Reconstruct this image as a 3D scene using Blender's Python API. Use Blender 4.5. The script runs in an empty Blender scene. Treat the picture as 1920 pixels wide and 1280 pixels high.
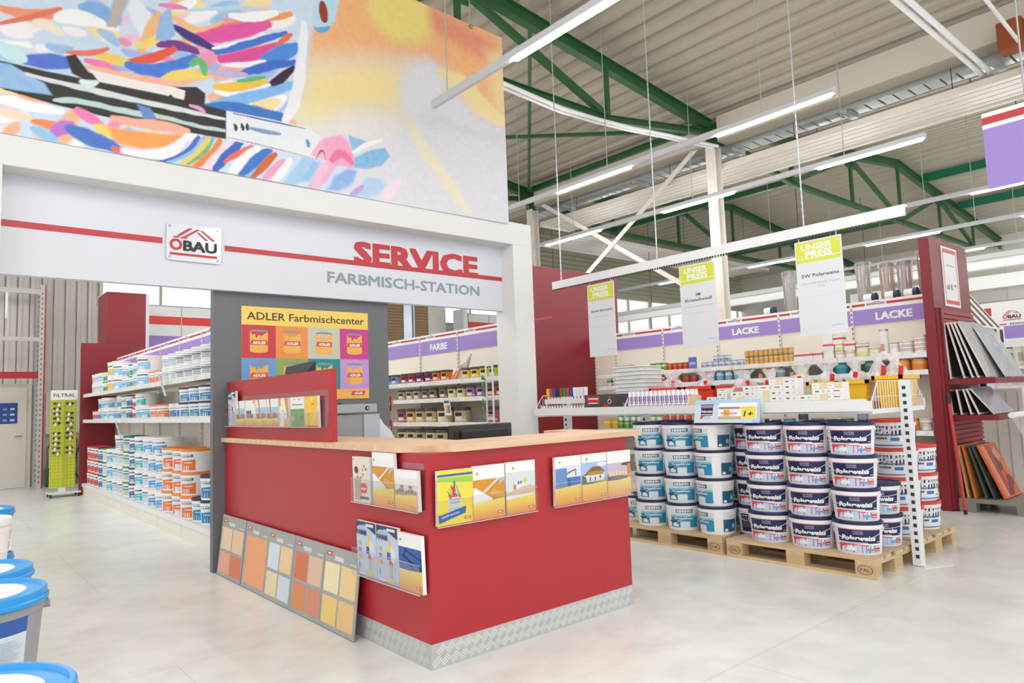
import bpy, math, random, mathutils
import numpy as np
random.seed(7)
sc = bpy.context.scene
COL = sc.collection
PI = math.pi

# ------------------------------------------------------------------ camera
EYE = (0.0, 0.0, 1.345)
RW = [[0.76211634, -0.64646611, -0.03550006],
      [0.029086, 0.08896233, -0.99561022],
      [0.64678644, 0.75773826, 0.08660276]]
cam_d = bpy.data.cameras.new('camera')
cam = bpy.data.objects.new('camera', cam_d)
COL.objects.link(cam)
cam_d.sensor_width = 36.0
cam_d.lens = 1306.12 / 1920 * 36
cam_d.clip_start, cam_d.clip_end = 0.05, 200
cam.matrix_world = mathutils.Matrix((
    (RW[0][0], -RW[1][0], -RW[2][0], EYE[0]),
    (RW[0][1], -RW[1][1], -RW[2][1], EYE[1]),
    (RW[0][2], -RW[1][2], -RW[2][2], EYE[2]),
    (0, 0, 0, 1)))
sc.camera = cam

# ------------------------------------------------------------------ light
w = bpy.data.worlds.new('daylight')
sc.world = w
w.use_nodes = True
bg = w.node_tree.nodes['Background']
bg.inputs[0].default_value = (0.97, 0.98, 1.0, 1)
bg.inputs[1].default_value = 1.2
TUBE_STRENGTH = 100.0
sc.view_settings.view_transform = 'Standard'
sc.view_settings.look = 'None'
sc.view_settings.gamma = 1
sc.view_settings.use_curve_mapping = False
sc.view_settings.exposure = 0.2

# ------------------------------------------------------------------ materials
def lin(h):
    h = h.lstrip('#')
    out = []
    for i in (0, 2, 4):
        c = int(h[i:i + 2], 16) / 255
        out.append(c / 12.92 if c <= 0.04045 else ((c + 0.055) / 1.055) ** 2.4)
    return out

MATS = {}
def mat(h, rough=0.5, metal=0.0, var=0.03, scale=6.0, bump=0.0):
    key = (h, rough, metal, var, scale, bump)
    if key in MATS:
        return MATS[key]
    m = bpy.data.materials.new('m_' + h)
    m.use_nodes = True
    nt = m.node_tree
    b = nt.nodes['Principled BSDF']
    c = lin(h)
    b.inputs['Roughness'].default_value = rough
    b.inputs['Metallic'].default_value = metal
    tc = nt.nodes.new('ShaderNodeTexCoord')
    nz = nt.nodes.new('ShaderNodeTexNoise')
    nz.inputs['Scale'].default_value = scale
    nz.inputs['Detail'].default_value = 3
    nt.links.new(tc.outputs['Object'], nz.inputs['Vector'])
    mx = nt.nodes.new('ShaderNodeMix')
    mx.data_type = 'RGBA'
    mx.inputs['A'].default_value = [max(0, x * (1 - var)) for x in c] + [1]
    mx.inputs['B'].default_value = [min(1, x * (1 + var)) for x in c] + [1]
    nt.links.new(nz.outputs['Fac'], mx.inputs['Factor'])
    nt.links.new(mx.outputs['Result'], b.inputs['Base Color'])
    if bump:
        bp = nt.nodes.new('ShaderNodeBump')
        bp.inputs['Strength'].default_value = bump
        bp.inputs['Distance'].default_value = 0.01
        nt.links.new(nz.outputs['Fac'], bp.inputs['Height'])
        nt.links.new(bp.outputs['Normal'], b.inputs['Normal'])
    MATS[key] = m
    return m

def emit(name, col, s):
    m = bpy.data.materials.new(name)
    m.use_nodes = True
    nt = m.node_tree
    nt.nodes.clear()
    e = nt.nodes.new('ShaderNodeEmission')
    e.inputs[0].default_value = (*col, 1)
    e.inputs[1].default_value = s
    o = nt.nodes.new('ShaderNodeOutputMaterial')
    nt.links.new(e.outputs[0], o.inputs[0])
    return m

def clear(name, tint=(1, 1, 1), gloss=0.1, haze=0.0, hcol=(0.9, 0.9, 0.92)):
    m = bpy.data.materials.new(name)
    m.use_nodes = True
    nt = m.node_tree
    nt.nodes.clear()
    t = nt.nodes.new('ShaderNodeBsdfTransparent')
    t.inputs[0].default_value = (*tint, 1)
    g = nt.nodes.new('ShaderNodeBsdfGlossy')
    g.inputs['Roughness'].default_value = 0.12
    lw = nt.nodes.new('ShaderNodeLayerWeight')
    lw.inputs[0].default_value = 0.25
    ml = nt.nodes.new('ShaderNodeMath')
    ml.operation = 'MULTIPLY_ADD'
    ml.inputs[1].default_value = 0.22
    ml.inputs[2].default_value = gloss
    nt.links.new(lw.outputs['Fresnel'], ml.inputs[0])
    mx = nt.nodes.new('ShaderNodeMixShader')
    nt.links.new(ml.outputs[0], mx.inputs[0])
    nt.links.new(t.outputs[0], mx.inputs[1])
    nt.links.new(g.outputs[0], mx.inputs[2])
    last = mx
    if haze:
        d = nt.nodes.new('ShaderNodeBsdfDiffuse')
        d.inputs[0].default_value = (*hcol, 1)
        m2 = nt.nodes.new('ShaderNodeMixShader')
        nz = nt.nodes.new('ShaderNodeTexNoise')
        nz.inputs['Scale'].default_value = 5
        mm = nt.nodes.new('ShaderNodeMath')
        mm.operation = 'MULTIPLY'
        mm.inputs[1].default_value = haze * 2
        nt.links.new(nz.outputs['Fac'], mm.inputs[0])
        nt.links.new(mm.outputs[0], m2.inputs[0])
        nt.links.new(mx.outputs[0], m2.inputs[1])
        nt.links.new(d.outputs[0], m2.inputs[2])
        last = m2
    o = nt.nodes.new('ShaderNodeOutputMaterial')
    nt.links.new(last.outputs[0], o.inputs[0])
    return m

ACRYL = clear('acrylic', (0.985, 0.985, 0.99), 0.015)
FILM = clear('clear_film', (0.98, 0.98, 0.98), 0.10, 0.42, (0.97, 0.97, 0.98))
GLASS = clear('window_glass', (0.97, 0.98, 1.0), 0.03)
TUBE = emit('lit_tube', (1.0, 0.99, 0.96), TUBE_STRENGTH)
WHITE = mat('F2F2F2', 0.45, var=0.015)
WMET = mat('E9EAEC', 0.35, var=0.02)
RED = mat('B3262E', 0.38, var=0.02, scale=3)
DRED = mat('85202A', 0.4, var=0.02)
GREY = mat('6E7175', 0.5, var=0.02, scale=3)
STEEL = mat('A9ADB0', 0.3, 0.9, 0.06, 12)
GALV = mat('C6CACC', 0.4, 0.6, 0.10, 14)
BLACK = mat('1C1C1E', 0.45)
DARK = mat('333438', 0.5)
GREEN = mat('2F6138', 0.4, var=0.05)
TEALG = mat('1C7A56', 0.4, var=0.05)
BEIGE = mat('E6DECF', 0.5, var=0.02)
PURPLE = mat('9F87D0', 0.5, var=0.02)
STRIPE = mat('C0343C', 0.45, var=0.02)
CREAM = mat('EFE8DC', 0.5, var=0.02)

def wood_mat(name, c1, c2, axis, scale=2.0, stretch=14):
    m = bpy.data.materials.new(name)
    m.use_nodes = True
    nt = m.node_tree
    b = nt.nodes['Principled BSDF']
    b.inputs['Roughness'].default_value = 0.45
    tc = nt.nodes.new('ShaderNodeTexCoord')
    mp = nt.nodes.new('ShaderNodeMapping')
    s = [stretch * scale] * 3
    s[axis] = scale * 0.6
    mp.inputs['Scale'].default_value = s
    nz = nt.nodes.new('ShaderNodeTexNoise')
    nz.inputs['Scale'].default_value = 1.4
    nz.inputs['Detail'].default_value = 5
    cr = nt.nodes.new('ShaderNodeValToRGB')
    cr.color_ramp.elements[0].color = (*lin(c1), 1)
    cr.color_ramp.elements[1].color = (*lin(c2), 1)
    cr.color_ramp.elements[0].position = 0.3
    cr.color_ramp.elements[1].position = 0.7
    nt.links.new(tc.outputs['Object'], mp.inputs[0])
    nt.links.new(mp.outputs[0], nz.inputs['Vector'])
    nt.links.new(nz.outputs['Fac'], cr.inputs[0])
    nt.links.new(cr.outputs[0], b.inputs['Base Color'])
    return m
BEECH_X = wood_mat('beech_x', 'D9B08A', 'EBCBA8', 0, 1.2)
BEECH_Y = wood_mat('beech_y', 'D9B08A', 'EBCBA8', 1, 1.2)
PINE_X = wood_mat('pine_x', 'C9A87C', 'E0C79E', 0, 2)
PINE_Y = wood_mat('pine_y', 'C9A87C', 'E0C79E', 1, 2)
KRAFT = mat('CDB394', 0.7, var=0.05, scale=20)

def floor_mat():
    m = bpy.data.materials.new('polished_screed')
    m.use_nodes = True
    nt = m.node_tree
    b = nt.nodes['Principled BSDF']
    tc = nt.nodes.new('ShaderNodeTexCoord')
    n1 = nt.nodes.new('ShaderNodeTexNoise')
    n1.inputs['Scale'].default_value = 0.55
    n1.inputs['Detail'].default_value = 6
    n1.inputs['Roughness'].default_value = 0.6
    n2 = nt.nodes.new('ShaderNodeTexNoise')
    n2.inputs['Scale'].default_value = 5
    n2.inputs['Detail'].default_value = 8
    r1 = nt.nodes.new('ShaderNodeValToRGB')
    r1.color_ramp.elements[0].position = 0.32
    r1.color_ramp.elements[0].color = (*lin('DADBD4'), 1)
    r1.color_ramp.elements[1].position = 0.62
    r1.color_ramp.elements[1].color = (*lin('EDEFEC'), 1)
    mx = nt.nodes.new('ShaderNodeMix')
    mx.data_type = 'RGBA'
    mx.blend_type = 'MULTIPLY'
    r2 = nt.nodes.new('ShaderNodeValToRGB')
    r2.color_ramp.elements[0].position = 0.25
    r2.color_ramp.elements[0].color = (0.88, 0.88, 0.88, 1)
    r2.color_ramp.elements[1].position = 0.6
    r2.color_ramp.elements[1].color = (1, 1, 1, 1)
    bk = nt.nodes.new('ShaderNodeTexBrick')      # faint panel joints
    bk.offset = 0.5
    bk.inputs['Scale'].default_value = 1
    bk.inputs['Brick Width'].default_value = 4.2
    bk.inputs['Row Height'].default_value = 2.1
    bk.inputs['Mortar Size'].default_value = 0.006
    bk.inputs['Mortar Smooth'].default_value = 0.5
    bk.inputs['Color1'].default_value = (1, 1, 1, 1)
    bk.inputs['Color2'].default_value = (0.985, 0.985, 0.985, 1)
    bk.inputs['Mortar'].default_value = (0.86, 0.85, 0.84, 1)
    m3 = nt.nodes.new('ShaderNodeMix')
    m3.data_type = 'RGBA'
    m3.blend_type = 'MULTIPLY'
    m3.inputs['Factor'].default_value = 1
    mx.inputs['Factor'].default_value = 1
    L = nt.links.new
    for n in (n1, n2):
        L(tc.outputs['Object'], n.inputs['Vector'])
    L(tc.outputs['Object'], bk.inputs['Vector'])
    L(n1.outputs['Fac'], r1.inputs[0])
    L(n2.outputs['Fac'], r2.inputs[0])
    L(r1.outputs[0], mx.inputs['A'])
    L(r2.outputs[0], mx.inputs['B'])
    L(mx.outputs['Result'], m3.inputs['A'])
    L(bk.outputs['Color'], m3.inputs['B'])
    L(m3.outputs['Result'], b.inputs['Base Color'])
    b.inputs['Roughness'].default_value = 0.28
    b.inputs['Specular IOR Level'].default_value = 0.4
    return m

def checker_mat():
    # embossed tread plate: small raised lozenges in alternating groups
    m = bpy.data.materials.new('tread_plate')
    m.use_nodes = True
    nt = m.node_tree
    b = nt.nodes['Principled BSDF']
    b.inputs['Metallic'].default_value = 0.35
    b.inputs['Roughness'].default_value = 0.38
    tc = nt.nodes.new('ShaderNodeTexCoord')
    mp = nt.nodes.new('ShaderNodeMapping')
    mp.inputs['Rotation'].default_value = (0.785, 0.785, 0.785)
    nz = nt.nodes.new('ShaderNodeTexNoise')
    nz.inputs['Scale'].default_value = 9
    cr = nt.nodes.new('ShaderNodeValToRGB')
    cr.color_ramp.elements[0].color = (*lin('B9BBBB'), 1)
    cr.color_ramp.elements[1].color = (*lin('D2D3D2'), 1)
    nt.links.new(tc.outputs['Object'], nz.inputs['Vector'])
    nt.links.new(nz.outputs['Fac'], cr.inputs[0])
    nt.links.new(cr.outputs[0], b.inputs['Base Color'])
    return m
TREAD = checker_mat()
LOZ = mat('F0F1F0', 0.35, 0.2, 0.03)
DULL_TREAD = mat('9C978C', 0.45, 0.5, 0.10, 30, 0.4)

# ------------------------------------------------------------------ text
_TXT = {}
def text_mesh(s, bold=0.0, shear=0.0):
    k = (s, bold, shear)
    if k in _TXT:
        return _TXT[k]
    cu = bpy.data.curves.new('t', 'FONT')
    cu.body = s
    cu.size = 1.0
    cu.resolution_u = 2
    cu.offset = bold
    ob = bpy.data.objects.new('t', cu)
    COL.objects.link(ob)
    bpy.context.view_layer.update()
    dg = bpy.context.evaluated_depsgraph_get()
    me = bpy.data.meshes.new_from_object(ob.evaluated_get(dg))
    vs = [(v.co.x, v.co.y) for v in me.vertices]
    fs = [tuple(p.vertices) for p in me.polygons]
    bpy.data.meshes.remove(me)
    COL.objects.unlink(ob)
    bpy.data.objects.remove(ob)
    bpy.data.curves.remove(cu)
    cap = 0.727
    vs = [((x + shear * y) / cap, y / cap) for x, y in vs]
    x0 = min(v[0] for v in vs)
    x1 = max(v[0] for v in vs)
    vs = [(x - x0, y) for x, y in vs]
    _TXT[k] = (vs, fs, x1 - x0)
    return _TXT[k]

# ------------------------------------------------------------------ mesh builder
class B:
    def __init__(s):
        s.v, s.f, s.m, s.mats, s.sm = [], [], [], [], []

    def mi(s, m):
        for i, x in enumerate(s.mats):
            if x is m:
                return i
        s.mats.append(m)
        return len(s.mats) - 1

    def add(s, vs, fs, m, smooth=False):
        o = len(s.v)
        s.v += [tuple(v) for v in vs]
        i = s.mi(m)
        for f in fs:
            s.f.append(tuple(o + k for k in f))
            s.m.append(i)
            s.sm.append(smooth)
        return s

    def box(s, x0, x1, y0, y1, z0, z1, m):
        return s.add([(x0, y0, z0), (x1, y0, z0), (x1, y1, z0), (x0, y1, z0), (x0, y0, z1), (x1, y0, z1), (x1, y1, z1), (x0, y1, z1)],
                     [(0, 3, 2, 1), (4, 5, 6, 7), (0, 1, 5, 4), (1, 2, 6, 5), (2, 3, 7, 6), (3, 0, 4, 7)], m)

    def bbox(s, x0, x1, y0, y1, z0, z1, m, c=0.004):
        # box with chamfered vertical and horizontal edges
        vs, fs = [], []
        for z, k in ((z0, c), (z0 + c, 0), (z1 - c, 0), (z1, c)):
            a, b_, d, e = x0 + k, x1 - k, y0 + k, y1 - k
            q = c
            vs += [(a + q, d, z), (b_ - q, d, z), (b_, d + q, z), (b_, e - q, z), (b_ - q, e, z), (a + q, e, z), (a, e - q, z), (a, d + q, z)]
        for r in range(3):
            for i in range(8):
                j = (i + 1) % 8
                fs.append((r * 8 + i, r * 8 + j, r * 8 + 8 + j, r * 8 + 8 + i))
        fs.append(tuple(range(7, -1, -1)))
        fs.append(tuple(range(24, 32)))
        return s.add(vs, fs, m)

    def poly(s, pts, m):
        return s.add(pts, [tuple(range(len(pts)))], m)

    def prism(s, pts, d, m):
        n = len(pts)
        vs = [tuple(p) for p in pts] + [tuple(p[k] + d[k] for k in range(3)) for p in pts]
        fs = [tuple(range(n - 1, -1, -1)), tuple(range(n, 2 * n))]
        fs += [(i, (i + 1) % n, n + (i + 1) % n, n + i) for i in range(n)]
        return s.add(vs, fs, m)

    def tube(s, p0, p1, r, m, n=8, r1=None, cap=True):
        p0, p1 = mathutils.Vector(p0), mathutils.Vector(p1)
        d = (p1 - p0).normalized()
        a = d.orthogonal().normalized()
        b = d.cross(a)
        r1 = r if r1 is None else r1
        vs = []
        for p, q in ((p0, r), (p1, r1)):
            for i in range(n):
                t = 2 * PI * i / n
                vs.append(p + (a * math.cos(t) + b * math.sin(t)) * q)
        fs = [(i, (i + 1) % n, n + (i + 1) % n, n + i) for i in range(n)]
        s.add(vs, fs, m, n > 5)
        if cap:
            s.add(vs, [tuple(range(n - 1, -1, -1)), tuple(range(n, 2 * n))], m)
        return s

    def path(s, pts, r, m, n=6):
        for i in range(len(pts) - 1):
            s.tube(pts[i], pts[i + 1], r, m, n, cap=True)
        return s

    def beam(s, p0, p1, w, h, m, up=(0, 0, 1)):
        p0, p1 = mathutils.Vector(p0), mathutils.Vector(p1)
        d = (p1 - p0).normalized()
        u = mathutils.Vector(up)
        r = d.cross(u).normalized() * (w / 2)
        u = r.cross(d).normalized() * (h / 2)
        vs = [p0 - r - u, p0 + r - u, p0 + r + u, p0 - r + u, p1 - r - u, p1 + r - u, p1 + r + u, p1 - r + u]
        return s.add(vs, [(3, 2, 1, 0), (4, 5, 6, 7), (0, 1, 5, 4), (1, 2, 6, 5), (2, 3, 7, 6), (3, 0, 4, 7)], m)

    def ibeam(s, p0, p1, w, h, t, m):
        # H-section: two flanges and a web
        p0, p1 = mathutils.Vector(p0), mathutils.Vector(p1)
        d = (p1 - p0).normalized()
        r = d.cross(mathutils.Vector((0, 0, 1))).normalized()
        u = r.cross(d).normalized()
        k = u * (h / 2 - t / 2)
        s.beam(p0 + k, p1 + k, w, t, m)
        s.beam(p0 - k, p1 - k, w, t, m)
        return s.beam(p0, p1, t, h - 2 * t, m)

    def lathe(s, prof, m, n=20, sx=1, sy=1, cx=0, cy=0, smooth=True):
        # prof: [(r, z)] or [(r, z, mat)]; the material is of the band above that point
        for k in range(len(prof) - 1):
            r0, z0 = prof[k][:2]
            r1, z1 = prof[k + 1][:2]
            mm = prof[k][2] if len(prof[k]) > 2 else m
            vs, fs = [], []
            for r, z in ((r0, z0), (r1, z1)):
                for i in range(n):
                    t = 2 * PI * i / n
                    vs.append((cx + r * sx * math.cos(t), cy + r * sy * math.sin(t), z))
            if r0 < 1e-6 and r1 < 1e-6:
                continue
            if r0 < 1e-6:
                fs.append(tuple(range(n, 2 * n)) if z1 <= z0 else tuple(range(2 * n - 1, n - 1, -1)))
                if z1 == z0 or True:
                    fs = [tuple(range(2 * n - 1, n - 1, -1))]
            elif r1 < 1e-6:
                fs = [tuple(range(n))]
            else:
                fs = [(i, (i + 1) % n, n + (i + 1) % n, n + i) for i in range(n)]
            s.add(vs, fs, mm, smooth and abs(z1 - z0) > 1e-5)
        return s

    def text(s, txt, org, right, up, h, m, bold=0.0, shear=0.0, align='c', width=None, lift=0.0):
        vs, fs, wd = text_mesh(txt, bold, shear)
        R_, U = mathutils.Vector(right).normalized(), mathutils.Vector(up).normalized()
        N = R_.cross(U)
        k = width / (wd * h) if width else 1.0
        W = wd * h * k
        off = -W / 2 if align == 'c' else (-W if align == 'r' else 0)
        O = mathutils.Vector(org) + N * lift
        s.add([O + R_ * (off + x * h * k) + U * (y * h) for x, y in vs], fs, m)
        return s

    def rect(s, org, right, up, x0, x1, y0, y1, m, lift=0.0):
        R_, U = mathutils.Vector(right).normalized(), mathutils.Vector(up).normalized()
        O = mathutils.Vector(org) + R_.cross(U) * lift
        return s.add([O + R_ * x + U * y for x, y in ((x0, y0), (x1, y0), (x1, y1), (x0, y1))], [(0, 1, 2, 3)], m)

    def shape(s, org, right, up, pts, m, lift=0.0):
        R_, U = mathutils.Vector(right).normalized(), mathutils.Vector(up).normalized()
        O = mathutils.Vector(org) + R_.cross(U) * lift
        return s.add([O + R_ * x + U * y for x, y in pts], [tuple(range(len(pts)))], m)

    def mesh(s, name, shift=(0, 0, 0)):
        me = bpy.data.meshes.new(name)
        me.from_pydata([(x - shift[0], y - shift[1], z - shift[2]) for x, y, z in s.v], [], s.f)
        for m in s.mats:
            me.materials.append(m)
        me.polygons.foreach_set('material_index', s.m)
        me.polygons.foreach_set('use_smooth', s.sm)
        me.update()
        return me

    def ext(s):
        a = np.array([tuple(v) for v in s.v])
        return a.min(0), a.max(0)


def link(name, data):
    o = bpy.data.objects.new(name, data)
    COL.objects.link(o)
    return o

def tag(o, label=None, cat=None, group=None, kind=None):
    if label: o['label'] = label
    if cat: o['category'] = cat
    if group: o['group'] = group
    if kind: o['kind'] = kind
    return o

def thing(name, label, cat, loc=(0, 0, 0), rz=0.0, group=None):
    o = link(name, None)
    o.empty_display_size = 0.05
    o.location = loc
    o.rotation_euler = (0, 0, rz)
    return tag(o, label, cat, group)

def part(name, b, parent, label=None, local=False):
    # world-coordinate builder under an unrotated parent, unless local
    off = (0, 0, 0)
    if not local:
        p = parent
        while p is not None:
            off = tuple(off[i] + p.location[i] for i in range(3))
            p = p.parent
    o = link(name, b.mesh(name, off))
    o.parent = parent
    if label: o['label'] = label
    return o

def solo(name, b, label, cat, group=None):
    lo, hi = b.ext()
    c = ((lo[0] + hi[0]) / 2, (lo[1] + hi[1]) / 2, lo[2])
    o = link(name, b.mesh(name, c))
    o.location = c
    return tag(o, label, cat, group)

def struct(name, b):
    o = solo(name, b, None, None)
    o['kind'] = 'structure'
    return o

PROTO = {}
def proto(key, name, parts):
    PROTO[key] = (name, [(pn, b.mesh(pn), par) for pn, b, par in parts])

def place(key, loc, rz, label, cat, group=None, scale=None):
    name, ps = PROTO[key]
    if len(ps) == 1 and ps[0][0] == name:
        o = link(name, ps[0][1])
        o.location = loc
        o.rotation_euler = (0, 0, rz)
        if scale: o.scale = scale
        return tag(o, label, cat, group)
    r = thing(name, label, cat, loc, rz, group)
    if scale: r.scale = scale
    done = {}
    for pn, me, par in ps:
        o = link(pn, me)
        o.parent = done[par] if par else r
        done.setdefault(pn, o)
    return r

ORD = ['first', 'second', 'third', 'fourth', 'fifth', 'sixth', 'seventh', 'eighth', 'ninth', 'tenth', 'eleventh', 'twelfth',
       'thirteenth', 'fourteenth', 'fifteenth', 'sixteenth', 'seventeenth', 'eighteenth', 'nineteenth', 'twentieth'] + \
      [a + b for a in ('twenty-', 'thirty-', 'forty-', 'fifty-') for b in
       ('first', 'second', 'third', 'fourth', 'fifth', 'sixth', 'seventh', 'eighth', 'ninth')]
LAYER = ['bottom', 'second-lowest', 'third-lowest', 'topmost', 'fifth']

def ordn(n):            # 0 -> first
    ones = ['', 'first', 'second', 'third', 'fourth', 'fifth', 'sixth', 'seventh', 'eighth', 'ninth', 'tenth', 'eleventh', 'twelfth',
            'thirteenth', 'fourteenth', 'fifteenth', 'sixteenth', 'seventeenth', 'eighteenth', 'nineteenth']
    n += 1
    if n < 20: return ones[n]
    t, u = divmod(n, 10)
    tens = {2: 'twent', 3: 'thirt', 4: 'fort', 5: 'fift', 6: 'sixt'}[t]
    return tens + 'ieth' if u == 0 else tens + 'y-' + ones[u]

# ================================================================== the hall
b = B(); b.box(-12, 31, -9, 17.3, -0.12, 0, floor_mat()); struct('floor', b)

ROOF = mat('B9B0A0', 0.6, var=0.03, scale=2)
def roof_z(x):
    return 7.56 - 0.12 * abs(x - 2.37) if x < 11.07 else 7.56 - 0.12 * abs(x - 19.77)
b = B()
x, pts = -6.33, []
P_ = 0.33
while x < 28.4:
    for dx, dz in ((0, 0), (0.15, 0), (0.19, 0.085), (0.29, 0.085)):
        pts.append((x + dx, roof_z(x + dx) + dz))
    x += P_
vs = [(px, y, pz) for y in (-4.0, 17.28) for px, pz in pts]
n = len(pts)
b.add(vs, [(i, i + 1, n + i + 1, n + i) for i in range(n - 1)], ROOF)
vs2 = [(px, y, pz + 0.16) for y in (-4.0, 17.28) for px, pz in pts]
b.add(vs2, [(n + i, n + i + 1, i + 1, i) for i in range(n - 1)], ROOF)
struct('ceiling', b)

CLAD = mat('DAD7D3', 0.5, var=0.04, scale=3)
SEAM = mat('9C8E80', 0.6, var=0.05)
OLIVE = mat('BDBCA8', 0.55, var=0.03, scale=2)
OLIVE2 = mat('A3A18D', 0.55, var=0.03)
b = B()
b.box(-6, 28.5, 17.12, 17.28, 0, 3.72, CLAD)
b.box(-6, 2.86, 17.12, 17.28, 3.72, 7.6, CLAD)
b.box(2.86, 28.5, 17.12, 17.28, 5.15, 7.6, OLIVE)
x = -1.0
while x < 3.0:                       # standing seams of the sheet cladding
    b.box(x, x + 0.012, 17.09, 17.12, 2.05 if 0.3 < x < 1.8 else 0, 7, SEAM)
    b.box(x + 0.02, x + 0.09, 17.10, 17.12, 2.05 if 0.3 < x < 1.8 else 0, 7, CLAD)
    x += 0.205
z = 5.3
while z < 7.4:                       # horizontal ribs over the windows
    b.box(2.9, 28.4, 17.09, 17.12, z, z + 0.03, OLIVE2)
    z += 0.16
struct('wall_back', b)

b = B()
RW_ = mat('D2CFC6', 0.55, var=0.02, scale=2)
b.box(28.5, 28.66, -4, 17.2, 0, 6.6, RW_)
for y in range(-3, 17, 2):
    b.box(28.485, 28.5, y, y + 0.02, 0, 6.4, mat('B9B6AE', 0.6))
b.box(28.47, 28.5, -4, 17.1, 4.2, 4.24, mat('A8A59D', 0.6))
struct('wall_right', b)

b = B()
WF = mat('C9C2B2', 0.5, var=0.02)
b.box(2.86, 28.5, 17.12, 17.2, 3.72, 3.80, WF)
b.box(2.86, 28.5, 17.12, 17.2, 5.07, 5.15, WF)
x = 2.86
i = 0
while x < 28.4:
    wdt = 0.12 if i % 3 == 0 else 0.05
    b.box(x, x + wdt, 17.12, 17.2, 3.8, 5.07, WF)
    x += 1.26
    i += 1
win = struct('window_1', b)
g = B(); g.box(2.9, 28.45, 17.155, 17.165, 3.8, 5.07, GLASS)
part('window_pane', g, win)

# cream edge beams along the valley, between the columns
k = 0
for y0, y1 in ((-3.9, 1.9), (2.2, 6.9), (7.2, 11.9), (12.2, 17.1)):
    k += 1
    b = B(); b.box(11.0, 11.14, y0, y1, 5.98, 6.43, mat('CFC8BA', 0.55, var=0.02))
    b.box(11.0, 11.3, y0, y1, 5.95, 5.98, mat('A79F8F', 0.6, var=0.02))
    struct('trim_%d' % k, b)

# ---- columns
COLW = mat('E2DCD2', 0.5, var=0.02)
def column_parts():
    b = B()
    b.ibeam((0, 0, 0), (0, 0, 5.9), 0.2, 0.2, 0.014, COLW) if False else None
    for sx in (-0.093, 0.093):
        b.box(sx - 0.007, sx + 0.007, -0.1, 0.1, 0.012, 5.9, COLW)
    b.box(-0.086, 0.086, -0.005, 0.005, 0.012, 5.9, COLW)
    f = B(); f.box(-0.17, 0.17, -0.17, 0.17, 0, 0.012, COLW)
    h = B(); h.box(-0.1, 0.1, -0.1, 0.1, 5.9, 5.915, GREEN); h.box(-0.09, 0.09, -0.012, 0.012, 5.915, 6.32, GREEN)
    h.box(-0.012, 0.012, -0.09, 0.09, 5.915, 6.32, GREEN)
    c = B(); c.tube((-0.105, -0.06, 0.05), (-0.105, -0.06, 5.6), 0.012, COLW, 6)
    return [('shaft', b, None), ('base_plate', f, None), ('head_plate', h, None), ('conduit', c, None)]
proto('column', 'steel_column', column_parts())
for y, l in ((2.05, 'white steel column at the far right, in line behind the hanging purple sign'),
             (7.05, 'tall white steel column rising behind the middle hanging price sign'),
             (12.05, 'white steel column standing just right of the service portal')):
    place('column', (11.07, y, 0), 0, l, 'column', 'white steel columns down the valley')

# ---- cross bracing between two columns
t = thing('cross_brace', 'white diagonal cross bracing between the two white columns', 'brace', (11.07, 9.5, 3.0))
for a_, c_ in (((11.05, 7.17, 6.13), (11.05, 11.93, 3.05)), ((11.09, 11.93, 6.1), (11.09, 7.17, 3.0))):
    b = B(); b.beam(a_, c_, 0.02, 0.09, COLW); part('diagonal', b, t)

# ---- roof trusses (17.4 m span, gable); local origin at the left bearing, y = 0
def truss_parts():
    out = []
    def top(x):
        return 6.40 + 0.12 * (8.7 - abs(x - 8.7)) - 0.12
    for x0, x1 in ((0.05, 8.7), (8.7, 17.35)):
        b = B(); b.ibeam((x0, 0, top(x0)), (x1, 0, top(x1)), 0.14, 0.2, 0.014, GREEN); out.append(('top_chord', b, None))
    b = B()
    for p, q in (((0.1, 6.16), (2.9, 5.74)), ((2.9, 5.74), (14.5, 5.74)), ((14.5, 5.74), (17.3, 6.16))):
        b.ibeam((p[0], 0, p[1]), (q[0], 0, q[1]), 0.1, 0.11, 0.012, GREEN)
    out.append(('bottom_chord', b, None))
    for x in (2.9, 5.8, 8.7, 11.6, 14.5):
        b = B(); b.box(x - 0.035, x + 0.035, -0.035, 0.035, 5.79, top(x) - 0.1, GREEN); out.append(('post', b, None))
    for xt, xb in ((5.8, 2.9), (5.8, 8.7), (11.6, 8.7), (11.6, 14.5)):
        s = 1 if xb > xt else -1
        b = B(); b.beam((xt + s * 0.06, 0, top(xt) - 0.12), (xb - s * 0.06, 0, 5.8), 0.08, 0.1, GREEN); out.append(('diagonal', b, None))
    for x in (0.18, 17.22):
        b = B(); b.box(x - 0.16, x + 0.16, -0.012, 0.012, 6.0, 6.36, GREEN); out.append(('gusset_plate', b, None))
    for x in (5.8, 11.6):
        b = B(); b.box(x - 0.2, x + 0.2, -0.02, 0.02, top(x) - 0.33, top(x) - 0.1, GREEN)
        for q in (-0.11, 0.0, 0.11):
            b.tube((x + q, -0.035, top(x) - 0.24), (x + q, -0.02, top(x) - 0.24), 0.018, mat('1F4F2B', 0.5), 8)
        out.append(('gusset_plate', b, None))
    return out
proto('truss', 'roof_truss', truss_parts())
for x, y, l in ((-6.33, 7.05, 'green steel roof truss over the left bay, above the service counter'),
                (-6.33, 12.05, 'green roof truss half hidden behind the large banner'),
                (11.07, 2.05, 'green roof truss of the right bay, nearest to the camera'),
                (11.07, 7.05, 'green roof truss of the right bay, over the paint aisle behind the price signs'),
                (11.07, 12.05, 'green roof truss of the right bay, farthest from the camera')):
    place('truss', (x, y, 0), 0, l, 'roof truss', 'green roof trusses')

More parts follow.
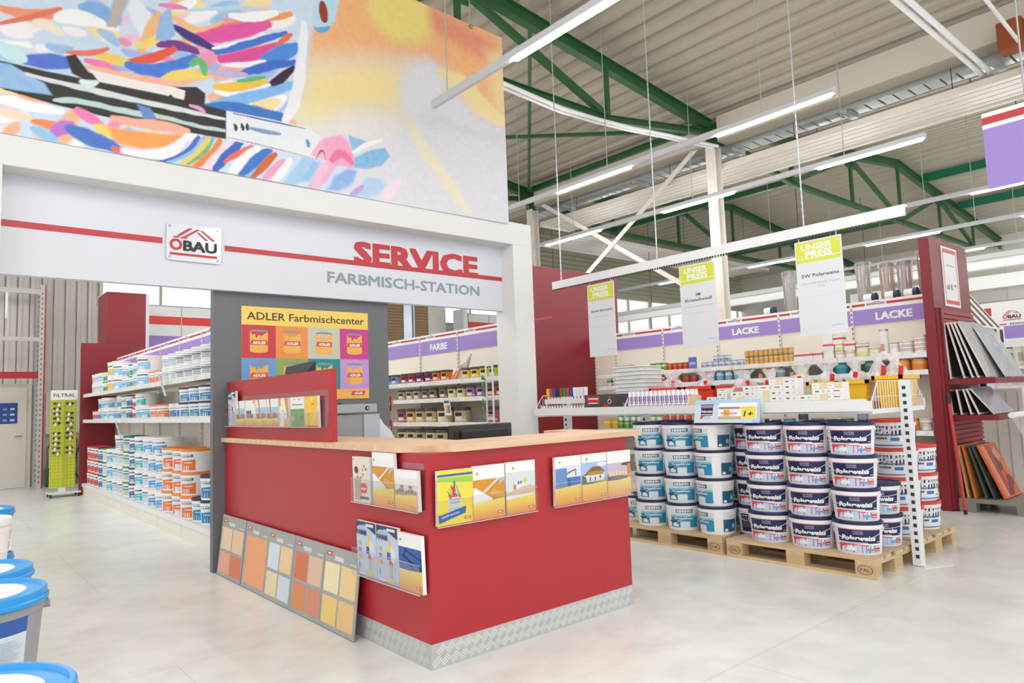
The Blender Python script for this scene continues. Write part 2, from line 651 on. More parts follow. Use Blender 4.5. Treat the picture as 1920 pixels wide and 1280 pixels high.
# ---- purlins and wind bracing in the roof
def steel(name, p0, p1, l, m=GREEN, w=0.08, h=0.12, group='green roof steel between the trusses', ib=True):
    b = B()
    b.ibeam(p0, p1, w, h, 0.012, m) if ib else b.beam(p0, p1, w, h, m)
    solo(name, b, l, 'roof beam', group)
steel('eaves_beam', (10.95, 7.2, 6.34), (10.95, 11.9, 6.34), 'green eaves beam between the two white columns')
steel('roof_brace', (6.62, 7.1, 6.78), (10.85, 11.9, 6.30), 'green wind brace falling away to the far column', w=0.06, h=0.06, ib=False)
steel('roof_brace', (10.8, 7.15, 6.2), (6.7, 12.0, 6.6), 'green wind brace rising toward the top of the banner', w=0.06, h=0.06, ib=False)
steel('roof_brace', (5.3, 7.0, 6.86), (6.7, 4.2, 6.6), 'short green wind brace near the top right corner of the banner', w=0.06, h=0.06, ib=False)
steel('roof_brace', (5.3, 7.1, 6.9), (3.2, 12.0, 6.9), 'green wind brace above the banner edge', w=0.06, h=0.06, ib=False)
steel('purlin', (21.4, 2.1, 7.2), (21.4, 7.0, 7.2), 'teal-green purlin high in the right bay, next to its ridge', TEALG, 0.12, 0.22)
steel('purlin', (24.2, 2.1, 6.86), (24.2, 7.0, 6.86), 'teal-green purlin lower down the right roof slope', TEALG, 0.12, 0.22)
steel('purlin', (13.97, 7.1, 5.8), (13.97, 12.0, 5.8), 'green purlin behind the radiant panel in the right bay')
steel('purlin', (19.77, 7.1, 5.8), (19.77, 12.0, 5.8), 'green purlin under the ridge of the right bay')

# ---- radiant ceiling panel, cable tray, pipes
t = thing('radiant_panel', 'long white ribbed radiant heating panel hung under the valley of the roof', 'heater', (11.9, 4.5, 5.5))
b = B()
RIB = mat('D6CFC6', 0.4, var=0.02)
for i in range(5):
    x0 = 11.24 + i * 0.185
    b.box(x0, x0 + 0.155, -3.5, 11.9, 5.53, 5.55, RIB)
    b.tube((x0 + 0.085, -3.5, 5.545), (x0 + 0.085, 11.9, 5.545), 0.018, RIB, 8)
part('ribbed_sheet', b, t)
b = B(); b.box(11.2, 11.25, -3.5, 11.9, 5.5, 5.6, RIB); b.box(12.14, 12.19, -3.5, 11.9, 5.5, 5.6, RIB); b.box(11.2, 12.19, 11.9, 11.96, 5.49, 5.61, RIB)
part('edge_rail', b, t)
for y in (0.5, 3.2, 5.6, 8.2, 10.8):
    b = B(); b.tube((12.15, y, 5.6), (12.15, y, roof_z(12.15)), 0.006, DARK, 5); b.tube((11.3, y, 5.6), (11.3, y, roof_z(11.4)), 0.006, DARK, 5)
    part('hanger', b, t)

t = thing('radiant_panel', 'white ribbed radiant panel crossing below the far green truss', 'heater', (17.3, 12.85, 5.5))
b = B()
for i in range(6):
    y0 = 12.2 + i * 0.22
    b.box(12.7, 22.0, y0, y0 + 0.19, 5.53, 5.55, RIB)
    b.tube((12.7, y0 + 0.095, 5.545), (22.0, y0 + 0.095, 5.545), 0.018, RIB, 8)
part('ribbed_sheet', b, t)
b = B(); b.box(12.65, 22.05, 12.15, 12.2, 5.5, 5.6, RIB); b.box(12.65, 22.05, 13.49, 13.54, 5.5, 5.6, RIB); part('edge_rail', b, t)
for x in (14.0, 17.3, 20.6):
    b = B(); b.tube((x, 12.18, 5.6), (x, 12.18, roof_z(x) - .01), 0.006, DARK, 5); part('hanger', b, t)

t = thing('cable_tray', 'galvanised ladder cable tray running under the valley beam', 'cable tray', (11.62, 4.5, 5.95))
b = B(); b.box(11.44, 11.46, -3.5, 12.6, 5.92, 6.04, GALV); b.box(11.80, 11.82, -3.5, 12.6, 5.92, 6.04, GALV); part('side_rail', b, t)
b = B()
y = -3.4
while y < 12.5:
    b.box(11.46, 11.80, y, y + 0.19, 5.92, 5.935, GALV); y += 0.22
part('rungs', b, t)
for y in (0.6, 2.7, 4.8, 6.9, 9.2, 11.4):
    b = B(); b.box(11.55, 11.60, y, y + 0.05, 6.04, roof_z(11.6), mat('6B5F57', 0.5)); b.box(11.40, 11.86, y - 0.05, y + 0.06, 5.87, 5.92, GALV)
    part('bracket', b, t)

b = B()
pp = [(5.3, 5.66), (5.91, 5.611), (6.96, 5.542), (7.75, 5.566), (8.5, 5.616), (9.47, 5.713), (10.5, 5.80), (10.93, 5.84)]
for dy in (0.0, 0.09):
    b.path([(x, 6.86 + dy, z) for x, z in pp], 0.03, WHITE, 8)
solo('heating_pipes', b, 'pair of curved white pipes sagging below the left roof truss', 'pipe')
b = B()
for dy in (-0.05, 0.05):
    b.tube((2.0, 2.77 + dy, 5.7), (12.6, 2.77 + dy, 5.7), 0.035, WHITE, 8)
solo('heating_pipes', b, 'pair of straight white pipes crossing below the ceiling, upper right', 'pipe')
b = B(); b.tube((5.0, 2.25, 6.2), (10.9, 2.25, 5.75), 0.025, WHITE, 8)
solo('conduit_pipe', b, 'single thin white pipe running to the rust-coloured box', 'pipe')
b = B(); b.bbox(10.72, 10.96, 2.2, 2.48, 5.7, 6.1, mat('9A4A28', 0.5), 0.01)
solo('control_box', b, 'rust-coloured box on the column at the top right', 'box')

b = B(); b.box(15.9, 16.1, 3.0, 16.9, 3.62, 3.8, WHITE); b.box(15.84, 16.16, 3.0, 16.9, 3.8, 3.9, mat('C9CACA', 0.4))
for y in (3.5, 8, 12.5, 16.5):
    b.tube((16, y, 3.9), (16, y, roof_z(16)), 0.008, DARK, 5)
solo('hanging_beam', b, 'long white hung beam in front of the far windows', 'beam')
b = B(); b.box(22.0, 22.16, -2, 9.5, 3.95, 4.3, WHITE)
for y in (0, 4.5, 9): b.tube((22.08, y, 4.3), (22.08, y, roof_z(22)), 0.008, DARK, 5)
solo('hanging_beam', b, 'white hung box beam behind the red end panel at the right', 'beam')

# ---- strip light rows
TRK = mat('CFD1D5', 0.4, var=0.01)
def light_row(x, z, y0, y1, lit, label, chains=(), w=0.06):
    t = thing('strip_light', label, 'strip light', (x, (y0 + y1) / 2, z), 0, 'rows of strip lights')
    b = B(); b.bbox(x - w / 2, x + w / 2, y0, y1, z, z + 0.085, TRK, 0.012); part('trunking', b, t)
    for a_, c_ in lit:
        d = B(); d.bbox(x - 0.024, x + 0.024, a_, c_, z - 0.022, z, TUBE, 0.008); part('tube_diffuser', d, t)
    for y in chains:
        d = B(); d.tube((x, y, z + 0.085), (x, y, roof_z(x) - 0.01), 0.007, GALV, 5); part('chain', d, t)
light_row(3.85, 4.30, -2.2, 5.6, [(2.87, 4.34), (-0.1, 1.4)], 'nearest strip light row, its far end in front of the banner', (5.35, 3.3, 0.5))
light_row(7.7, 4.65, 3.3, 9.2, [(3.36, 4.84), (6.26, 7.76)], 'second strip light row from the banner, above the pallets of buckets', (4.2, 6.7, 8.7))
light_row(10.12, 4.65, 3.22, 11.0, [(3.26, 4.70), (6.1, 7.54), (9.05, 10.6)], 'strip light row passing in front of the white columns', (4.3, 6.9, 9.8))
light_row(13.77, 4.65, -1.5, 13.4, [(2.3, 3.77), (5.2, 6.71), (8.2, 9.7), (11.2, 12.66), (-0.7, 0.8)], 'long strip light row just above the sign rail', (1.5, 4.5, 7.5, 10.5))
light_row(16.55, 4.65, -1.5, 14.2, [(2.2, 3.7), (5.17, 6.7), (8.2, 9.7), (11.8, 12.6)], 'strip light row behind the price signs', (1.5, 4.5, 7.5, 10.5))
light_row(19.5, 4.65, -1.5, 9.0, [(2.2, 3.7), (5.17, 6.65)], 'strip light row under the ridge of the right bay', (1.5, 4.5, 7.5))
light_row(22.9, 4.65, -1.5, 9.0, [(-1.2, .3), (1.2, 2.7), (4.3, 5.8)], 'strip light row behind the red end panel, nearer the right wall', (1.5, 4.5, 7.5))  # near lit segments are out of view, added to brighten the right wall
light_row(25.6, 4.65, -1.5, 9.0, [(2.5, 4.0), (5.6, 7.1)], 'farthest strip light row, along the right wall', (1.5, 4.5, 7.5))

light_row(-0.6, 4.3, 7.0, 16.6, [(7.6, 9.1), (10.5, 12.0), (13.4, 14.9)], 'added unseen strip light row behind the portal, far left', (8, 12, 16))  # unseen rows behind the portal, added to light the dark back wall
light_row(1.9, 4.3, 7.0, 16.6, [(7.6, 9.1), (10.5, 12.0), (13.4, 14.9)], 'added unseen strip light row behind the portal, over the left shelf unit', (8, 12, 16))
light_row(4.4, 4.3, 7.0, 16.6, [(7.6, 9.1), (10.5, 12.0), (13.4, 14.9)], 'added unseen strip light row behind the portal, over the coloured pots', (8, 12, 16))
light_row(0.9, 4.3, -3.4, 4.1, [(-3.2, -1.7), (-.3, 1.2), (2.5, 4.0)], 'added unseen strip light row over the floor left of the counter, above the picture', (-2.5, 0, 3.4))  # rows out of view overhead, added to brighten the floor at the left
light_row(-1.9, 4.3, -3.4, 4.1, [(-3.2, -1.7), (-.3, 1.2), (2.5, 4.0)], 'added leftmost strip light row, unseen above the picture', (-2.5, 0, 3.4))

# ================================================================== service portal
def fat(b, txt, org, R, U, h, m, d, align='c', width=None, lift=0.0, shear=0.0):
    # heavy lettering: the same outline laid down at small offsets
    k = 0
    for dx, dy in ((0, 0), (d, 0), (-d, 0), (0, d * .7), (0, -d * .7), (d, d * .7), (-d, -d * .7), (d, -d * .7), (-d, d * .7)):
        k += 1
        o = mathutils.Vector(org) + mathutils.Vector(R) * dx + mathutils.Vector(U) * dy
        b.text(txt, o, R, U, h, m, 0.0, shear, align, width, lift + k * 0.00008)
def fbox(b, org, R, U, x0, x1, y0, y1, n0, n1, m):
    R, U, O = mathutils.Vector(R), mathutils.Vector(U), mathutils.Vector(org)
    N = R.cross(U)
    vs = [O + R * x + U * y + N * n for n in (n0, n1) for x, y in ((x0, y0), (x1, y0), (x1, y1), (x0, y1))]
    b.add(vs, [(3, 2, 1, 0), (4, 5, 6, 7), (0, 1, 5, 4), (1, 2, 6, 5), (2, 3, 7, 6), (3, 0, 4, 7)], m)
XF, ZU, YB = (1, 0, 0), (0, 0, 1), (0, -1, 0)      # right for faces looking -Y; up; right for faces looking -X
PW = mat('E4E4E4', 0.5, var=0.012, scale=2)
FW = mat('DCDFE8', 0.4, var=0.01, scale=2)
STR = mat('C23A40', 0.4, var=0.02)
t = thing('service_portal', 'big white portal over the red counter reading SERVICE FARBMISCH-STATION', 'portal', (2.8, 6.2, 0))
b = B(); b.bbox(0.05, 5.44, 5.96, 6.3, 3.15, 3.41, PW, 0.004); part('header_beam', b, t)
b = B(); b.box(5.15, 5.44, 5.96, 6.3, 0, 3.15, PW); b.box(5.44, 5.452, 6.1, 6.2, 2.55, 3.1, WHITE); part('pillar', b, t)
b = B(); b.box(0.05, 0.405, 5.96, 6.3, 0, 3.15, PW); part('pillar', b, t)
b = B(); b.box(0.405, 5.15, 6.18, 6.26, 2.405, 3.15, FW); f = part('fascia_panel', b, t)
b = B(); b.rect((0, 6.18, 0), XF, ZU, 0.405, 1.503, 2.757, 2.807, STR, 0.002); b.rect((0, 6.18, 0), XF, ZU, 2.004, 5.15, 2.752, 2.800, STR, 0.002)
part('red_stripe', b, f)
b = B(); fat(b, 'SERVICE', (3.268, 6.18, 2.778), XF, ZU, 0.222, STR, 0.017, 'l', 1.515, 0.004); part('lettering', b, f, 'red lettering SERVICE')
b = B(); fat(b, 'FARBMISCH-STATION', (2.97, 6.18, 2.559), XF, ZU, 0.108, mat('8C9FA3', 0.45), 0.0035, 'l', 1.84, 0.003); part('lettering', b, f, 'grey lettering FARBMISCH-STATION')
b = B(); b.box(1.93, 3.66, 6.262, 6.32, 0, 2.42, GREY); b.box(1.93, 3.66, 6.25, 6.262, 0, 2.404, GREY); part('grey_panel', b, t)

def ring(b, org, R, U, cx, cy, r0, r1, m, lift, n=28):
    for i in range(n):
        a0, a1 = 2 * PI * i / n, 2 * PI * (i + 1) / n
        b.shape(org, R, U, [(cx + r * math.cos(a), cy + r * math.sin(a)) for r, a in ((r0, a0), (r1, a0), (r1, a1), (r0, a1))], m, lift)

def emblem(b, org, R, U, W, lift=0.003):
    # house-roof emblem with the word OEBAU underneath, W = width of the field
    k = W
    def sh(pts, m): b.shape(org, R, U, [(x * k, y * k) for x, y in pts], m, lift)
    red, ink = STR, mat('2B2B2D', 0.5)
    sh([(.06, .085), (.92, .085), (.92, .13), (.06, .13)], red)
    ring(b, org, R, U, .165 * k, .29 * k, .062 * k, .112 * k, red, lift)
    b.text('BAU', (mathutils.Vector(org) + mathutils.Vector(R) * (.30 * k) + mathutils.Vector(U) * (.185 * k)), R, U, .205 * k, ink, 0.02, align='l', width=.61 * k, lift=lift)
    fat(b, 'BAU', (mathutils.Vector(org) + mathutils.Vector(R) * (.305 * k) + mathutils.Vector(U) * (.19 * k)), R, U, .195 * k, ink, .012 * k, 'l', .60 * k, lift)
    sh([(.10, .42), (.21, .42), (.24, .45), (.13, .45)], red)
    sh([(.17, .46), (.245, .46), (.47, .63), (.395, .63)], red)
    sh([(.235, .415), (.345, .415), (.375, .45), (.265, .45)], red)
    sh([(.30, .455), (.365, .455), (.60, .62), (.535, .62)], red)
    sh([(.54, .56), (.585, .56), (.76, .42), (.70, .42)][::-1], red)
    sh([(.60, .605), (.65, .605), (.90, .42), (.83, .42)][::-1], red)

t = thing('logo_plate', 'white plate with red roof emblem and BAU lettering, screwed to the portal fascia', 'sign', (1.75, 6.17, 2.62))
b = B(); O = (1.53, 6.18, 2.624)
PL = mat('DDE2E8', 0.12, 0.1, 0.02)
r_ = 0.022
pts = []
for cx, cy, a0 in ((.44 - r_, r_, -90), (.44 - r_, .318 - r_, 0), (r_, .318 - r_, 90), (r_, r_, 180)):
    for j in range(5):
        a = math.radians(a0 + j * 22.5); pts.append((cx + r_ * math.cos(a), cy + r_ * math.sin(a)))
b.prism([(O[0] + x, O[1] - 0.012, O[2] + y) for x, y in pts], (0, -0.006, 0), PL)
pl = part('plate', b, t)
b = B(); emblem(b, (1.53, 6.162, 2.632), XF, ZU, 0.44); part('emblem', b, pl)
for x, y in ((.026, .03), (.414, .03), (.026, .29), (.414, .29)):
    b = B(); b.tube((O[0] + x, 6.18, O[2] + y), (O[0] + x, 6.155, O[2] + y), 0.011, STEEL, 10); part('screw', b, t)

# ---- big printed banner above the portal (soft painted design, stored per vertex)
STROKES = """P|DCDCE4|0|0.01|1.74,6.31 7.32,9.28 7.16,7.07 6.9,3.51 1.75,2.98
P|F2B680|0|0.25|2.37,5.59 5.21,6.78 5.11,4.67 4.82,4.68 4.6,4.79 4.13,5.04 3.68,4.95 3.19,4.76 2.49,4.57
P|E69478|0|0.12|3.92,5.76 5.1,5.6 4.88,5.31 4.5,5.38 3.8,5.51
P|EEDC82|0|0.1|3.28,5.78 4.04,5.88 4.09,5.4 3.91,5.21 3.6,5.15 3.36,5.28
P|F3DFA0|0|0.25|2.67,4.6 3.27,4.84 3.72,4.92 3.8,4.77 3.67,4.35 3.29,4.22 2.63,3.95 2.52,4.1
P|E6E2DC|0|0.25|2.7,3.97 3.26,4.27 3.66,4.31 3.57,4.07 3.06,3.95
P|E2E2E8|0|0.12|3.68,4.77 3.81,4.97 4.04,5.08 4.27,4.98 4.21,4.73 3.88,4.33 3.71,4.4
S|F1DDA6|0.273|0.6|4.24,4.98 4.55,4.9 4.67,4.77 5.03,4.65
P|F0D79C|0|0.15|4.85,5.44 5.07,5.55 5.09,4.75 4.93,4.8
S|EAE2C8|0.176|1.6|3.79,4.31 3.92,4.07 4.2,3.77 4.5,3.43
P|CFE0F2|0|0.04|-0.05,5.1 2.94,6.2 2.76,5.11 2.69,4.66 2.51,3.99 3.01,3.69 3,3.34 0,3.08
S|FAFAFA|0.092|0.7|1.11,3.8 1.21,3.8 1.31,3.81
S|F09AB8|0.065|0.7|0.61,3.34 0.67,3.41 0.73,3.5
S|C8DCF4|0.06|0.7|0.8,4.38 0.89,4.38 0.98,4.4
S|A8B8EC|0.068|0.7|2.31,3.95 2.42,4.09 2.53,4.2
S|F6E0A8|0.101|0.7|0.37,4.3 0.45,4.3 0.53,4.32
S|E8C8B8|0.09|0.7|1.09,3.39 1.16,3.47 1.23,3.57
S|F6F2F4|0.108|0.7|0.42,3.49 0.48,3.56 0.53,3.64
S|F6F2F4|0.068|0.7|1.67,4.32 1.73,4.37 1.79,4.41
S|F6F2F4|0.111|0.7|1.01,3.36 1.07,3.42 1.13,3.52
S|C8DCF4|0.097|0.7|0.66,3.18 0.69,3.23 0.73,3.27
S|F6E0A8|0.058|0.7|0.4,3.52 0.48,3.53 0.56,3.52
S|F6F2F4|0.095|0.7|0.3,3.78 0.38,3.8 0.46,3.79
S|F2B894|0.079|0.7|0.38,3.29 0.42,3.35 0.46,3.41
S|F2B894|0.097|0.7|2.37,3.78 2.46,3.88 2.55,3.98
S|F6F2F4|0.11|0.7|0.29,3.19 0.37,3.3 0.45,3.42
S|9CC4EC|0.061|0.7|0.64,3.9 0.72,3.9 0.81,3.91
S|F6F2F4|0.074|0.7|0.64,4.09 0.72,4.1 0.8,4.1
S|FAFAFA|0.076|0.7|0.39,4.07 0.46,4.1 0.53,4.09
S|9CC4EC|0.113|0.7|1.12,3.22 1.19,3.31 1.26,3.4
S|9CC4EC|0.112|0.7|1.48,4.27 1.54,4.31 1.6,4.35
S|FAFAFA|0.123|0.7|1.74,3.37 1.8,3.42 1.86,3.51
S|C8DCF4|0.069|0.7|0.39,4.29 0.43,4.3 0.47,4.3
S|F6F2F4|0.066|0.7|0.73,3.34 0.8,3.44 0.87,3.52
S|F2B894|0.058|0.7|0.49,3.74 0.56,3.74 0.63,3.75
S|F6F2F4|0.101|0.7|2.19,4.67 2.24,4.71 2.29,4.74
S|9CC4EC|0.059|0.7|0.35,3.96 0.41,3.95 0.47,3.97
S|9CC4EC|0.107|0.7|2.12,3.38 2.22,3.49 2.33,3.62
S|F6F2F4|0.08|0.7|1.4,3.33 1.48,3.43 1.55,3.51
S|F6F2F4|0.071|0.7|0.32,3.49 0.37,3.48 0.43,3.49
S|9CC4EC|0.097|0.7|0.4,3.63 0.48,3.62 0.55,3.63
S|C8DCF4|0.127|0.7|1.87,3.44 1.95,3.51 2.02,3.61
S|C8DCF4|0.12|0.7|2.26,4.98 2.36,5.08 2.45,5.12
S|C8DCF4|0.127|0.7|1.39,3.79 1.43,3.82 1.48,3.85
S|A8B8EC|0.095|0.7|1.71,4.22 1.82,4.29 1.92,4.36
S|F2B894|0.081|0.7|0.42,3.36 0.46,3.41 0.49,3.46
S|F6F2F4|0.107|0.7|2.3,4.86 2.42,4.93 2.54,5.03
S|F6E0A8|0.107|0.7|0.93,4.34 1.01,4.35 1.09,4.36
S|F2B894|0.109|0.7|1.56,4.09 1.67,4.18 1.78,4.24
S|F2B894|0.075|0.7|1.5,3.53 1.6,3.66 1.7,3.77
S|F6F2F4|0.118|0.7|1.38,4.23 1.43,4.27 1.48,4.3
S|F4C8DC|0.092|0.7|1.68,3.35 1.74,3.44 1.81,3.5
S|FAFAFA|0.115|0.7|2.21,3.64 2.29,3.73 2.37,3.83
S|F4C8DC|0.062|0.7|1.1,4.5 1.14,4.49 1.18,4.51
S|F09AB8|0.07|0.7|1.35,4.24 1.45,4.27 1.55,4.26
S|E8C8B8|0.102|0.7|0.61,3.38 0.66,3.44 0.71,3.51
S|F6F2F4|0.077|0.7|0.46,4.23 0.52,4.23 0.59,4.25
S|F09AB8|0.064|0.7|1.61,4.49 1.69,4.56 1.77,4.6
S|A8B8EC|0.098|0.7|1.27,4.62 1.33,4.62 1.39,4.64
S|F2B894|0.103|0.7|1.21,3.19 1.26,3.23 1.31,3.31
S|E8C8B8|0.079|0.7|0.44,3.13 0.51,3.24 0.58,3.32
S|F6E0A8|0.106|0.7|2.11,4.97 2.21,5.03 2.31,5.11
S|E8C8B8|0.112|0.7|1.13,3.67 1.18,3.73 1.24,3.8
S|F4C8DC|0.074|0.7|2.21,4.81 2.28,4.86 2.35,4.91
S|F6E0A8|0.116|0.7|1.29,3.5 1.35,3.56 1.41,3.66
S|F6F2F4|0.079|0.7|1.21,4.6 1.27,4.61 1.34,4.61
S|E8C8B8|0.087|0.7|0.66,3.26 0.72,3.36 0.78,3.42
S|E8C8B8|0.118|0.7|1.86,4.66 1.92,4.7 1.97,4.74
S|F2B894|0.067|0.7|1.63,3.34 1.71,3.42 1.79,3.53
S|A8B8EC|0.069|0.7|1.08,3.79 1.18,3.79 1.27,3.8
S|FAFAFA|0.126|0.7|2,4.03 2.07,4.08 2.14,4.12
S|F2B894|0.09|0.7|0.65,3.28 0.74,3.4 0.83,3.53
S|F6F2F4|0.094|0.7|1.02,4.41 1.05,4.43 1.09,4.42
S|9CC4EC|0.093|0.7|1.24,4.06 1.33,4.07 1.43,4.08
S|F4C8DC|0.108|0.7|0.39,3.63 0.44,3.62 0.5,3.64
S|F09AB8|0.113|0.7|0.71,3.78 0.76,3.77 0.82,3.79
S|F6F2F4|0.078|0.7|1.25,4.5 1.32,4.54 1.39,4.52
S|F2B894|0.096|0.7|0.32,4.12 0.36,4.13 0.39,4.13
S|F4C8DC|0.098|0.7|1.46,4.58 1.56,4.67 1.66,4.73
S|A8B8EC|0.107|0.7|1.69,3.73 1.8,3.89 1.92,4.01
S|F2B894|0.076|0.7|1.46,3.92 1.56,3.99 1.67,4.06
S|F6E0A8|0.119|0.7|2.02,3.95 2.14,4.04 2.26,4.1
S|F2B894|0.083|0.7|2.15,4.47 2.23,4.5 2.3,4.57
S|F6F2F4|0.086|0.7|2.11,4.76 2.18,4.79 2.25,4.85
S|E8C8B8|0.07|0.7|1.08,3.24 1.15,3.33 1.23,3.43
S|F6E0A8|0.128|0.7|1.61,4.77 1.67,4.81 1.73,4.86
S|F2B894|0.095|0.7|0.47,3.7 0.55,3.7 0.63,3.71
S|FAFAFA|0.108|0.7|1.9,4.12 1.94,4.14 1.99,4.19
S|F4C8DC|0.07|0.7|1.16,4.35 1.21,4.37 1.25,4.36
S|F6F2F4|0.103|0.7|2.22,4.86 2.27,4.87 2.32,4.93
S|F6F2F4|0.095|0.7|0.86,3.86 0.93,3.87 1,3.87
S|F6E0A8|0.088|0.7|1.49,4.69 1.55,4.74 1.61,4.78
S|F6F2F4|0.059|0.7|1.01,4.29 1.05,4.3 1.1,4.3
S|FAFAFA|0.093|0.7|1.89,3.77 2.01,3.9 2.13,4.05
S|F6F2F4|0.071|0.7|0.61,3.63 0.66,3.62 0.72,3.63
S|A8B8EC|0.126|0.7|1.75,3.63 1.86,3.76 1.97,3.89
S|F6F2F4|0.112|0.7|1.64,3.62 1.74,3.74 1.84,3.87
S|FAFAFA|0.136|0.7|1.88,4.41 1.93,4.43 1.99,4.48
S|C8DCF4|0.066|0.7|0.35,3.98 0.44,3.99 0.53,3.99
S|F6F2F4|0.103|0.7|1.36,3.9 1.42,3.88 1.49,3.91
S|F4C8DC|0.113|0.7|1.8,3.32 1.84,3.37 1.89,3.43
S|F4C8DC|0.059|0.7|1.09,3.87 1.18,3.87 1.27,3.88
S|FAFAFA|0.114|0.7|0.72,3.22 0.79,3.31 0.86,3.4
S|E8C8B8|0.107|0.7|2,4.78 2.09,4.83 2.18,4.9
S|9CC4EC|0.1|0.7|1.79,4.79 1.91,4.9 2.03,4.97
S|F4C8DC|0.102|0.7|2.03,4.06 2.12,4.13 2.22,4.19
S|A8B8EC|0.103|0.7|1.26,3.78 1.33,3.79 1.39,3.79
S|FAFAFA|0.124|0.7|2.22,3.92 2.33,4.07 2.45,4.19
S|C8DCF4|0.107|0.7|0.34,4.13 0.41,4.14 0.49,4.14
S|C8DCF4|0.105|0.7|0.37,3.04 0.46,3.17 0.54,3.27
S|F09AB8|0.071|0.7|1.69,4.43 1.8,4.52 1.9,4.58
S|C8DCF4|0.056|0.7|0.53,3.11 0.58,3.16 0.63,3.23
S|F09AB8|0.067|0.7|1.11,4.31 1.15,4.32 1.19,4.32
S|F6E0A8|0.096|0.7|0.51,3.83 0.58,3.83 0.65,3.84
S|F2B894|0.117|0.7|1.83,4.03 1.96,4.09 2.09,4.2
S|F4C8DC|0.115|0.7|1.17,3.89 1.23,3.9 1.29,3.9
S|F2B894|0.095|0.7|0.76,3.53 0.83,3.62 0.9,3.72
S|F6F2F4|0.11|0.7|0.6,4.09 0.69,4.08 0.78,4.1
S|F2B894|0.065|0.7|1.48,4.74 1.54,4.8 1.6,4.83
S|E8C8B8|0.098|0.7|1.29,4.57 1.33,4.57 1.38,4.58
S|9CC4EC|0.106|0.7|2.36,4.25 2.44,4.31 2.53,4.35
S|F2B894|0.112|0.7|1.98,4.81 2.04,4.84 2.1,4.89
S|FAFAFA|0.068|0.7|1.1,3.52 1.16,3.62 1.22,3.69
S|F6E0A8|0.084|0.7|0.86,3.75 0.94,3.73 1.03,3.75
S|FAFAFA|0.09|0.7|1.38,4.01 1.44,4.05 1.51,4.1
S|F2B894|0.063|0.7|1.18,3.63 1.24,3.69 1.29,3.78
S|F6E0A8|0.123|0.7|2.17,4 2.28,4.07 2.39,4.14
S|F6F2F4|0.08|0.7|0.77,4.29 0.82,4.29 0.88,4.3
S|F4C8DC|0.1|0.7|0.85,3.89 0.92,3.88 1,3.9
S|A8B8EC|0.083|0.7|1.08,3.44 1.14,3.52 1.2,3.59
S|C8DCF4|0.08|0.7|0.71,3.96 0.76,3.97 0.82,3.97
S|FAFAFA|0.075|0.7|1.88,3.71 1.95,3.81 2.03,3.89
S|F6F2F4|0.08|0.7|1.34,4.43 1.43,4.42 1.53,4.45
S|C8DCF4|0.057|0.7|0.65,4.37 0.69,4.38 0.74,4.38
S|F6F2F4|0.058|0.7|0.38,3.62 0.46,3.64 0.54,3.63
S|E8C8B8|0.124|0.7|2.14,4.85 2.25,4.94 2.35,5
S|F09AB8|0.079|0.7|1.05,3.56 1.12,3.63 1.19,3.74
S|A8B8EC|0.09|0.7|0.99,4.08 1.09,4.08 1.19,4.1
S|E8C8B8|0.122|0.7|1.9,4.79 2,4.88 2.1,4.93
S|A8B8EC|0.088|0.7|0.89,4.53 0.95,4.56 1.01,4.55
S|C8DCF4|0.091|0.7|1.51,3.96 1.61,4 1.7,4.08
S|F6E0A8|0.119|0.7|2.18,4.6 2.25,4.63 2.31,4.68
S|F4C8DC|0.058|0.7|0.63,3.85 0.68,3.84 0.73,3.86
S|F09AB8|0.128|0.7|1.72,4.36 1.78,4.38 1.83,4.43
S|F6E0A8|0.064|0.7|0.3,3.69 0.38,3.7 0.46,3.69
S|9CC4EC|0.07|0.7|0.65,4.12 0.72,4.12 0.8,4.14
S|A8B8EC|0.114|0.7|2.13,4.32 2.26,4.38 2.39,4.49
S|A8B8EC|0.082|0.7|1.16,4.25 1.26,4.24 1.36,4.27
S|9CC4EC|0.081|0.7|1.82,4.72 1.93,4.81 2.05,4.9
S|F6F2F4|0.085|0.7|1.89,4.28 1.98,4.34 2.07,4.4
S|F2B894|0.088|0.7|1.55,4.41 1.59,4.44 1.63,4.47
S|F4C8DC|0.085|0.7|1.68,3.87 1.74,3.92 1.79,3.94
S|A8B8EC|0.111|0.7|2.16,3.66 2.22,3.72 2.28,3.8
S|9CC4EC|0.117|0.7|1.27,4.45 1.37,4.48 1.47,4.47
S|F09AB8|0.073|0.7|1.94,4.78 2.01,4.82 2.08,4.88
S|F6F2F4|0.1|0.7|1.63,4.67 1.73,4.75 1.84,4.83
S|F2B894|0.125|0.7|1.86,4.22 1.98,4.32 2.11,4.38
S|F6E0A8|0.11|0.7|0.34,3.79 0.39,3.77 0.45,3.79
S|F6E0A8|0.103|0.7|0.82,4.4 0.87,4.41 0.93,4.42
S|F6F2F4|0.099|0.7|0.39,4.17 0.46,4.17 0.53,4.18
S|FAFAFA|0.08|0.7|1.54,4.75 1.61,4.8 1.68,4.86
S|F0987A|0.096|0.32|0.36,4.32 0.57,4.34 0.72,4.42
S|E87860|0.041|0.32|0.36,4.2 0.55,4.32 0.73,4.45
S|86B4E6|0.16|0.32|0.89,4.51 0.99,4.5 1.09,4.49
S|E6EDF6|0.166|0.32|1.24,4.66 1.29,4.53 1.33,4.39
S|F4BE84|0.091|0.32|1.29,4.29 1.34,4.47 1.42,4.64
S|EB82BE|0.047|0.32|1.42,4.73 1.52,4.76 1.61,4.77
S|F6BE8E|0.095|0.32|1.53,4.66 1.73,4.6 1.91,4.74
S|B4DCF8|0.036|0.32|1.61,4.75 2,4.92 2.23,5
S|F29A60|0.074|0.32|1.91,4.71 2.15,4.84 2.52,5.06
S|E45AA4|0.147|0.32|1.7,4.53 2,4.69 2.31,4.88
S|3E3682|0.085|0.32|1.53,4.57 1.67,4.52 1.85,4.47
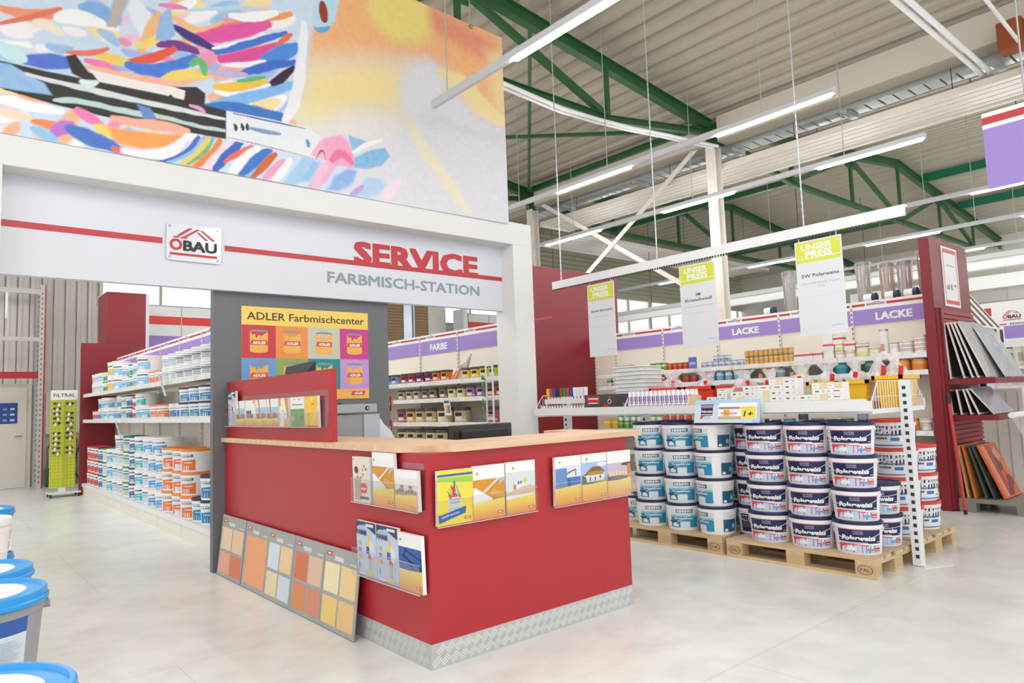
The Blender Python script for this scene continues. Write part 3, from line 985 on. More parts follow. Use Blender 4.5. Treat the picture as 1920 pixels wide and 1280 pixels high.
S|7A3C90|0.093|0.32|1.42,4.38 1.56,4.42 1.69,4.41
S|F8DA78|0.066|0.32|1.25,4.31 1.33,4.36 1.4,4.41
S|EA5C48|0.081|0.32|1.17,4.15 1.36,4.24 1.53,4.38
S|F6F8FC|0.084|0.32|1.98,4.84 2.19,4.9 2.38,5.02
S|F4D468|0.093|0.32|0.99,4.15 1.09,4.15 1.17,4.15
S|F07C66|0.048|0.32|0.78,4.11 0.92,4.15 1.04,4.23
S|EF82B6|0.072|0.32|0.91,4.08 1.01,4.08 1.09,4.07
S|F2F4FA|0.039|0.32|1.83,4.48 1.98,4.56 2.15,4.67
S|4678D2|0.066|0.32|1.85,4.44 2.15,4.63 2.48,4.85
S|E0509A|0.122|0.32|1.89,4.4 2.15,4.52 2.38,4.68
S|EE7048|0.052|0.32|2.38,4.68 2.46,4.78 2.53,4.85
S|4E8CDC|0.144|0.32|2.28,4.52 2.43,4.63 2.58,4.75
S|F2F4FA|0.056|0.32|1.94,4.36 2.1,4.42 2.28,4.5
S|3C70D0|0.091|0.32|2.09,4.33 2.31,4.46 2.55,4.58
S|C6B4E6|0.071|0.32|1.83,4.25 1.98,4.29 2.12,4.32
S|3E1E40|0.075|0.32|2.28,4.25 2.41,4.37 2.55,4.53
S|F4C64E|0.075|0.32|1.85,4.13 2.04,4.19 2.28,4.32
S|5EBC70|0.039|0.32|2.04,4.24 2.15,4.29 2.28,4.35
S|F4F6FA|0.055|0.32|1.86,4.09 2.07,4.13 2.31,4.29
S|84BCF0|0.108|0.32|1.85,3.98 2.15,4.13 2.55,4.36
S|3C78C6|0.146|0.32|1.77,3.92 2.07,3.97 2.48,4.01
S|F0F0F8|0.114|0.32|2.65,5 2.59,4.37 2.47,3.98
S|5878D4|0.124|0.32|0.53,3.97 0.67,4.01 0.83,4.04
S|C8EAF0|0.133|0.32|0.37,4.03 0.43,4 0.5,3.98
S|4E80DC|0.112|0.32|1.19,4.13 1.43,4.16 1.67,4.35
S|F8D772|0.099|0.32|1.45,4.09 1.62,4.18 1.77,4.2
S|68C078|0.069|0.32|1.65,4.28 1.72,4.33 1.76,4.23
S|FABCA0|0.088|0.32|0.92,4.02 1.23,4.03 1.56,4.07
S|FAFAFC|0.128|0.32|0.73,4.37 0.86,4.42 0.99,4.43
S|F4E8D8|0.083|0.32|0.58,4.28 0.66,4.29 0.73,4.25
S|A8C8EE|0.087|0.32|0.99,4.35 1.04,4.33 1.1,4.29
P|96BEE8|0|0.01|1.41,4.63 1.49,4.74 1.53,4.5 1.45,4.42 1.38,4.41
P|BEB4B4|0|0.01|1.08,4.7 1.2,4.74 1.1,4.42 1.04,4.41
P|BCDCF4|0|0.02|2.77,5.36 3.03,5.46 2.97,5.14 2.85,4.98 2.74,5.03
S|963C26|0.098|0.32|2.84,5.28 2.85,5.19 2.86,5.11
S|64AADC|0.054|0.32|2.78,4.99 2.83,4.99 2.91,5.05
S|B4DCF8|0.058|0.32|0.55,4.93 0.66,4.96 0.87,5.19
S|E45AA4|0.104|0.32|0.59,5.26 0.77,5.35 0.95,5.49
S|F4BE84|0.069|0.32|0.53,5.32 0.7,5.41 0.76,5.44
S|7A3C90|0.079|0.32|0.14,4.53 0.28,4.6 0.42,4.63
S|F4C64E|0.07|0.32|0.92,4.82 1.05,4.83 1.32,5.1
S|EE7048|0.098|0.32|0.6,4.82 0.75,4.85 0.89,4.95
S|E45AA4|0.144|0.32|1.42,5.25 1.63,5.33 1.88,5.46
S|F4BE84|0.12|0.32|1.74,5.7 1.92,5.77 2.07,5.89
S|E45AA4|0.063|0.32|0.61,5.38 0.73,5.43 0.91,5.61
S|F4BE84|0.079|0.32|0.09,4.84 0.19,4.91 0.37,4.98
S|F4BE84|0.064|0.32|0.77,4.67 0.96,4.74 1.17,4.91
S|4E8CDC|0.138|0.32|1.29,4.8 1.5,4.9 1.6,4.95
S|F4BE84|0.104|0.32|0.73,4.58 0.91,4.65 1.04,4.75
S|FAFAFC|0.127|0.32|1.69,5.94 1.93,6.02 2.05,6.16
S|7A3C90|0.085|0.32|1.02,5.44 1.13,5.51 1.41,5.61
S|FAFAFC|0.093|0.32|1.5,5.24 1.6,5.26 1.88,5.43
S|F4BE84|0.108|0.32|1.86,6.12 1.97,6.15 2.39,6.5
S|86B4E6|0.129|0.32|1.46,5.74 1.57,5.76 1.91,6.06
S|F4C64E|0.14|0.32|1.97,6.17 2.16,6.24 2.36,6.48
S|F4C64E|0.108|0.32|0.76,4.88 0.9,4.97 1.09,5.01
S|F4C64E|0.094|0.32|1.03,4.8 1.13,4.85 1.4,4.94
S|4E8CDC|0.147|0.32|2.02,6.18 2.27,6.33 2.53,6.5
S|FAFAFC|0.138|0.32|2.08,5.47 2.31,5.58 2.44,5.72
S|B4DCF8|0.076|0.32|1.1,5.06 1.21,5.1 1.36,5.25
S|B4DCF8|0.093|0.32|2.54,5.36 2.83,5.47 3.14,5.58
S|F4BE84|0.076|0.32|2.18,5.48 2.36,5.58 2.59,5.77
S|7A3C90|0.094|0.32|2.65,6.39 2.81,6.51 3.23,6.74
S|7A3C90|0.107|0.32|1.39,5.89 1.58,6.02 1.73,6.1
S|F0987A|0.107|0.32|0.17,4.41 0.24,4.47 0.5,4.59
S|E45AA4|0.128|0.32|0.81,5.4 0.94,5.44 1.08,5.55
S|EE7048|0.095|0.32|2.14,6.27 2.34,6.34 2.49,6.56
S|F0987A|0.067|0.32|1.23,5.77 1.36,5.8 1.66,6
S|4E8CDC|0.074|0.32|0.2,4.36 0.34,4.45 0.47,4.54
S|F0987A|0.07|0.32|0.89,5.24 1,5.31 1.31,5.5
P|34302F|0|0.006|0.77,4.08 0.83,4.11 0.92,3.99 1.17,3.99 1.56,4.05 1.7,4.09 1.77,4.05 1.76,3.89 1.56,3.87 1.3,3.89 1.09,3.89 0.9,3.92 0.81,3.95
P|F3EBEA|0|0.004|0.92,4.02 1.09,4.02 1.3,4.02 1.51,4.04 1.61,4.03 1.6,3.94 1.54,3.93 1.5,3.97 1.43,3.89 1.39,3.91 1.32,3.86 1.24,3.86 1.19,3.89 1.11,3.89 1.07,3.92 1.03,3.9 0.99,3.93
P|33332F|0|0.006|0.39,3.92 0.64,3.92 0.91,3.93 1.43,3.95 1.94,3.94 1.94,3.68 1.43,3.66 1.05,3.66 0.7,3.67 0.38,3.71 0.18,3.72 0.17,3.91
P|98BFE6|0|0.008|0.17,3.88 0.43,3.91 0.64,3.82 0.69,3.74 0.48,3.72 0.18,3.7
S|DDE2E6|0.049|0.3|0.53,3.86 1.17,3.85 1.92,3.86
S|BFD8D6|0.049|0.3|0.7,3.71 1.05,3.74 1.92,3.75
S|1E1C1C|0.019|0.3|0.4,3.71 0.81,3.68 1.3,3.65
P|6890D0|0|0.01|1.25,3.82 1.35,3.81 1.4,3.72 1.3,3.71
S|D8F0EC|0.057|0.4|0.87,3.9 0.92,3.89 0.97,3.92
S|E8A0D0|0.04|0.4|1.65,3.91 1.73,3.9 1.76,3.87
S|F082B8|0.084|0.32|0.85,3.66 0.93,3.62 1.01,3.58
S|FAB49E|0.089|0.32|1.1,3.66 1.38,3.67 1.63,3.68
S|F8D672|0.091|0.32|0.98,3.56 1.05,3.54 1.12,3.51
S|FAFAFC|0.08|0.32|0.38,3.62 0.54,3.62 0.74,3.63
S|F6DCC0|0.066|0.32|0.38,3.54 0.46,3.53 0.54,3.54
S|F48E5A|0.073|0.32|0.59,3.5 0.67,3.5 0.75,3.5
S|BE78D2|0.088|0.32|0.7,3.44 0.76,3.5 0.81,3.54
S|4C78CA|0.132|0.32|0.81,3.5 0.95,3.46 1.12,3.41
S|EC6E50|0.049|0.32|1.1,3.41 1.19,3.39 1.29,3.39
S|9AC8EE|0.081|0.32|0.59,3.44 0.65,3.42 0.71,3.38
P|FAA55C|0|0.015|1.05,3.58 1.36,3.6 1.61,3.64 1.5,3.51 1.3,3.45 1.11,3.46
S|F6F2F6|0.074|0.35|1.17,3.4 1.43,3.45 1.63,3.64
S|5A6CC8|0.051|0.35|1.38,3.36 1.58,3.46 1.72,3.65
S|88C4E8|0.03|0.35|1.48,3.38 1.65,3.49 1.75,3.65
S|E8D070|0.067|0.35|1.58,3.39 1.7,3.49 1.8,3.66
S|7AB880|0.034|0.35|1.63,3.39 1.76,3.52 1.83,3.66
S|F08848|0.068|0.35|1.7,3.38 1.82,3.51 1.89,3.66
S|F4DCEA|0.084|0.35|1.78,3.38 1.89,3.53 1.97,3.66
S|3E68C0|0.085|0.35|1.86,3.39 1.96,3.54 2.06,3.68
S|F0704E|0.045|0.35|1.94,3.47 2.04,3.57 2.17,3.67
S|F4F4F8|0.086|0.35|1.98,3.38 2.1,3.54 2.21,3.66
S|3E78CC|0.087|0.35|2.06,3.38 2.21,3.56 2.32,3.67
S|D06838|0.072|0.35|2.16,3.38 2.28,3.53 2.37,3.64
S|F0A0C4|0.072|0.35|2.26,3.38 2.34,3.47 2.44,3.59
S|F4F0F4|0.073|0.35|2.36,3.37 2.42,3.47 2.51,3.61
S|F0B0D0|0.103|0.35|2.71,3.39 2.82,3.51 2.93,3.66
P|96C2E8|0|0.03|2.45,3.38 2.54,3.53 2.64,3.67 2.8,3.65 2.78,3.54 2.69,3.44
P|E6EAF0|0|0.006|1.94,3.94 2.31,3.96 2.68,3.96 2.89,3.89 2.88,3.66 2.64,3.67 1.94,3.68
S|3C5E90|0.017|0.3|2,3.93 2.31,3.94 2.65,3.95
S|B08CA8|0.013|0.3|1.95,3.7 2.31,3.69 2.82,3.67
S|30343C|0.032|0.2|2.01,3.83 2.02,3.81 2.02,3.78
S|30343C|0.032|0.2|2.07,3.85 2.08,3.82 2.08,3.8
S|30343C|0.032|0.2|2.12,3.86 2.12,3.83 2.12,3.81
S|7E9CC4|0.043|0.5|2.14,3.83 2.28,3.83 2.41,3.84
P|F0B8CE|0|0.008|2.7,3.7 2.8,3.87 2.89,3.85 2.88,3.67
S|C83C7E|0.021|0.3|2.76,3.68 2.82,3.77 2.85,3.69
S|6E9CC8|0.041|0.4|2.67,3.84 2.68,3.81 2.68,3.78
P|F0A8C8|0|0.02|2.82,3.89 3.02,3.98 3.1,3.91 3.15,3.79 3.14,3.66 2.87,3.66
S|EC78A8|0.088|0.5|2.91,3.7 3.02,3.78 3.13,3.71
P|8CC0E6|0|0.01|3.09,3.99 3.23,3.98 3.33,3.96 3.13,3.84
S|F4EEF0|0.047|0.4|3.14,3.82 3.29,3.93 3.45,4.03
P|84BCE4|0|0.012|3.15,3.77 3.33,3.89 3.49,3.95 3.55,3.87 3.45,3.75 3.28,3.68 3.15,3.67
P|90B6E6|0|0.025|2.86,3.38 2.94,3.54 3.09,3.65 3.18,3.64 3.13,3.5 3.01,3.41
P|B0D0EC|0|0.03|3.15,3.38 3.28,3.59 3.44,3.61 3.51,3.55 3.32,3.38
S|BEA4DC|0.061|0.5|3.12,3.39 3.18,3.44 3.24,3.5
S|F2C0D6|0.093|0.5|2.74,3.4 2.8,3.54 2.87,3.66
S|A8CCEC|0.108|0.5|2.48,3.35 2.59,3.5 2.69,3.63
S|F0DCE8|0.111|0.9|3.48,3.4 3.56,3.52 3.65,3.63"""
def canvas(x0, x1, z0, z1, nx, nz):
    XG, ZG = np.meshgrid(np.linspace(x0, x1, nx), np.linspace(z0, z1, nz))
    img = np.ones((nz, nx, 3)) * 0.8
    wob = lambda f, p: np.sin(XG * f + p + 2.1 * np.sin(ZG * f * .7 + p)) * np.cos(ZG * f * 1.13 - p)
    XW = XG + .010 * wob(9, .3) + .003 * wob(31, 1.9)        # slightly uneven brush edges
    ZW = ZG + .008 * wob(11, 2.2) + .003 * wob(37, .4)
    for ln in STROKES.strip().split('\n'):
        k, h, wd, soft, ps = ln.split('|')
        wd, soft = float(wd), float(soft)
        q = np.array([tuple(map(float, s_.split(','))) for s_ in ps.split()])
        c = np.array(lin(h))
        mg = (soft * 1.2 if k == 'P' else wd * (1 + soft)) + .06
        ia, ib = np.clip(((q[:, 0].min() - mg - x0) / (x1 - x0) * nx, (q[:, 0].max() + mg - x0) / (x1 - x0) * nx), 0, nx).astype(int)
        ja, jb = np.clip(((q[:, 1].min() - mg - z0) / (z1 - z0) * nz, (q[:, 1].max() + mg - z0) / (z1 - z0) * nz), 0, nz).astype(int)
        if ib <= ia or jb <= ja: continue
        sl = (slice(ja, jb), slice(ia, ib))
        X, Z = (XG[sl], ZG[sl]) if k == 'P' or wd < .045 else (XW[sl], ZW[sl])
        if k == 'P':
            P = [tuple(p) for p in q]
            inside = np.zeros(X.shape, bool)
            d = np.full(X.shape, 1e9)
            for i in range(len(P)):
                (xa, za), (xb, zb) = P[i], P[i - 1]
                cond = (za > Z) != (zb > Z)
                xi = (xb - xa) * (Z - za) / (zb - za + 1e-12) + xa
                inside ^= cond & (X < xi)
                L2 = (xb - xa) ** 2 + (zb - za) ** 2 + 1e-9
                t_ = np.clip(((X - xa) * (xb - xa) + (Z - za) * (zb - za)) / L2, 0, 1)
                d = np.minimum(d, np.hypot(X - xa - t_ * (xb - xa), Z - za - t_ * (zb - za)))
            a = np.clip(np.where(inside, d, -d) / (2 * soft) + 0.5, 0, 1)
        else:
            a = np.zeros(X.shape)
            n = max(16, int(np.sum(np.hypot(*np.diff(q, axis=0).T)) / max(0.012, wd * 0.22)))
            tt = np.linspace(0, 1, n)
            if len(q) == 3:
                pts = np.outer((1 - tt) ** 2, q[0]) + np.outer(2 * tt * (1 - tt), 2 * q[1] - (q[0] + q[2]) / 2) + np.outer(tt ** 2, q[2])
            else:
                u = np.linspace(0, 1, len(q)); pts = np.stack([np.interp(tt, u, q[:, 0]), np.interp(tt, u, q[:, 1])], 1)
            for i in range(n):
                r = wd / 2 * ((0.45 + 0.55 * math.sin(PI * (0.08 + 0.84 * tt[i]))) if wd < 0.5 else 1)
                dd = np.hypot(X - pts[i, 0], Z - pts[i, 1])
                a = np.maximum(a, np.clip((r - dd) / (r * soft + 0.004) + 0.5, 0, 1))
        a = (a * a * (3 - 2 * a))[..., None]
        img[sl] = img[sl] * (1 - a) + c * a
    return XG, ZG, np.clip(img, 0, .95)

nx, nz = 640, 320
BX0, BX1, BZ0, BZ1 = -0.1, 5.085, 3.375, 5.72
X, Z, img = canvas(BX0, BX1, BZ0, BZ1, nx, nz)
top = 5.60 + 0.05 * np.abs(np.sin((X - 5.085) * PI / 1.6)) ** 0.5 * 0 + 0.035 * np.clip((4.6 - X) / 1.0, 0, 1.2)
Zg = BZ0 + (Z - BZ0) / (BZ1 - BZ0) * (top - BZ0)
Yg = 5.945 - 0.006 * np.sin(X * 2.1 + Z) - 0.012 * np.exp(-((X - 4.45 + (Z - 4.9) * -0.35) / 0.09) ** 2) * np.clip((Z - 4.2) / 1.0, 0, 1)
me = bpy.data.meshes.new('print')
vs = np.stack([X - 2.5, Yg - 5.945, Zg - BZ0], -1).reshape(-1, 3)
idx = np.arange(nx * nz).reshape(nz, nx)
fs = np.stack([idx[:-1, :-1], idx[:-1, 1:], idx[1:, 1:], idx[1:, :-1]], -1).reshape(-1, 4)
me.from_pydata(vs.tolist(), [], fs.tolist())
ca = me.color_attributes.new('print', 'FLOAT_COLOR', 'POINT')
ca.data.foreach_set('color', np.concatenate([img, np.ones((nz, nx, 1))], -1).reshape(-1).astype(np.float32))
me.polygons.foreach_set('use_smooth', [True] * len(me.polygons))
pm = bpy.data.materials.new('printed_cloth'); pm.use_nodes = True
nt = pm.node_tree
at = nt.nodes.new('ShaderNodeAttribute'); at.attribute_name = 'print'
nz_ = nt.nodes.new('ShaderNodeTexNoise'); nz_.inputs['Scale'].default_value = 16; nz_.inputs['Detail'].default_value = 6
mxx = nt.nodes.new('ShaderNodeMix'); mxx.data_type = 'RGBA'; mxx.blend_type = 'OVERLAY'; mxx.inputs['Factor'].default_value = 0.22
tcx = nt.nodes.new('ShaderNodeTexCoord')
nt.links.new(tcx.outputs['Object'], nz_.inputs['Vector'])
nt.links.new(at.outputs['Color'], mxx.inputs['A']); nt.links.new(nz_.outputs['Fac'], mxx.inputs['B'])
nt.links.new(mxx.outputs['Result'], nt.nodes['Principled BSDF'].inputs['Base Color'])
nt.nodes['Principled BSDF'].inputs['Roughness'].default_value = 0.6
me.materials.append(pm)
t = thing('printed_banner', 'huge colourful banner of a paint-covered smiling face biting a paintbrush', 'banner', (2.5, 5.945, BZ0))
o = link('cloth', me); o.parent = t
for x in (4.62, 3.4):
    b = B(); b.tube((x, 5.95, 5.55), (x, 5.95, roof_z(x)), 0.005, GALV, 5); b.tube((x - .02, 5.93, 5.57), (x + .02, 5.93, 5.57), 0.02, STEEL, 8); part('hanger', b, t)

# ================================================================== colour-mixing poster on the grey panel
t = thing('poster', 'yellow poster of eight paint tins on coloured squares, on the grey panel', 'poster', (2.8, 6.25, 1.43))
O = (2.171, 6.25, 1.434); PWD, PH = 1.258, 0.853
b = B(); fbox(b, O, XF, ZU, 0, PWD, 0, PH, 0.001, 0.007, mat('F6D568', 0.4, var=0.01)); sheet = part('sheet', b, t)
b = B()
xs = [0, .31, .619, .948, PWD]; ys = [.096, .387, .686]
cells = [['6CA0DC', '8DAE5A', '0E8E90', 'C79AD8'], ['CB3C46', 'F0934C', 'C9CBB4', 'CE3C8E']]
for r in range(2):
    for c in range(4):
        b.rect(O, XF, ZU, xs[c], xs[c + 1], ys[r], ys[r + 1], mat(cells[r][c], 0.4, var=0.01), 0.0085)
b.rect(O, XF, ZU, 0, PWD, 0, ys[0], mat('F5B95A', 0.4, var=0.01), 0.0085)
part('colour_squares', b, sheet)
TINY = mat('F2B954', 0.4, var=0.01); TINR = mat('D8463C', 0.4); RIM = mat('8F949A', 0.4)
for r in range(2):
    for c in range(4):
        b = B(); cx = (xs[c] + xs[c + 1]) / 2; cy = (ys[r] + ys[r + 1]) / 2
        w2 = 0.082
        drip = mat(cells[r][c], 0.4, var=0.01)
        arc = [(cx + w2 * math.cos(a), cy - .085 + .018 * math.sin(a)) for a in [PI + PI * i / 10 for i in range(11)]]
        b.shape(O, XF, ZU, arc + [(cx + w2, cy + .09), (cx - w2, cy + .09)], TINY, 0.010)
        el = [(cx + w2 * 1.04 * math.cos(2 * PI * i / 20), cy + .092 + .016 * math.sin(2 * PI * i / 20)) for i in range(20)]
        b.shape(O, XF, ZU, el, RIM, 0.0112)
        b.shape(O, XF, ZU, [(cx - w2 * .95, cy + .088), (cx - w2 * .7, cy + .06), (cx - w2 * .45, cy + .07), (cx - w2 * .3, cy + .03), (cx - w2 * .05, cy + .062),
                            (cx + w2 * .3, cy + .05), (cx + w2 * .55, cy + .07), (cx + w2 * .95, cy + .088)], drip, 0.0115)
        b.shape(O, XF, ZU, [(cx - w2, cy - .03), (cx + w2, cy - .03), (cx + w2 * .9, cy + .012), (cx - w2 * .85, cy + .012)], TINR, 0.012)
        b.text('ADLER', (O[0] + cx, O[1], O[2] + cy - .022), XF, ZU, 0.024, WHITE, 0.05, 0.2, width=0.125, lift=0.0128)
        if r == 0 and c in (0, 3): b.rect(O, XF, ZU, cx - w2 * .8, cx - w2 * .74, cy - .09, cy - .02, TINR, 0.0125)
        part('tin_picture', b, sheet)
b = B(); b.text('ADLER Farbmischcenter', (O[0] + .048, O[1], O[2] + .735), XF, ZU, 0.072, mat('3F3B34', 0.5), 0.008, align='l', width=1.165, lift=0.009); part('lettering', b, sheet)
b = B(); b.shape(O, XF, ZU, [(1.06, .035), (1.20, .035), (1.215, .075), (1.075, .075)], TINR, 0.010)
b.text('ADLER', (O[0] + 1.14, O[1], O[2] + .044), XF, ZU, 0.022, WHITE, 0.05, width=0.095, lift=0.011); part('maker_mark', b, sheet)

# ================================================================== service counter
t = thing('service_counter', 'red L-shaped service counter with beech top and tread-plate kick strip', 'counter', (2.8, 4.2, 0))
b = B()
b.box(2.03, 2.055, 3.12, 6.245, 0.126, 1.092, RED); b.box(2.03, 3.605, 3.095, 3.12, 0.126, 1.092, RED); b.box(3.58, 3.605, 3.12, 3.74, 0.126, 1.092, RED)
part('front_panels', b, t)
b = B()
b.box(2.028, 2.05, 3.118, 6.245, 0, 0.126, TREAD); b.box(2.028, 3.607, 3.093, 3.118, 0, 0.126, TREAD); b.box(3.585, 3.607, 3.118, 3.74, 0, 0.126, TREAD)
def lozenges(org, R, length):
    d = 0.057
    n = int(length / d)
    for i in range(n):
        for j in (0, 1):
            cx, cy = (i + .5) * d + (0.5 * d if j else 0), 0.036 + j * 0.055
            if cx > length - .02: continue
            a = 1 if (i + j) % 2 else 1
            for q in range(5):
                o_ = -0.018 + q * 0.009
                b.shape(org, R, ZU, [(cx + o_ - .013, cy + o_ * .75 + .012), (cx + o_ - .010, cy + o_ * .75 + .0165), (cx + o_ + .013, cy + o_ * .75 - .0105), (cx + o_ + .010, cy + o_ * .75 - .015)][::-1], LOZ, 0.0015)
lozenges((2.03, 3.093, 0), XF, 1.575)
lozenges((2.028, 3.8, 0), YB, 0.70)
part('kick_strip', b, t)
b = B()
pts = [(1.995, 6.24), (1.995, 3.34), (2.19, 3.055), (3.725, 3.055), (3.725, 3.80), (3.52, 3.80), (3.52, 3.50), (2.52, 3.50), (2.52, 6.24)]
b.prism([(x, y, 1.092) for x, y in pts], (0, 0, 0.035), BEECH_X)
part('worktop', b, t)
b = B(); b.box(2.05, 2.09, 4.235, 6.24, 1.127, 1.605, RED); part('upstand_panel', b, t)
b = B(); b.box(2.056, 3.579, 3.121, 4.5, 0.70, 0.73, mat('D8D4CC', 0.4)); b.box(2.4, 2.43, 4.4, 4.47, 0, 0.7, GREY); b.box(3.3, 3.33, 4.4, 4.47, 0, 0.7, GREY); part('inner_desk', b, t)

# ---- brochures
YG = [mat(h, 0.35, var=0.01) for h in ('F7DE6E', 'F7D764', 'F6CE5C', 'F5C558', 'F3BB56', 'F0B055', 'EEA553', 'EB9A52')]
PAPER = mat('F4F4F2', 0.4, var=0.01); LRED = mat('DB5A4A', 0.4)
def brochure(style, org, R, w_, h_, label, group, thick=0.010, lean=0.0, cat='brochure', name='brochure'):
    Rv, Uv = mathutils.Vector(R), mathutils.Vector(ZU)
    N = Rv.cross(Uv)
    Uv = (Uv + N * (-lean)).normalized()
    t = thing(name, label, cat, tuple(mathutils.Vector(org)), 0, group)
    b = B(); fbox(b, org, Rv, Uv, 0, w_, 0, h_, 0, thick, PAPER); part('pages', b, t)
    c = B(); O = mathutils.Vector(org) + Rv.cross(Uv) * thick
    lv = [0]
    def q(pts, h):
        lv[0] += 1
        c.shape(O, Rv, Uv, [(min(1, max(0, x)) * w_, min(1, max(0, y)) * h_) for x, y in pts], h if not isinstance(h, str) else mat(h, 0.35, var=0.01), 0.0003 + lv[0] * 0.0002)
    def rc(x0, x1, y0, y1, h): q([(x0, y0), (x1, y0), (x1, y1), (x0, y1)], h)
    def el(cx, cy, rx, ry, h): q([(cx + rx * math.cos(2 * PI * i / 14), cy + ry * math.sin(2 * PI * i / 14)) for i in range(14)], h)
    def logo(): rc(.74, .93, .075, .12, LRED); rc(.78, .89, .09, .105, 'FFFFFF')
    def base(y):
        for i in range(8): q([(0, y * (1 - i / 8) - .02 * (i == 0)), (0, y * (7 - i) / 8), (1, y * (7 - i) / 8), (1, y * (1 - i / 8) + .03 * (i == 0))], YG[i])
        logo()
    if style == 'stairs':
        rc(0, 1, .34, .74, 'D9952F'); q([(0, .34), (0, .60), (.62, .36), (.6, .34)], 'EEF0F4')
        for i in range(9): rc(.05 + i * .06, .10 + i * .06, .36, .60 - i * .026, 'F8F8FA')
        q([(.28, .5), (.38, .5), (.85, .74), (.75, .74)], 'EFE6D8'); q([(.8, .6), (1, .7), (1, .74), (.82, .74)], 'B9BCC6'); q([(.5, .42), (1, .36), (1, .45), (.6, .55)], 'E3A94C')
        base(.33); rc(.08, .14, .84, .88, 'E9943C')
    elif style == 'room':
        rc(0, 1, .36, .80, 'DADFE2'); q([(0, .36), (1, .36), (1, .5), (.75, .53), (0, .40)], 'DFC3A0'); q([(.1, .42), (.75, .56), (.75, .6), (.1, .48)], 'EDEDED')
        el(.65, .62, .06, .07, 'D3DC6A'); rc(.25, .33, .46, .56, 'C8843C'); rc(.4, .44, .56, .62, '4A4A4A'); rc(.48, .52, .57, .62, '4A4A4A'); base(.31); rc(.2, .25, .86, .9, 'D9783C')
    elif style == 'yellow':
        rc(0, 1, 0, 1, 'F6DE4A'); rc(0, 1, .885, .93, '2F6EC0'); q([(0, .80), (1, .74), (1, .86), (0, .87)], '9FD04E')
        rc(.3, .66, .28, .52, 'CDD9DC'); el(.48, .28, .18, .03, 'BCC9CC'); el(.48, .53, .19, .035, '8E9AA0')
        for i, h in enumerate(('2F9E4A', 'E8A23A', 'D8423A', '3E7CD0', 'F0C93A', '7AB8E4')): q([(.34 + i * .055, .52), (.375 + i * .055, .52), (.39 + (i - 2) * .05, .62 + (i % 3) * .05), (.36 + (i - 2) * .05, .62 + (i % 3) * .05)], h)
        rc(.45, .49, .55, .80, '2F6EC0'); rc(.42, .46, .55, .70, 'D8423A'); rc(.33, .64, .46, .52, LRED)
        c.text('ADLER', O + Rv * (.485 * w_) + Uv * (.47 * h_), Rv, Uv, .035 * h_, WHITE, .05, width=.24 * w_, lift=.006)
        c.text('VariColor', O + Rv * (.485 * w_) + Uv * (.385 * h_), Rv, Uv, .04 * h_, mat('5A6A78', .5), 0, width=.28 * w_, lift=.006)
        q([(.04, .05), (.78, .19), (.80, .31), (.1, .20), (.02, .20)], '2D62B4')
        c.text('ADLER VariColor', O + Rv * (.10 * w_) + Uv * (.135 * h_), Rv + Uv * .22 * w_ / h_, Uv, .035 * h_, WHITE, .02, align='l', width=.5 * w_, lift=.006)
        logo()
    elif style == 'farb':
        rc(0, 1, 0, 1, 'C3D0E4'); q([(0, .8), (.4, .95), (1, .8), (1, 1), (0, 1)], '2A3C5C'); el(.3, .86, .28, .07, 'A8C4E6'); rc(.5, .9, .92, .97, 'DDE6F0')
        c.text('FARB', O + Rv * (.04 * w_) + Uv * (.76 * h_), Rv, Uv, .085 * h_, mat('1E2A48', .5), .03, align='l', width=.52 * w_, lift=.006)
        el(.68, .5, .22, .16, 'DCE4F0'); q([(.45, .55), (.6, .45), (.7, .66), (.62, .72)], 'F2D23C'); el(.62, .74, .07, .05, 'E8C0A0'); q([(.48, .42), (.66, .42), (.66, .55), (.5, .56)], '2F62B0')
        el(.66, .36, .09, .06, 'E2503A'); q([(.56, .12), (.7, .12), (.72, .34), (.6, .34)], 'C4B4C0'); rc(.5, .8, .06, .1, 'F0D040')
        for i, h in enumerate(('8ED08A', 'C266B4', 'F0A040')): rc(.1, .24, .56 - i * .12, .63 - i * .12, h)
        rc(.1, .14, .14, .24, '5A7AA0'); rc(.1, .4, .03, .06, 'F0F2F6'); rc(0, 1, 0, .02, '9AA4B4')
    elif style == 'blue':
        rc(0, 1, .36, .76, '2F5FB0'); q([(.28, .7), (.33, .72), (1, .6), (1, .56)], '1C2A4A'); q([(.1, .6), (.14, .62), (1, .44), (1, .41)], '1C2A4A'); q([(.3, .7), (.34, .7), (.22, .58), (.16, .6)], '1C2A4A')
        q([(.28, .6), (.33, .6), (.75, .38), (.7, .37)], '1C2A4A'); el(.31, .71, .05, .03, '1C2A4A'); base(.36); rc(.08, .14, .87, .9, '6A6A6A')
    elif style == 'stones':
        rc(0, 1, .42, .8, 'ECEAE6')
        for x, y, a_ in ((.12, .46, .09), (.3, .5, .12), (.33, .6, .08), (.55, .46, .1), (.72, .5, .11), (.7, .6, .08), (.88, .46, .09)): el(x, y, a_, a_ * .5, '8E7358'); el(x, y + .02, a_ * .6, a_ * .2, 'C3AD90')
        rc(0, 1, .38, .45, 'B79A78'); base(.38); rc(.1, .9, .70, .705, 'C8C4BC')
    elif style == 'woman':
        rc(0, 1, 0, 1, 'E9DDD0'); q([(.08, .05), (.5, .05), (.48, .5), (.3, .6), (.1, .5)], 'B9A58E'); el(.28, .68, .12, .07, 'D9B496'); el(.22, .71, .12, .08, '5A4030'); el(.62, .32, .22, .12, 'D8402F'); rc(.46, .78, .29, .33, 'F2D8D0')
        rc(.4, .9, .08, .14, '4A4A58')
        for x, y, h in ((.6, .72, 'D23A4A'), (.7, .8, '3A5AB0'), (.8, .74, '4A4A70'), (.62, .62, 'E0702A'), (.5, .55, 'C83A78')): el(x, y, .03, .03, h)
        rc(.06, .14, .93, .95, '6A6058')
    elif style == 'blocks':
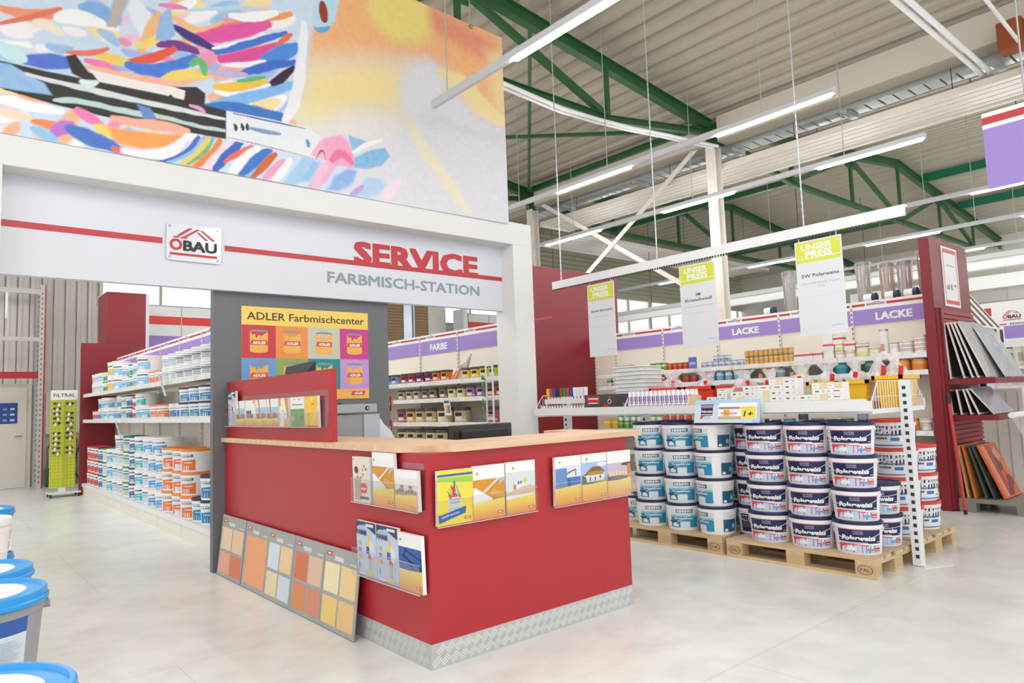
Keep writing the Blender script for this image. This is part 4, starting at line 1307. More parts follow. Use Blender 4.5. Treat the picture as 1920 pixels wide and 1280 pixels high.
        rc(0, 1, .38, .8, 'DDE4EE'); rc(.02, .45, .36, .76, '6E92CC'); rc(.45, .98, .36, .56, '4F78BC'); rc(.48, .58, .38, .52, '3A5C9C'); q([(.44, .62), (.78, .70), (.78, .73), (.44, .66)], 'A8643A'); rc(.77, .8, .58, .72, '8A4A2A'); base(.37); rc(.14, .2, .88, .9, '5A5A5A')
    elif style == 'house':
        rc(0, 1, .36, .82, 'A8C4EC'); el(.8, .76, .2, .05, 'E4ECF6'); rc(.15, .9, .40, .56, 'E8E6E2'); q([(.05, .54), (.95, .6), (.7, .72), (.4, .72)], '8A6434'); rc(.25, .85, .54, .62, 'B98A48'); rc(.3, .35, .42, .5, '4A4A50'); rc(.5, .55, .42, .5, '4A4A50'); rc(.7, .76, .46, .52, '4A4A50')
        q([(0, .36), (.2, .36), (.16, .5), (0, .56)], '56683C'); rc(0, 1, .36, .4, '76804E'); base(.36); rc(.16, .21, .88, .92, 'C03A3A')
    elif style == 'evening':
        rc(0, 1, .36, .74, 'C9BED2'); q([(0, .36), (1, .36), (1, .42), (0, .5)], '6A5A58'); rc(.05, .95, .46, .56, 'E8C4A0'); q([(.6, .68), (1, .64), (1, .74), (.6, .72)], '6A5444'); rc(.86, .98, .38, .7, 'C88A4A')
        for i in range(6): rc(.1 + i * .13, .15 + i * .13, .46, .55, 'F6E2B8')
        base(.36)
    elif style == 'green':
        rc(0, 1, 0, .6, '69A644'); rc(0, 1, .6, 1, 'F2F2EE'); rc(.1, .9, .72, .76, '8A9A6A'); el(.15, .28, .13, .1, 'C8A890'); el(.8, .3, .1, .08, '8A6A58'); rc(.3, .36, .9, .94, 'D0403A'); rc(.6, .7, .9, .94, 'C84A5A')
    elif style == 'plain':
        rc(0, 1, 0, 1, 'F7C62E'); q([(.5, 0), (1, .6), (1, .7), (.4, .1)], 'F9D75A'); rc(.5, .75, .72, .76, 'B98A2A'); rc(.5, .62, .86, .96, 'F0F0EC'); rc(0, 1, 0, .04, 'D8402F')
    elif style == 'white':
        rc(0, 1, 0, 1, 'F0EFEC'); q([(.0, .7), (.2, .72), (.2, 1), (0, 1)], 'F3A43C'); q([(.6, 1), (.9, .2), (1, .3), (1, 1)], 'D89A4A'); q([(.45, 0), (1, 0), (1, .3), (.6, .25)], 'F2B45A'); el(.4, .55, .12, .03, 'B8B88A')
    elif style == 'town':
        rc(0, 1, .3, .7, 'A9CBE2'); q([(.0, .32), (.3, .32), (.3, .44), (.15, .5), (0, .45)], 'C05A34'); q([(.5, .32), (.95, .32), (.95, .44), (.7, .52), (.5, .46)], 'D2703C'); rc(0, 1, .28, .34, '6E8A4A'); q([(.2, 1), (.35, .3), (.42, .3), (.32, 1)], 'C8843C'); base(.29)
    elif style == 'crowd':
        for i in range(7): el(.15 + .12 * (i % 4) * 1.5, .38 + .14 * (i // 4), .08, .1, '6A4A40')
        base(.30); rc(.8, .95, .88, .98, 'EFA23C')
    part('cover', c, t)
    return t

def holder(org, R, w_, h_, n, label, depth=0.05, hf=None, group='clear brochure holders'):
    hf = hf or h_ * 0.55
    t = thing('brochure_holder', label, 'brochure holder', org, 0, group)
    b = B(); fbox(b, org, R, ZU, 0, w_, 0, h_, 0.001, 0.004, ACRYL); part('back_plate', b, t)
    b = B(); fbox(b, org, R, ZU, 0, w_, 0, hf, depth - 0.003, depth, ACRYL)
    fbox(b, org, R, ZU, 0.0, w_, -0.002, 0.001, depth - 0.003, depth + 0.001, mat('D8DCE6', 0.2)); fbox(b, org, R, ZU, 0.0, w_, hf, hf + .0015, depth - 0.003, depth, mat('D8DCE6', 0.2)); part('front_plate', b, t)
    b = B(); fbox(b, org, R, ZU, 0, w_, -0.003, 0, 0.001, depth, ACRYL); part('bottom_shelf', b, t)
    for i in range(n + 1):
        b = B(); x = i * w_ / n; x = min(max(x, 0.0015), w_ - 0.0015)
        fbox(b, org, R, ZU, x - 0.0015, x + 0.0015, 0, hf if 0 < i < n else h_ * 0.97, 0.004, depth - 0.003, ACRYL); part('divider', b, t)
    return t

# left face of the counter (looking -X): right vector is -Y
G1 = None
holder((2.03, 3.855, 0.79), YB, 0.735, 0.25, 3, 'clear brochure holder, upper of the two on the left side of the counter')
for st, y, wd, ht, l in (('woman', 3.84, .205, .265, 'slim beige brochure with a red circle, left in the upper side holder'),
                         ('stairs', 3.60, .235, .297, 'stairway brochure standing tallest in the upper side holder'),
                         ('stones', 3.36, .225, .212, 'low brochure with brown stones at the counter corner')):
    brochure(st, (2.018, y, 0.792), YB, wd, ht, l, 'brochures on the counter', 0.022, -0.03)
holder((2.03, 3.855, 0.375), YB, 0.735, 0.27, 3, 'clear brochure holder, lower of the two on the left side of the counter')
for st, y, wd, ht, l in (('farb', 3.80, .225, .31, 'blue FARB magazine, left one in the lower side holder'),
                         ('farb', 3.565, .225, .31, 'blue FARB magazine, middle slot of the lower side holder'),
                         ('blue', 3.33, .222, .295, 'brochure with dark blue picture, right in the lower side holder')):
    brochure(st, (2.018, y, 0.377), YB, wd, ht, l, 'brochures on the counter', 0.022, -0.03)
# front face (looking -Y)
holder((2.055, 3.095, 0.713), XF, 0.70, 0.25, 3, 'clear brochure holder on the counter front, next to the corner')
for st, x, wd, ht, l in (('yellow', 2.065, .23, .285, 'bright yellow brochure with a tin of brushes, nearest the counter corner'),
                         ('stairs', 2.298, .22, .29, 'stairway brochure on the counter front, middle of its holder'),
                         ('room', 2.53, .22, .292, 'brochure with a bright empty room, right in the corner holder')):
    brochure(st, (x, 3.083, 0.715), XF, wd, ht, l, 'brochures on the counter', 0.018, -0.03)
holder((2.885, 3.095, 0.713), XF, 0.72, 0.25, 3, 'clear brochure holder at the right end of the counter front')
for st, x, wd, ht, l in (('blocks', 2.91, .225, .29, 'brochure with blue block building, left in the right-hand front holder'),
                         ('house', 3.142, .225, .29, 'brochure with an alpine timber house, middle of the right-hand front holder'),
                         ('evening', 3.376, .225, .29, 'brochure with an evening terrace, at the right end of the counter')):
    brochure(st, (x, 3.083, 0.715), XF, wd, ht, l, 'brochures on the counter', 0.018, -0.03)
# long holder on the upstand
holder((2.05, 6.13, 1.226), YB, 1.86, 0.245, 9, 'long clear brochure holder on the red upstand above the counter', 0.06, 0.10)
for st, y0, y1, ht, l in (('farb', 6.10, 5.92, .29, 'blue FARB magazine at the far left of the long holder'),
                          ('town', 5.905, 5.71, .205, 'slim brochure with brush over a house, second in the long holder'),
                          ('crowd', 5.69, 5.48, .205, 'slim brochure with a crowd of figures, third in the long holder'),
                          ('town', 5.455, 5.26, .205, 'slim brochure with orange houses, fourth in the long holder'),
                          ('town', 5.235, 5.03, .205, 'slim brochure with orange houses, fifth in the long holder'),
                          ('white', 5.0, 4.84, .205, 'white brochure with orange corner, sixth in the long holder'),
                          ('green', 4.795, 4.57, .205, 'half green half white brochure in the long holder'),
                          ('plain', 4.55, 4.36, .205, 'plain yellow-orange brochure at the right of the long holder')):
    brochure(st, (2.035, y0, 1.229), YB, y0 - y1, ht, l, 'slim brochures in the long holder', 0.02, -0.03)

# ---- sample boards leaning against the left side of the counter
BG = mat('A8A9A7', 0.5, var=0.01)
sw = [[['EBD3AE', 'EDC8A2'], ['EDAA8E', 'DE7A5A']], None, [['DCE4EC', 'EFCE9E'], ['E9DCB4', 'D6DCEA']], [['D97A54', 'E4C0A6'], ['E0905C', 'DA8E76']], [['F0E6B6', 'EDD096'], ['EFCF7C', 'E9C288']]]
desc = ['cream and red colour sample board, farthest along the counter side', 'sample board with one large orange field', 'sample board with white, cream and pale blue fields',
        'sample board with terracotta fields', 'sample board with yellow fields, nearest the counter corner']
for i, y in enumerate((6.20, 5.63, 5.17, 4.70, 4.245)):
    W_, H_ = (0.55 if i == 0 else 0.462), 0.485
    U_ = mathutils.Vector((0.055, 0, 0.48)).normalized()
    O = (1.955, y, 0.004)
    t = thing('sample_board', desc[i] , 'sample board', O, 0, 'grey colour sample boards leaning on the counter')
    b = B(); fbox(b, O, YB, U_, 0, W_, 0, H_, 0, 0.008, BG); bd = part('board', b, t)
    def fld(name, x0, x1, y0, y1, h):
        b = B(); fbox(b, O, YB, U_, x0 * W_, x1 * W_, y0 * H_, y1 * H_, 0.008, 0.0095, mat(h, 0.5, var=0.05, scale=9)); part(name, b, t)
    if sw[i] is None:
        fld('colour_field', .08, .96, .07, .80, 'F2A878')
    else:
        for r in range(2):
            for c in range(2):
                fld('colour_field', (.06, .53)[c], (.48, .95)[c], (.44, .06)[r], (.80, .39)[r], sw[i][r][c])
    b = B()
    b.rect(O, YB, U_, .07 * W_, .24 * W_, .885 * H_, .935 * H_, mat('D84A3E', .4), 0.009); b.rect(O, YB, U_, .11 * W_, .20 * W_, .90 * H_, .92 * H_, WHITE, 0.0095)
    b.rect(O, YB, U_, .32 * W_, .58 * W_, .84 * H_, .895 * H_, mat('D9D9D6', .4), 0.009); b.rect(O, YB, U_, .76 * W_, .94 * W_, .835 * H_, .86 * H_, mat('D0D0CC', .4), 0.009)
    part('caption', b, bd)

# ---- things behind the counter
t = thing('mixing_machine', 'light grey paint mixing cabinet standing before the grey panel', 'machine', (2.85, 5.75, 0))
b = B(); b.bbox(2.53, 3.08, 5.45, 6.1, 0.06, 1.29, mat('9FA1A2', 0.45, var=0.02), 0.006); b.box(2.55, 3.06, 5.47, 6.08, 0, 0.06, BLACK); part('cabinet', b, t)
b = B(); b.bbox(2.53, 3.06, 5.43, 6.1, 1.30, 1.375, mat('AEB0B2', 0.4, var=0.02), 0.006); part('lid', b, t)
b = B(); b.bbox(2.93, 3.085, 5.435, 5.45, 0.5, 1.285, mat('B9C0C8', 0.35, var=0.02), 0.003); part('side_strip', b, t)
b = B(); b.tube((2.96, 5.435, 1.338), (2.96, 5.42, 1.338), 0.018, BLACK, 14); b.tube((2.96, 5.42, 1.338), (2.96, 5.415, 1.338), 0.008, WHITE, 10); part('lock', b, t)
t = thing('screen', 'dark grey screen hood peeking over the red upstand', 'monitor', (2.45, 5.55, 1.377))
b = B(); b.box(2.54, 2.58, 5.53, 5.57, 1.39, 1.62, DARK); b.box(2.54, 2.75, 5.48, 5.66, 1.377, 1.39, DARK); b.box(2.40, 2.58, 5.53, 5.57, 1.60, 1.63, DARK); part('stand', b, t)
b = B(); b.prism([(2.30, 5.5, 1.60), (2.52, 5.5, 1.62), (2.53, 5.5, 1.745), (2.50, 5.5, 1.745), (2.32, 5.5, 1.70)], (0, 0.12, 0), mat('4A4B4E', 0.5)); b.prism([(2.42, 5.495, 1.62), (2.51, 5.495, 1.63), (2.52, 5.495, 1.735)], (0, -0.004, 0), BLACK); part('hood', b, t)
t = thing('tin_shaker', 'white rounded dispenser arm beside the grey mixing cabinet', 'dispenser', (3.25, 5.7, 0))
b = B(); b.bbox(3.10, 3.40, 5.5, 5.95, 0.0, 1.02, mat('8E9092', 0.45), 0.006); part('pedestal', b, t)
b = B(); b.box(3.10, 3.36, 5.52, 5.9, 1.02, 1.06, BLACK); part('tray', b, t)
b = B(); b.prism([(3.10, 5.6, 1.06), (3.33, 5.6, 1.06), (3.29, 5.6, 1.13), (3.22, 5.6, 1.19), (3.19, 5.6, 1.235), (3.16, 5.6, 1.25), (3.12, 5.6, 1.25), (3.10, 5.6, 1.22)], (0, 0.16, 0), WHITE)
b.prism([(3.105, 5.599, 1.12), (3.16, 5.599, 1.12), (3.18, 5.599, 1.145), (3.105, 5.599, 1.165)], (0, -0.004, 0), mat('8A8A8C', .5)); part('arm', b, t)
t = thing('cash_register_screen', 'black computer monitor seen from behind on the counter desk', 'monitor', (3.18, 4.15, 0.73))
b = B(); b.bbox(3.03, 3.33, 4.05, 4.25, 0.73, 0.75, BLACK, 0.004); b.box(3.14, 3.22, 4.15, 4.18, 0.75, 0.95, BLACK); part('foot', b, t)
b = B(); b.bbox(2.89, 3.47, 4.10, 4.14, 0.86, 1.192, mat('3A3735', 0.45), 0.008); b.bbox(2.93, 3.43, 4.09, 4.10, 0.90, 1.155, mat('2E2B2A', 0.5), 0.003); b.bbox(2.97, 3.41, 4.06, 4.09, 0.93, 1.152, mat('2A2827', 0.5), 0.006)
part('housing', b, t)

# ================================================================== shelving
SHELF = mat('E8E6E1', 0.4, var=0.02)
NAVYT = mat('35507E', 0.5)
def gondola(name, label, xf, xb, y0, y1, mods, shelves, header, text=None, base=True, end_far=None, end_near=None, group=None, text_y=(), name_end=False):
    t = thing(name, label, 'shelving', (xb, (y0 + y1) / 2, 0), 0, group)
    zt, zp1, zp0 = header
    b = B(); b.box(xb, xb + 0.03, y0, y1, 0.05, zp0, CREAM); part('back_panel', b, t)
    b = B(); b.box(xb - 0.012, xb + 0.03, y0, y1, zp0, zt, WHITE); hd = part('header_board', b, t)
    b = B(); b.rect((xb - 0.012, 0, 0), YB, ZU, -y1, -y0, zp0, zp1, PURPLE, 0.002); part('purple_band', b, hd)
    b = B()
    zs0 = zp1 + (zt - zp1) * 0.42; zs1 = zp1 + (zt - zp1) * 0.70
    for m0, m1 in zip(mods[:-1], mods[1:]):          # m0 > m1 : far to near
        L = m0 - m1
        g0, g1 = m0 - 0.17 * L, m0 - 0.43 * L
        b.rect((xb - 0.012, 0, 0), YB, ZU, -m0, -g0, zs0, zs1, STRIPE, 0.002)
        b.rect((xb - 0.012, 0, 0), YB, ZU, -g1, -m1, zs0, zs1, STRIPE, 0.002)
        b.text('REISINGER', (xb - 0.012, (g0 + g1) / 2, zs0 + 0.004), YB, ZU, (zs1 - zs0) * 0.95, NAVYT, 0.02, 0.15, width=0.22 * L, lift=0.002)
        b.rect((xb - 0.012, 0, 0), YB, ZU, -(g0 + g1) / 2 - 0.02, -(g0 + g1) / 2 + 0.05, zs1 + 0.006, zs1 + 0.014, STRIPE, 0.002)
    part('stripe_print', b, hd)
    for ty in text_y:
        b = B(); fat(b, text, (xb - 0.012, ty, zp0 + (zp1 - zp0) * 0.26), YB, ZU, (zp1 - zp0) * 0.48, WHITE, 0.006, 'c', 0.105 * len(text) * (zp1 - zp0) / 0.19 * 0.78, 0.004)
        part('lettering', b, hd, 'white lettering ' + text)
    for m in mods:
        if m > y1 + .01 or m < y0 - .01: continue
        b = B(); b.box(xb - 0.022, xb - 0.013, m - 0.014, m + 0.014, 0.1, zt - 0.01, SHELF)
        z = 0.3
        while z < zt - 0.06:
            b.rect((xb - 0.022, 0, 0), YB, ZU, -m - 0.006, -m + 0.006, z, z + 0.028, DARK, 0.0015); z += 0.06
        part('upright', b, t)
    for z in shelves:
        for m0, m1 in zip(mods[:-1], mods[1:]):
            a_, c_ = min(m0, y1), max(m1, y0)
            if a_ - c_ < (0.5 if name_end else 0.05): continue
            b = B(); b.box(xf + 0.004, xb - 0.024, c_ + 0.003, a_ - 0.003, z - 0.03, z, SHELF); b.box(xf - 0.006, xf + 0.004, c_ + 0.003, a_ - 0.003, z - 0.052, z + 0.006, WMET); part('shelf_board', b, t)
        yy = y0 + 0.12
        while yy < (y1 - 0.6 if name_end else y1 - 0.1):                         # price tickets along the rail
            b = B(); b.rect((xf - 0.006, 0, 0), YB, ZU, -yy - 0.03, -yy + 0.03, z - 0.044, z - 0.006, mat(random.choice(['F4F4F0', 'F4F4F0', 'F2E37A', 'F6F6F4']), 0.5), 0.0015); yy += random.uniform(0.22, 0.4)
            part('price_ticket', b, t)
    if base:
        b = B(); b.box(xf, xb, y0, y1, 0.17, 0.2, SHELF); b.box(xf - 0.008, xf, y0, y1, 0.145, 0.205, WMET); part('base_shelf', b, t)
        for m0, m1 in zip(mods[:-1], mods[1:]):
            a_, c_ = min(m0, y1), max(m1, y0)
            if a_ - c_ < 0.05: continue
            b = B(); b.box(xf + 0.01, xf + 0.03, c_ + 0.004, a_ - 0.004, 0.0, 0.145, CREAM); part('kick_plate', b, t)
    return t

lm = [14.30 - i * 1.0 for i in range(9)]
tL = gondola('shelf_unit', 'long left-hand shelf unit full of white paint tubs', 2.22, 2.75, 6.45, 14.30, lm, (1.30, 1.742), (2.40, 2.31, 2.09), 'DISPERSION', text_y=(8.42,))
b = B(); b.box(2.17, 2.80, 14.30, 14.34, 0, 2.66, DRED); part('end_panel', b, tL, 'red end panel')
fm = [9.17 + 1.0 * (3 - i) - 0.0 for i in range(7)]
tF = gondola('shelf_unit', 'shelf unit with coloured paint pots seen between grey panel and white pillar', 5.45, 5.95, 6.62, 12.2, fm, (0.80, 1.10, 1.43, 1.67), (2.415, 2.32, 2.115), 'FARBE', text_y=(8.66,), base=True)
b = B(); b.box(5.43, 5.46, 6.57, 6.62, 0, 1.80, WMET); b.box(5.9, 5.98, 6.58, 6.62, 0, 2.4, WMET); part('end_post', b, tF)
km = [8.35, 7.87, 6.87, 5.88, 4.89, 3.90, 2.905]
tK = gondola('shelf_unit', 'right-hand shelf unit with lacquer tins under purple LACKE headers', 8.55, 9.05, 2.905, 8.35, km, (0.52, 0.86, 1.54, 1.735), (2.45, 2.345, 2.153), 'LACKE', text_y=(5.41, 3.40), name_end=True)
b = B(); b.box(9.08, 9.6, 2.905, 8.35, 0.15, 0.2, SHELF); b.box(9.08, 9.12, 2.905, 8.35, 0, 2.45, CREAM); part('rear_side', b, tK)
b = B(); b.box(8.55, 9.77, 2.79, 2.90, 0, 3.02, DRED); part('end_panel', b, tK, 'red end panel, near')
b = B(); b.box(7.55, 9.7, 8.36, 8.46, 0, 3.57, DRED); part('end_panel', b, tK, 'red end panel, far')
# framed price poster on the near red end panel
t = thing('price_poster', 'tall white price poster with red border on the near red end panel', 'poster', (9.13, 2.79, 2.25))
b = B(); fbox(b, (8.89, 2.79, 2.262), XF, ZU, 0, .505, 0, .70, 0.001, 0.008, WHITE); sh = part('sheet', b, t)
b = B(); O = (8.89, 2.782, 2.262); Rd = mat('E2503F', .4)
b.rect(O, XF, ZU, .035, .47, .03, .075, Rd, .001); b.rect(O, XF, ZU, .035, .47, .63, .675, Rd, .001); b.rect(O, XF, ZU, .035, .05, .03, .675, Rd, .0012); b.rect(O, XF, ZU, .455, .47, .03, .675, Rd, .0012)
part('red_border', b, sh)
b = B(); b.text('ab 8.', (8.89 + .19, 2.782, 2.262 + .20), XF, ZU, .075, mat('55565A', .6), 0, .1, width=.2, lift=.0015); b.text('49', (8.89 + .37, 2.782, 2.262 + .235), XF, ZU, .04, mat('77787A', .6), width=.07, lift=.0015)
b.rect(O, XF, ZU, .12, .38, .475, .49, mat('BEBFC4', .6), .0015); part('lettering', b, sh)

# red storage tower and headers along the back wall
b = B(); b.box(2.70, 3.36, 15.0, 15.9, 0, 3.72, DRED); b.box(2.68, 3.38, 14.98, 15.92, 3.72, 3.735, WHITE); b.box(3.36, 3.42, 15.0, 15.9, 0, 3.72, mat('C9CDD6', .4))
solo('storage_tower', b, 'tall dark red tower unit behind the left shelf end', 'cabinet')
def wall_unit(x0, x1, y, label, zt=3.70):
    t = thing('wall_shelf_unit', label, 'shelving', ((x0 + x1) / 2, y, 0), 0, 'header boards along the back wall')
    b = B(); b.box(x0, x1, y, y + 0.05, 0.1, zt, WHITE); hb = part('header_board', b, t)
    b = B(); b.rect((0, y, 0), XF, ZU, x0 + .02, x1 - .02, zt - .40, zt - .22, mat('E8403E', .45, var=.02), .003); part('red_band', b, hb)
    b = B(); b.rect((0, y, 0), XF, ZU, x0 + .02, x1 - .02, 2.5, zt - .65, PURPLE, .003); part('purple_band', b, hb)
    b = B()
    x = x0 + 0.9
    while x < x1 - 0.3: b.box(x, x + 0.02, y - 0.012, y, 2.3, zt, mat('BFC1C6', .5)); x += 0.95
    b.box(x0, x1, y - 0.02, y, zt, zt + 0.02, mat('AEB4BC', .4)); part('frame_trim', b, t)
wall_unit(3.48, 8.4, 16.4, 'white header board with red band under the bright windows, left of the grey panel')
wall_unit(12.2, 19.0, 16.4, 'white header board with red band seen above the FARBE shelf', 3.98)
b = B(); b.box(12.0, 12.16, 16.2, 16.7, 0, 4.1, mat('E3E8F4', .4)); b.box(12.16, 12.18, 16.2, 16.45, 0, 4.0, DRED)
solo('display_cabinet', b, 'pale blue cabinet side before the bright windows', 'cabinet')
# roller shutter columns in the window band
t = thing('roller_shutter', 'brown slatted shutters beside a steel strip, above the coloured pots', 'shutter', (10.2, 16.9, 0))
b = B()
for x0, x1 in ((9.85, 10.42), (10.78, 11.26)):
    b.box(x0, x1, 16.92, 17.0, 1, 5.4, mat('A2875F', .55, var=.04))
    z = 1.1
    while z < 5.3: b.box(x0, x1, 16.91, 16.92, z, z + 0.012, mat('7A6444', .6)); z += 0.085
part('slats', b, t)
b = B(); b.box(10.42, 10.78, 16.9, 17.0, 0.5, 5.4, mat('B8C6D2', .3, .5)); b.box(10.70, 10.74, 16.88, 16.9, .5, 5.4, mat('7F8C98', .4)); b.box(11.26, 11.9, 16.95, 17.05, 0.5, 5.4, mat('E9E5DC', .5)); part('guide_rail', b, t)

# ================================================================== buckets
class Wrap:
    # label printed round a tapered, possibly oval bucket
    def __init__(s, h, rt, rb, sx, sy, a0=0.0):
        s.h, s.rt, s.rb, s.sx, s.sy, s.a0 = h, rt, rb, sx, sy, a0
        s.rm = (rt + rb) / 2 * (sx + sy) / 2
        s.b = B(); s.k = 0
    def at(s, u, z, off):
        r = s.rb + (s.rt - s.rb) * z / s.h + off
        a = s.a0 + u / s.rm
        return (r * s.sx * math.cos(a), r * s.sy * math.sin(a), z)
    def rect(s, u0, u1, z0, z1, m):
        s.k += 1; off = 0.0012 + s.k * 0.00025
        n = max(1, int(abs(u1 - u0) / 0.022))
        vs = []
        for i in range(n + 1):
            u = u0 + (u1 - u0) * i / n
            vs += [s.at(u, z0, off), s.at(u, z1, off)]
        s.b.add(vs, [(2 * i, 2 * i + 2, 2 * i + 3, 2 * i + 1) for i in range(n)], m, True)
    def area(s, pts_lo, pts_hi, m):
        # band between a lower and an upper polyline given as (u, z)
        s.k += 1; off = 0.0012 + s.k * 0.00025
        us = sorted({p[0] for p in pts_lo} | {p[0] for p in pts_hi} | set(np.linspace(pts_lo[0][0], pts_lo[-1][0], 12)))
        f = lambda P, u: float(np.interp(u, [p[0] for p in P], [p[1] for p in P]))
        vs = []
        for u in us: vs += [s.at(u, f(pts_lo, u), off), s.at(u, f(pts_hi, u), off)]
        s.b.add(vs, [(2 * i, 2 * i + 2, 2 * i + 3, 2 * i + 1) for i in range(len(us) - 1)], m, True)
    def text(s, t, u, z, h, m, bold=0.0, shear=0.0, width=None):
        s.k += 1; off = 0.0022 + s.k * 0.00025
        vs, fs, wd = text_mesh(t, bold, shear)
        k = width / (wd * h) if width else 1
        s.b.add([s.at(u + (x * h * k - wd * h * k / 2), z + y * h, off) for x, y in vs], fs, m)

def bucket_body(h, rt, rb, sx, sy, body, lid, n=28, lidh=0.022):
    b = B()
    zr = h - lidh
    at = lambda z: rb + (rt - rb) * z / h
    b.lathe([(0, 0), (rb - .004, 0), (rb, 0.004), (at(zr - .035), zr - .035), (at(zr - .035) + .004, zr - .033), (at(zr - .012) + .004, zr - .012), (at(zr) + .001, zr - .010), (at(zr) + .001, zr)], body, n, sx, sy)
    l = B()
    rl = rt + .005
    l.lathe([(rl - .002, zr - .004), (rl, zr), (rl, h - .004), (rl - .004, h), (rl - .012, h), (rl - .015, h - .007)], lid, n, sx, sy)
    l.lathe([(rl - .015, h - .007), (0.0, h - .007)], lid, n, sx, sy, smooth=False)
    return b, l
def handle(h, rt, rb, sx, sy, drop, m, grip=None, spread=PI / 2, a0=0.0, r=0.0022):
    b = B()
    zp = h - .05
    pts = []
    N = 14
    for i in range(N + 1):
        q = i / N
        a = a0 + spread - 2 * spread * q
        z = zp - drop * (1 - abs(2 * q - 1) ** 1.6)
        rr = rb + (rt - rb) * z / h + .009
        pts.append((rr * sx * math.cos(a), rr * sy * math.sin(a), z))
    b.path(pts, r, m, 5)
    for p in (pts[0], pts[-1]): b.tube((p[0] * .97, p[1] * .97, p[2]), (p[0] * 1.02, p[1] * 1.02, p[2]), 0.007, m, 8)
    if grip:
        b.path(pts[N // 2 - 1:N // 2 + 2], 0.006, grip, 6)
    return b
TUBW = mat('F3F3F3', 0.35, var=0.01)
NAVY = mat('1E2454', 0.35, var=0.02)
ICE = mat('BCD3EC', 0.4, var=0.05, scale=14)
ICE2 = mat('E4EEF8', 0.4)
CHIPB = mat('57ADE6', 0.4); CHIPR = mat('DC4048', 0.4); CHIPG = mat('C9CCD2', 0.4)
TEAL = mat('1E5D7C', 0.4); AZUR = mat('2C93C0', 0.4, var=0.06, scale=12); AZL = mat('8CC8DE', 0.4); PANEL = mat('E2E7EB', 0.4)

def polar_label(h, rt, rb, sx, sy, a0, half):
    w_ = Wrap(h, rt, rb, sx, sy, a0)
    H = half
    w_.rect(-H, H, .012, .196, TUBW)
    w_.rect(-H, H, .182, .196, CHIPR)
    w_.rect(-H + .03, H - .012, .084, .181, NAVY)
    w_.text('SCHÖNER', 0, .163, .010, mat('B9B4CC', .5), .02, width=.062); w_.text('WOHNEN', 0, .149, .010, mat('B9B4CC', .5), .02, width=.062)
    w_.text('Polarweiss', 0.002, .106, .034, TUBW, .045, .16, width=(H - .03) * 1.62)
    w_.rect(-H + .03, H * .35, .086, .091, TUBW)
    w_.area([(-H + .03, .018), (H - .012, .018)], [(-H + .03, .08), (-H * .2, .080), (H * .4, .072), (H - .012, .066)], CHIPR)
    w_.area([(-H + .045, .014), (H - .012, .014)], [(-H + .045, .03), (-H * .66, .056), (-H * .3, .072), (0, .073), (H * .35, .064), (H * .62, .048), (H - .012, .036)], ICE)
    w_.area([(-H * .5, .03), (-H * .1, .03)], [(-H * .5, .045), (-H * .3, .064), (-H * .1, .055)], ICE2)
    w_.rect(H * .38, H * .58, .052, .07, PANEL); w_.rect(H * .62, H * .9, .054, .072, CHIPG); w_.rect(H * .30, H * .60, .032, .048, CHIPB); w_.rect(H * .62, H * .92, .028, .050, CHIPR)
    w_.text('70-80m', H * .77, .034, .009, TUBW, .02, width=H * .24)
    for i in range(5): w_.rect(-H + .008, -H + .022, .06 + i * .024, .075 + i * .024, CHIPG)
    w_.rect(H * .72, H * .9, .098, .101, CHIPG); w_.rect(H * .72, H * .9, .093, .096, CHIPG)
    return w_.b
def back_label(h, rt, rb, sx, sy, a0, half):
    w_ = Wrap(h, rt, rb, sx, sy, a0)
    w_.rect(-half, half, .012, .196, TUBW); w_.rect(-half, half, .182, .196, CHIPR); w_.rect(-half + .03, half - .01, .02, .17, NAVY); w_.rect(-half + .04, half * .3, .150, .158, PANEL)
    for i in range(9): w_.rect(-half + .04, half - .03, .06 + i * .009, .063 + i * .009, mat('7C80A4', .5))
    w_.rect(half * .3, half * .8, .025, .05, PANEL)
    return w_.b
HP = 0.2395
GR = mat('2A2A30', 0.5); WIREW = mat('E8E8EA', 0.35)
for key, a0, fn in (('polar', .20, polar_label), ('polar_back', .3, back_label)):
    bb, ll = bucket_body(HP, .170, .150, .80, 1.0, TUBW, NAVY, lidh=.02)
    hh = handle(HP, .170, .150, .80, 1.0, .085, WIREW, GR, a0=.05)
    proto(key, 'paint_bucket', [('body', bb, None), ('lid', ll, None), ('label_print', fn(HP, .170, .150, .80, 1.0, a0, .165), None), ('handle', hh, None)])
bb, ll = bucket_body(HP, .158, .138, 1, 1, TUBW, NAVY, lidh=.02)
proto('polar_round', 'paint_bucket', [('body', bb, None), ('lid', ll, None), ('label_print', polar_label(HP, .158, .138, 1, 1, 0, .15), None), ('handle', handle(HP, .158, .138, 1, 1, .05, WIREW, None, PI * .6), None)])

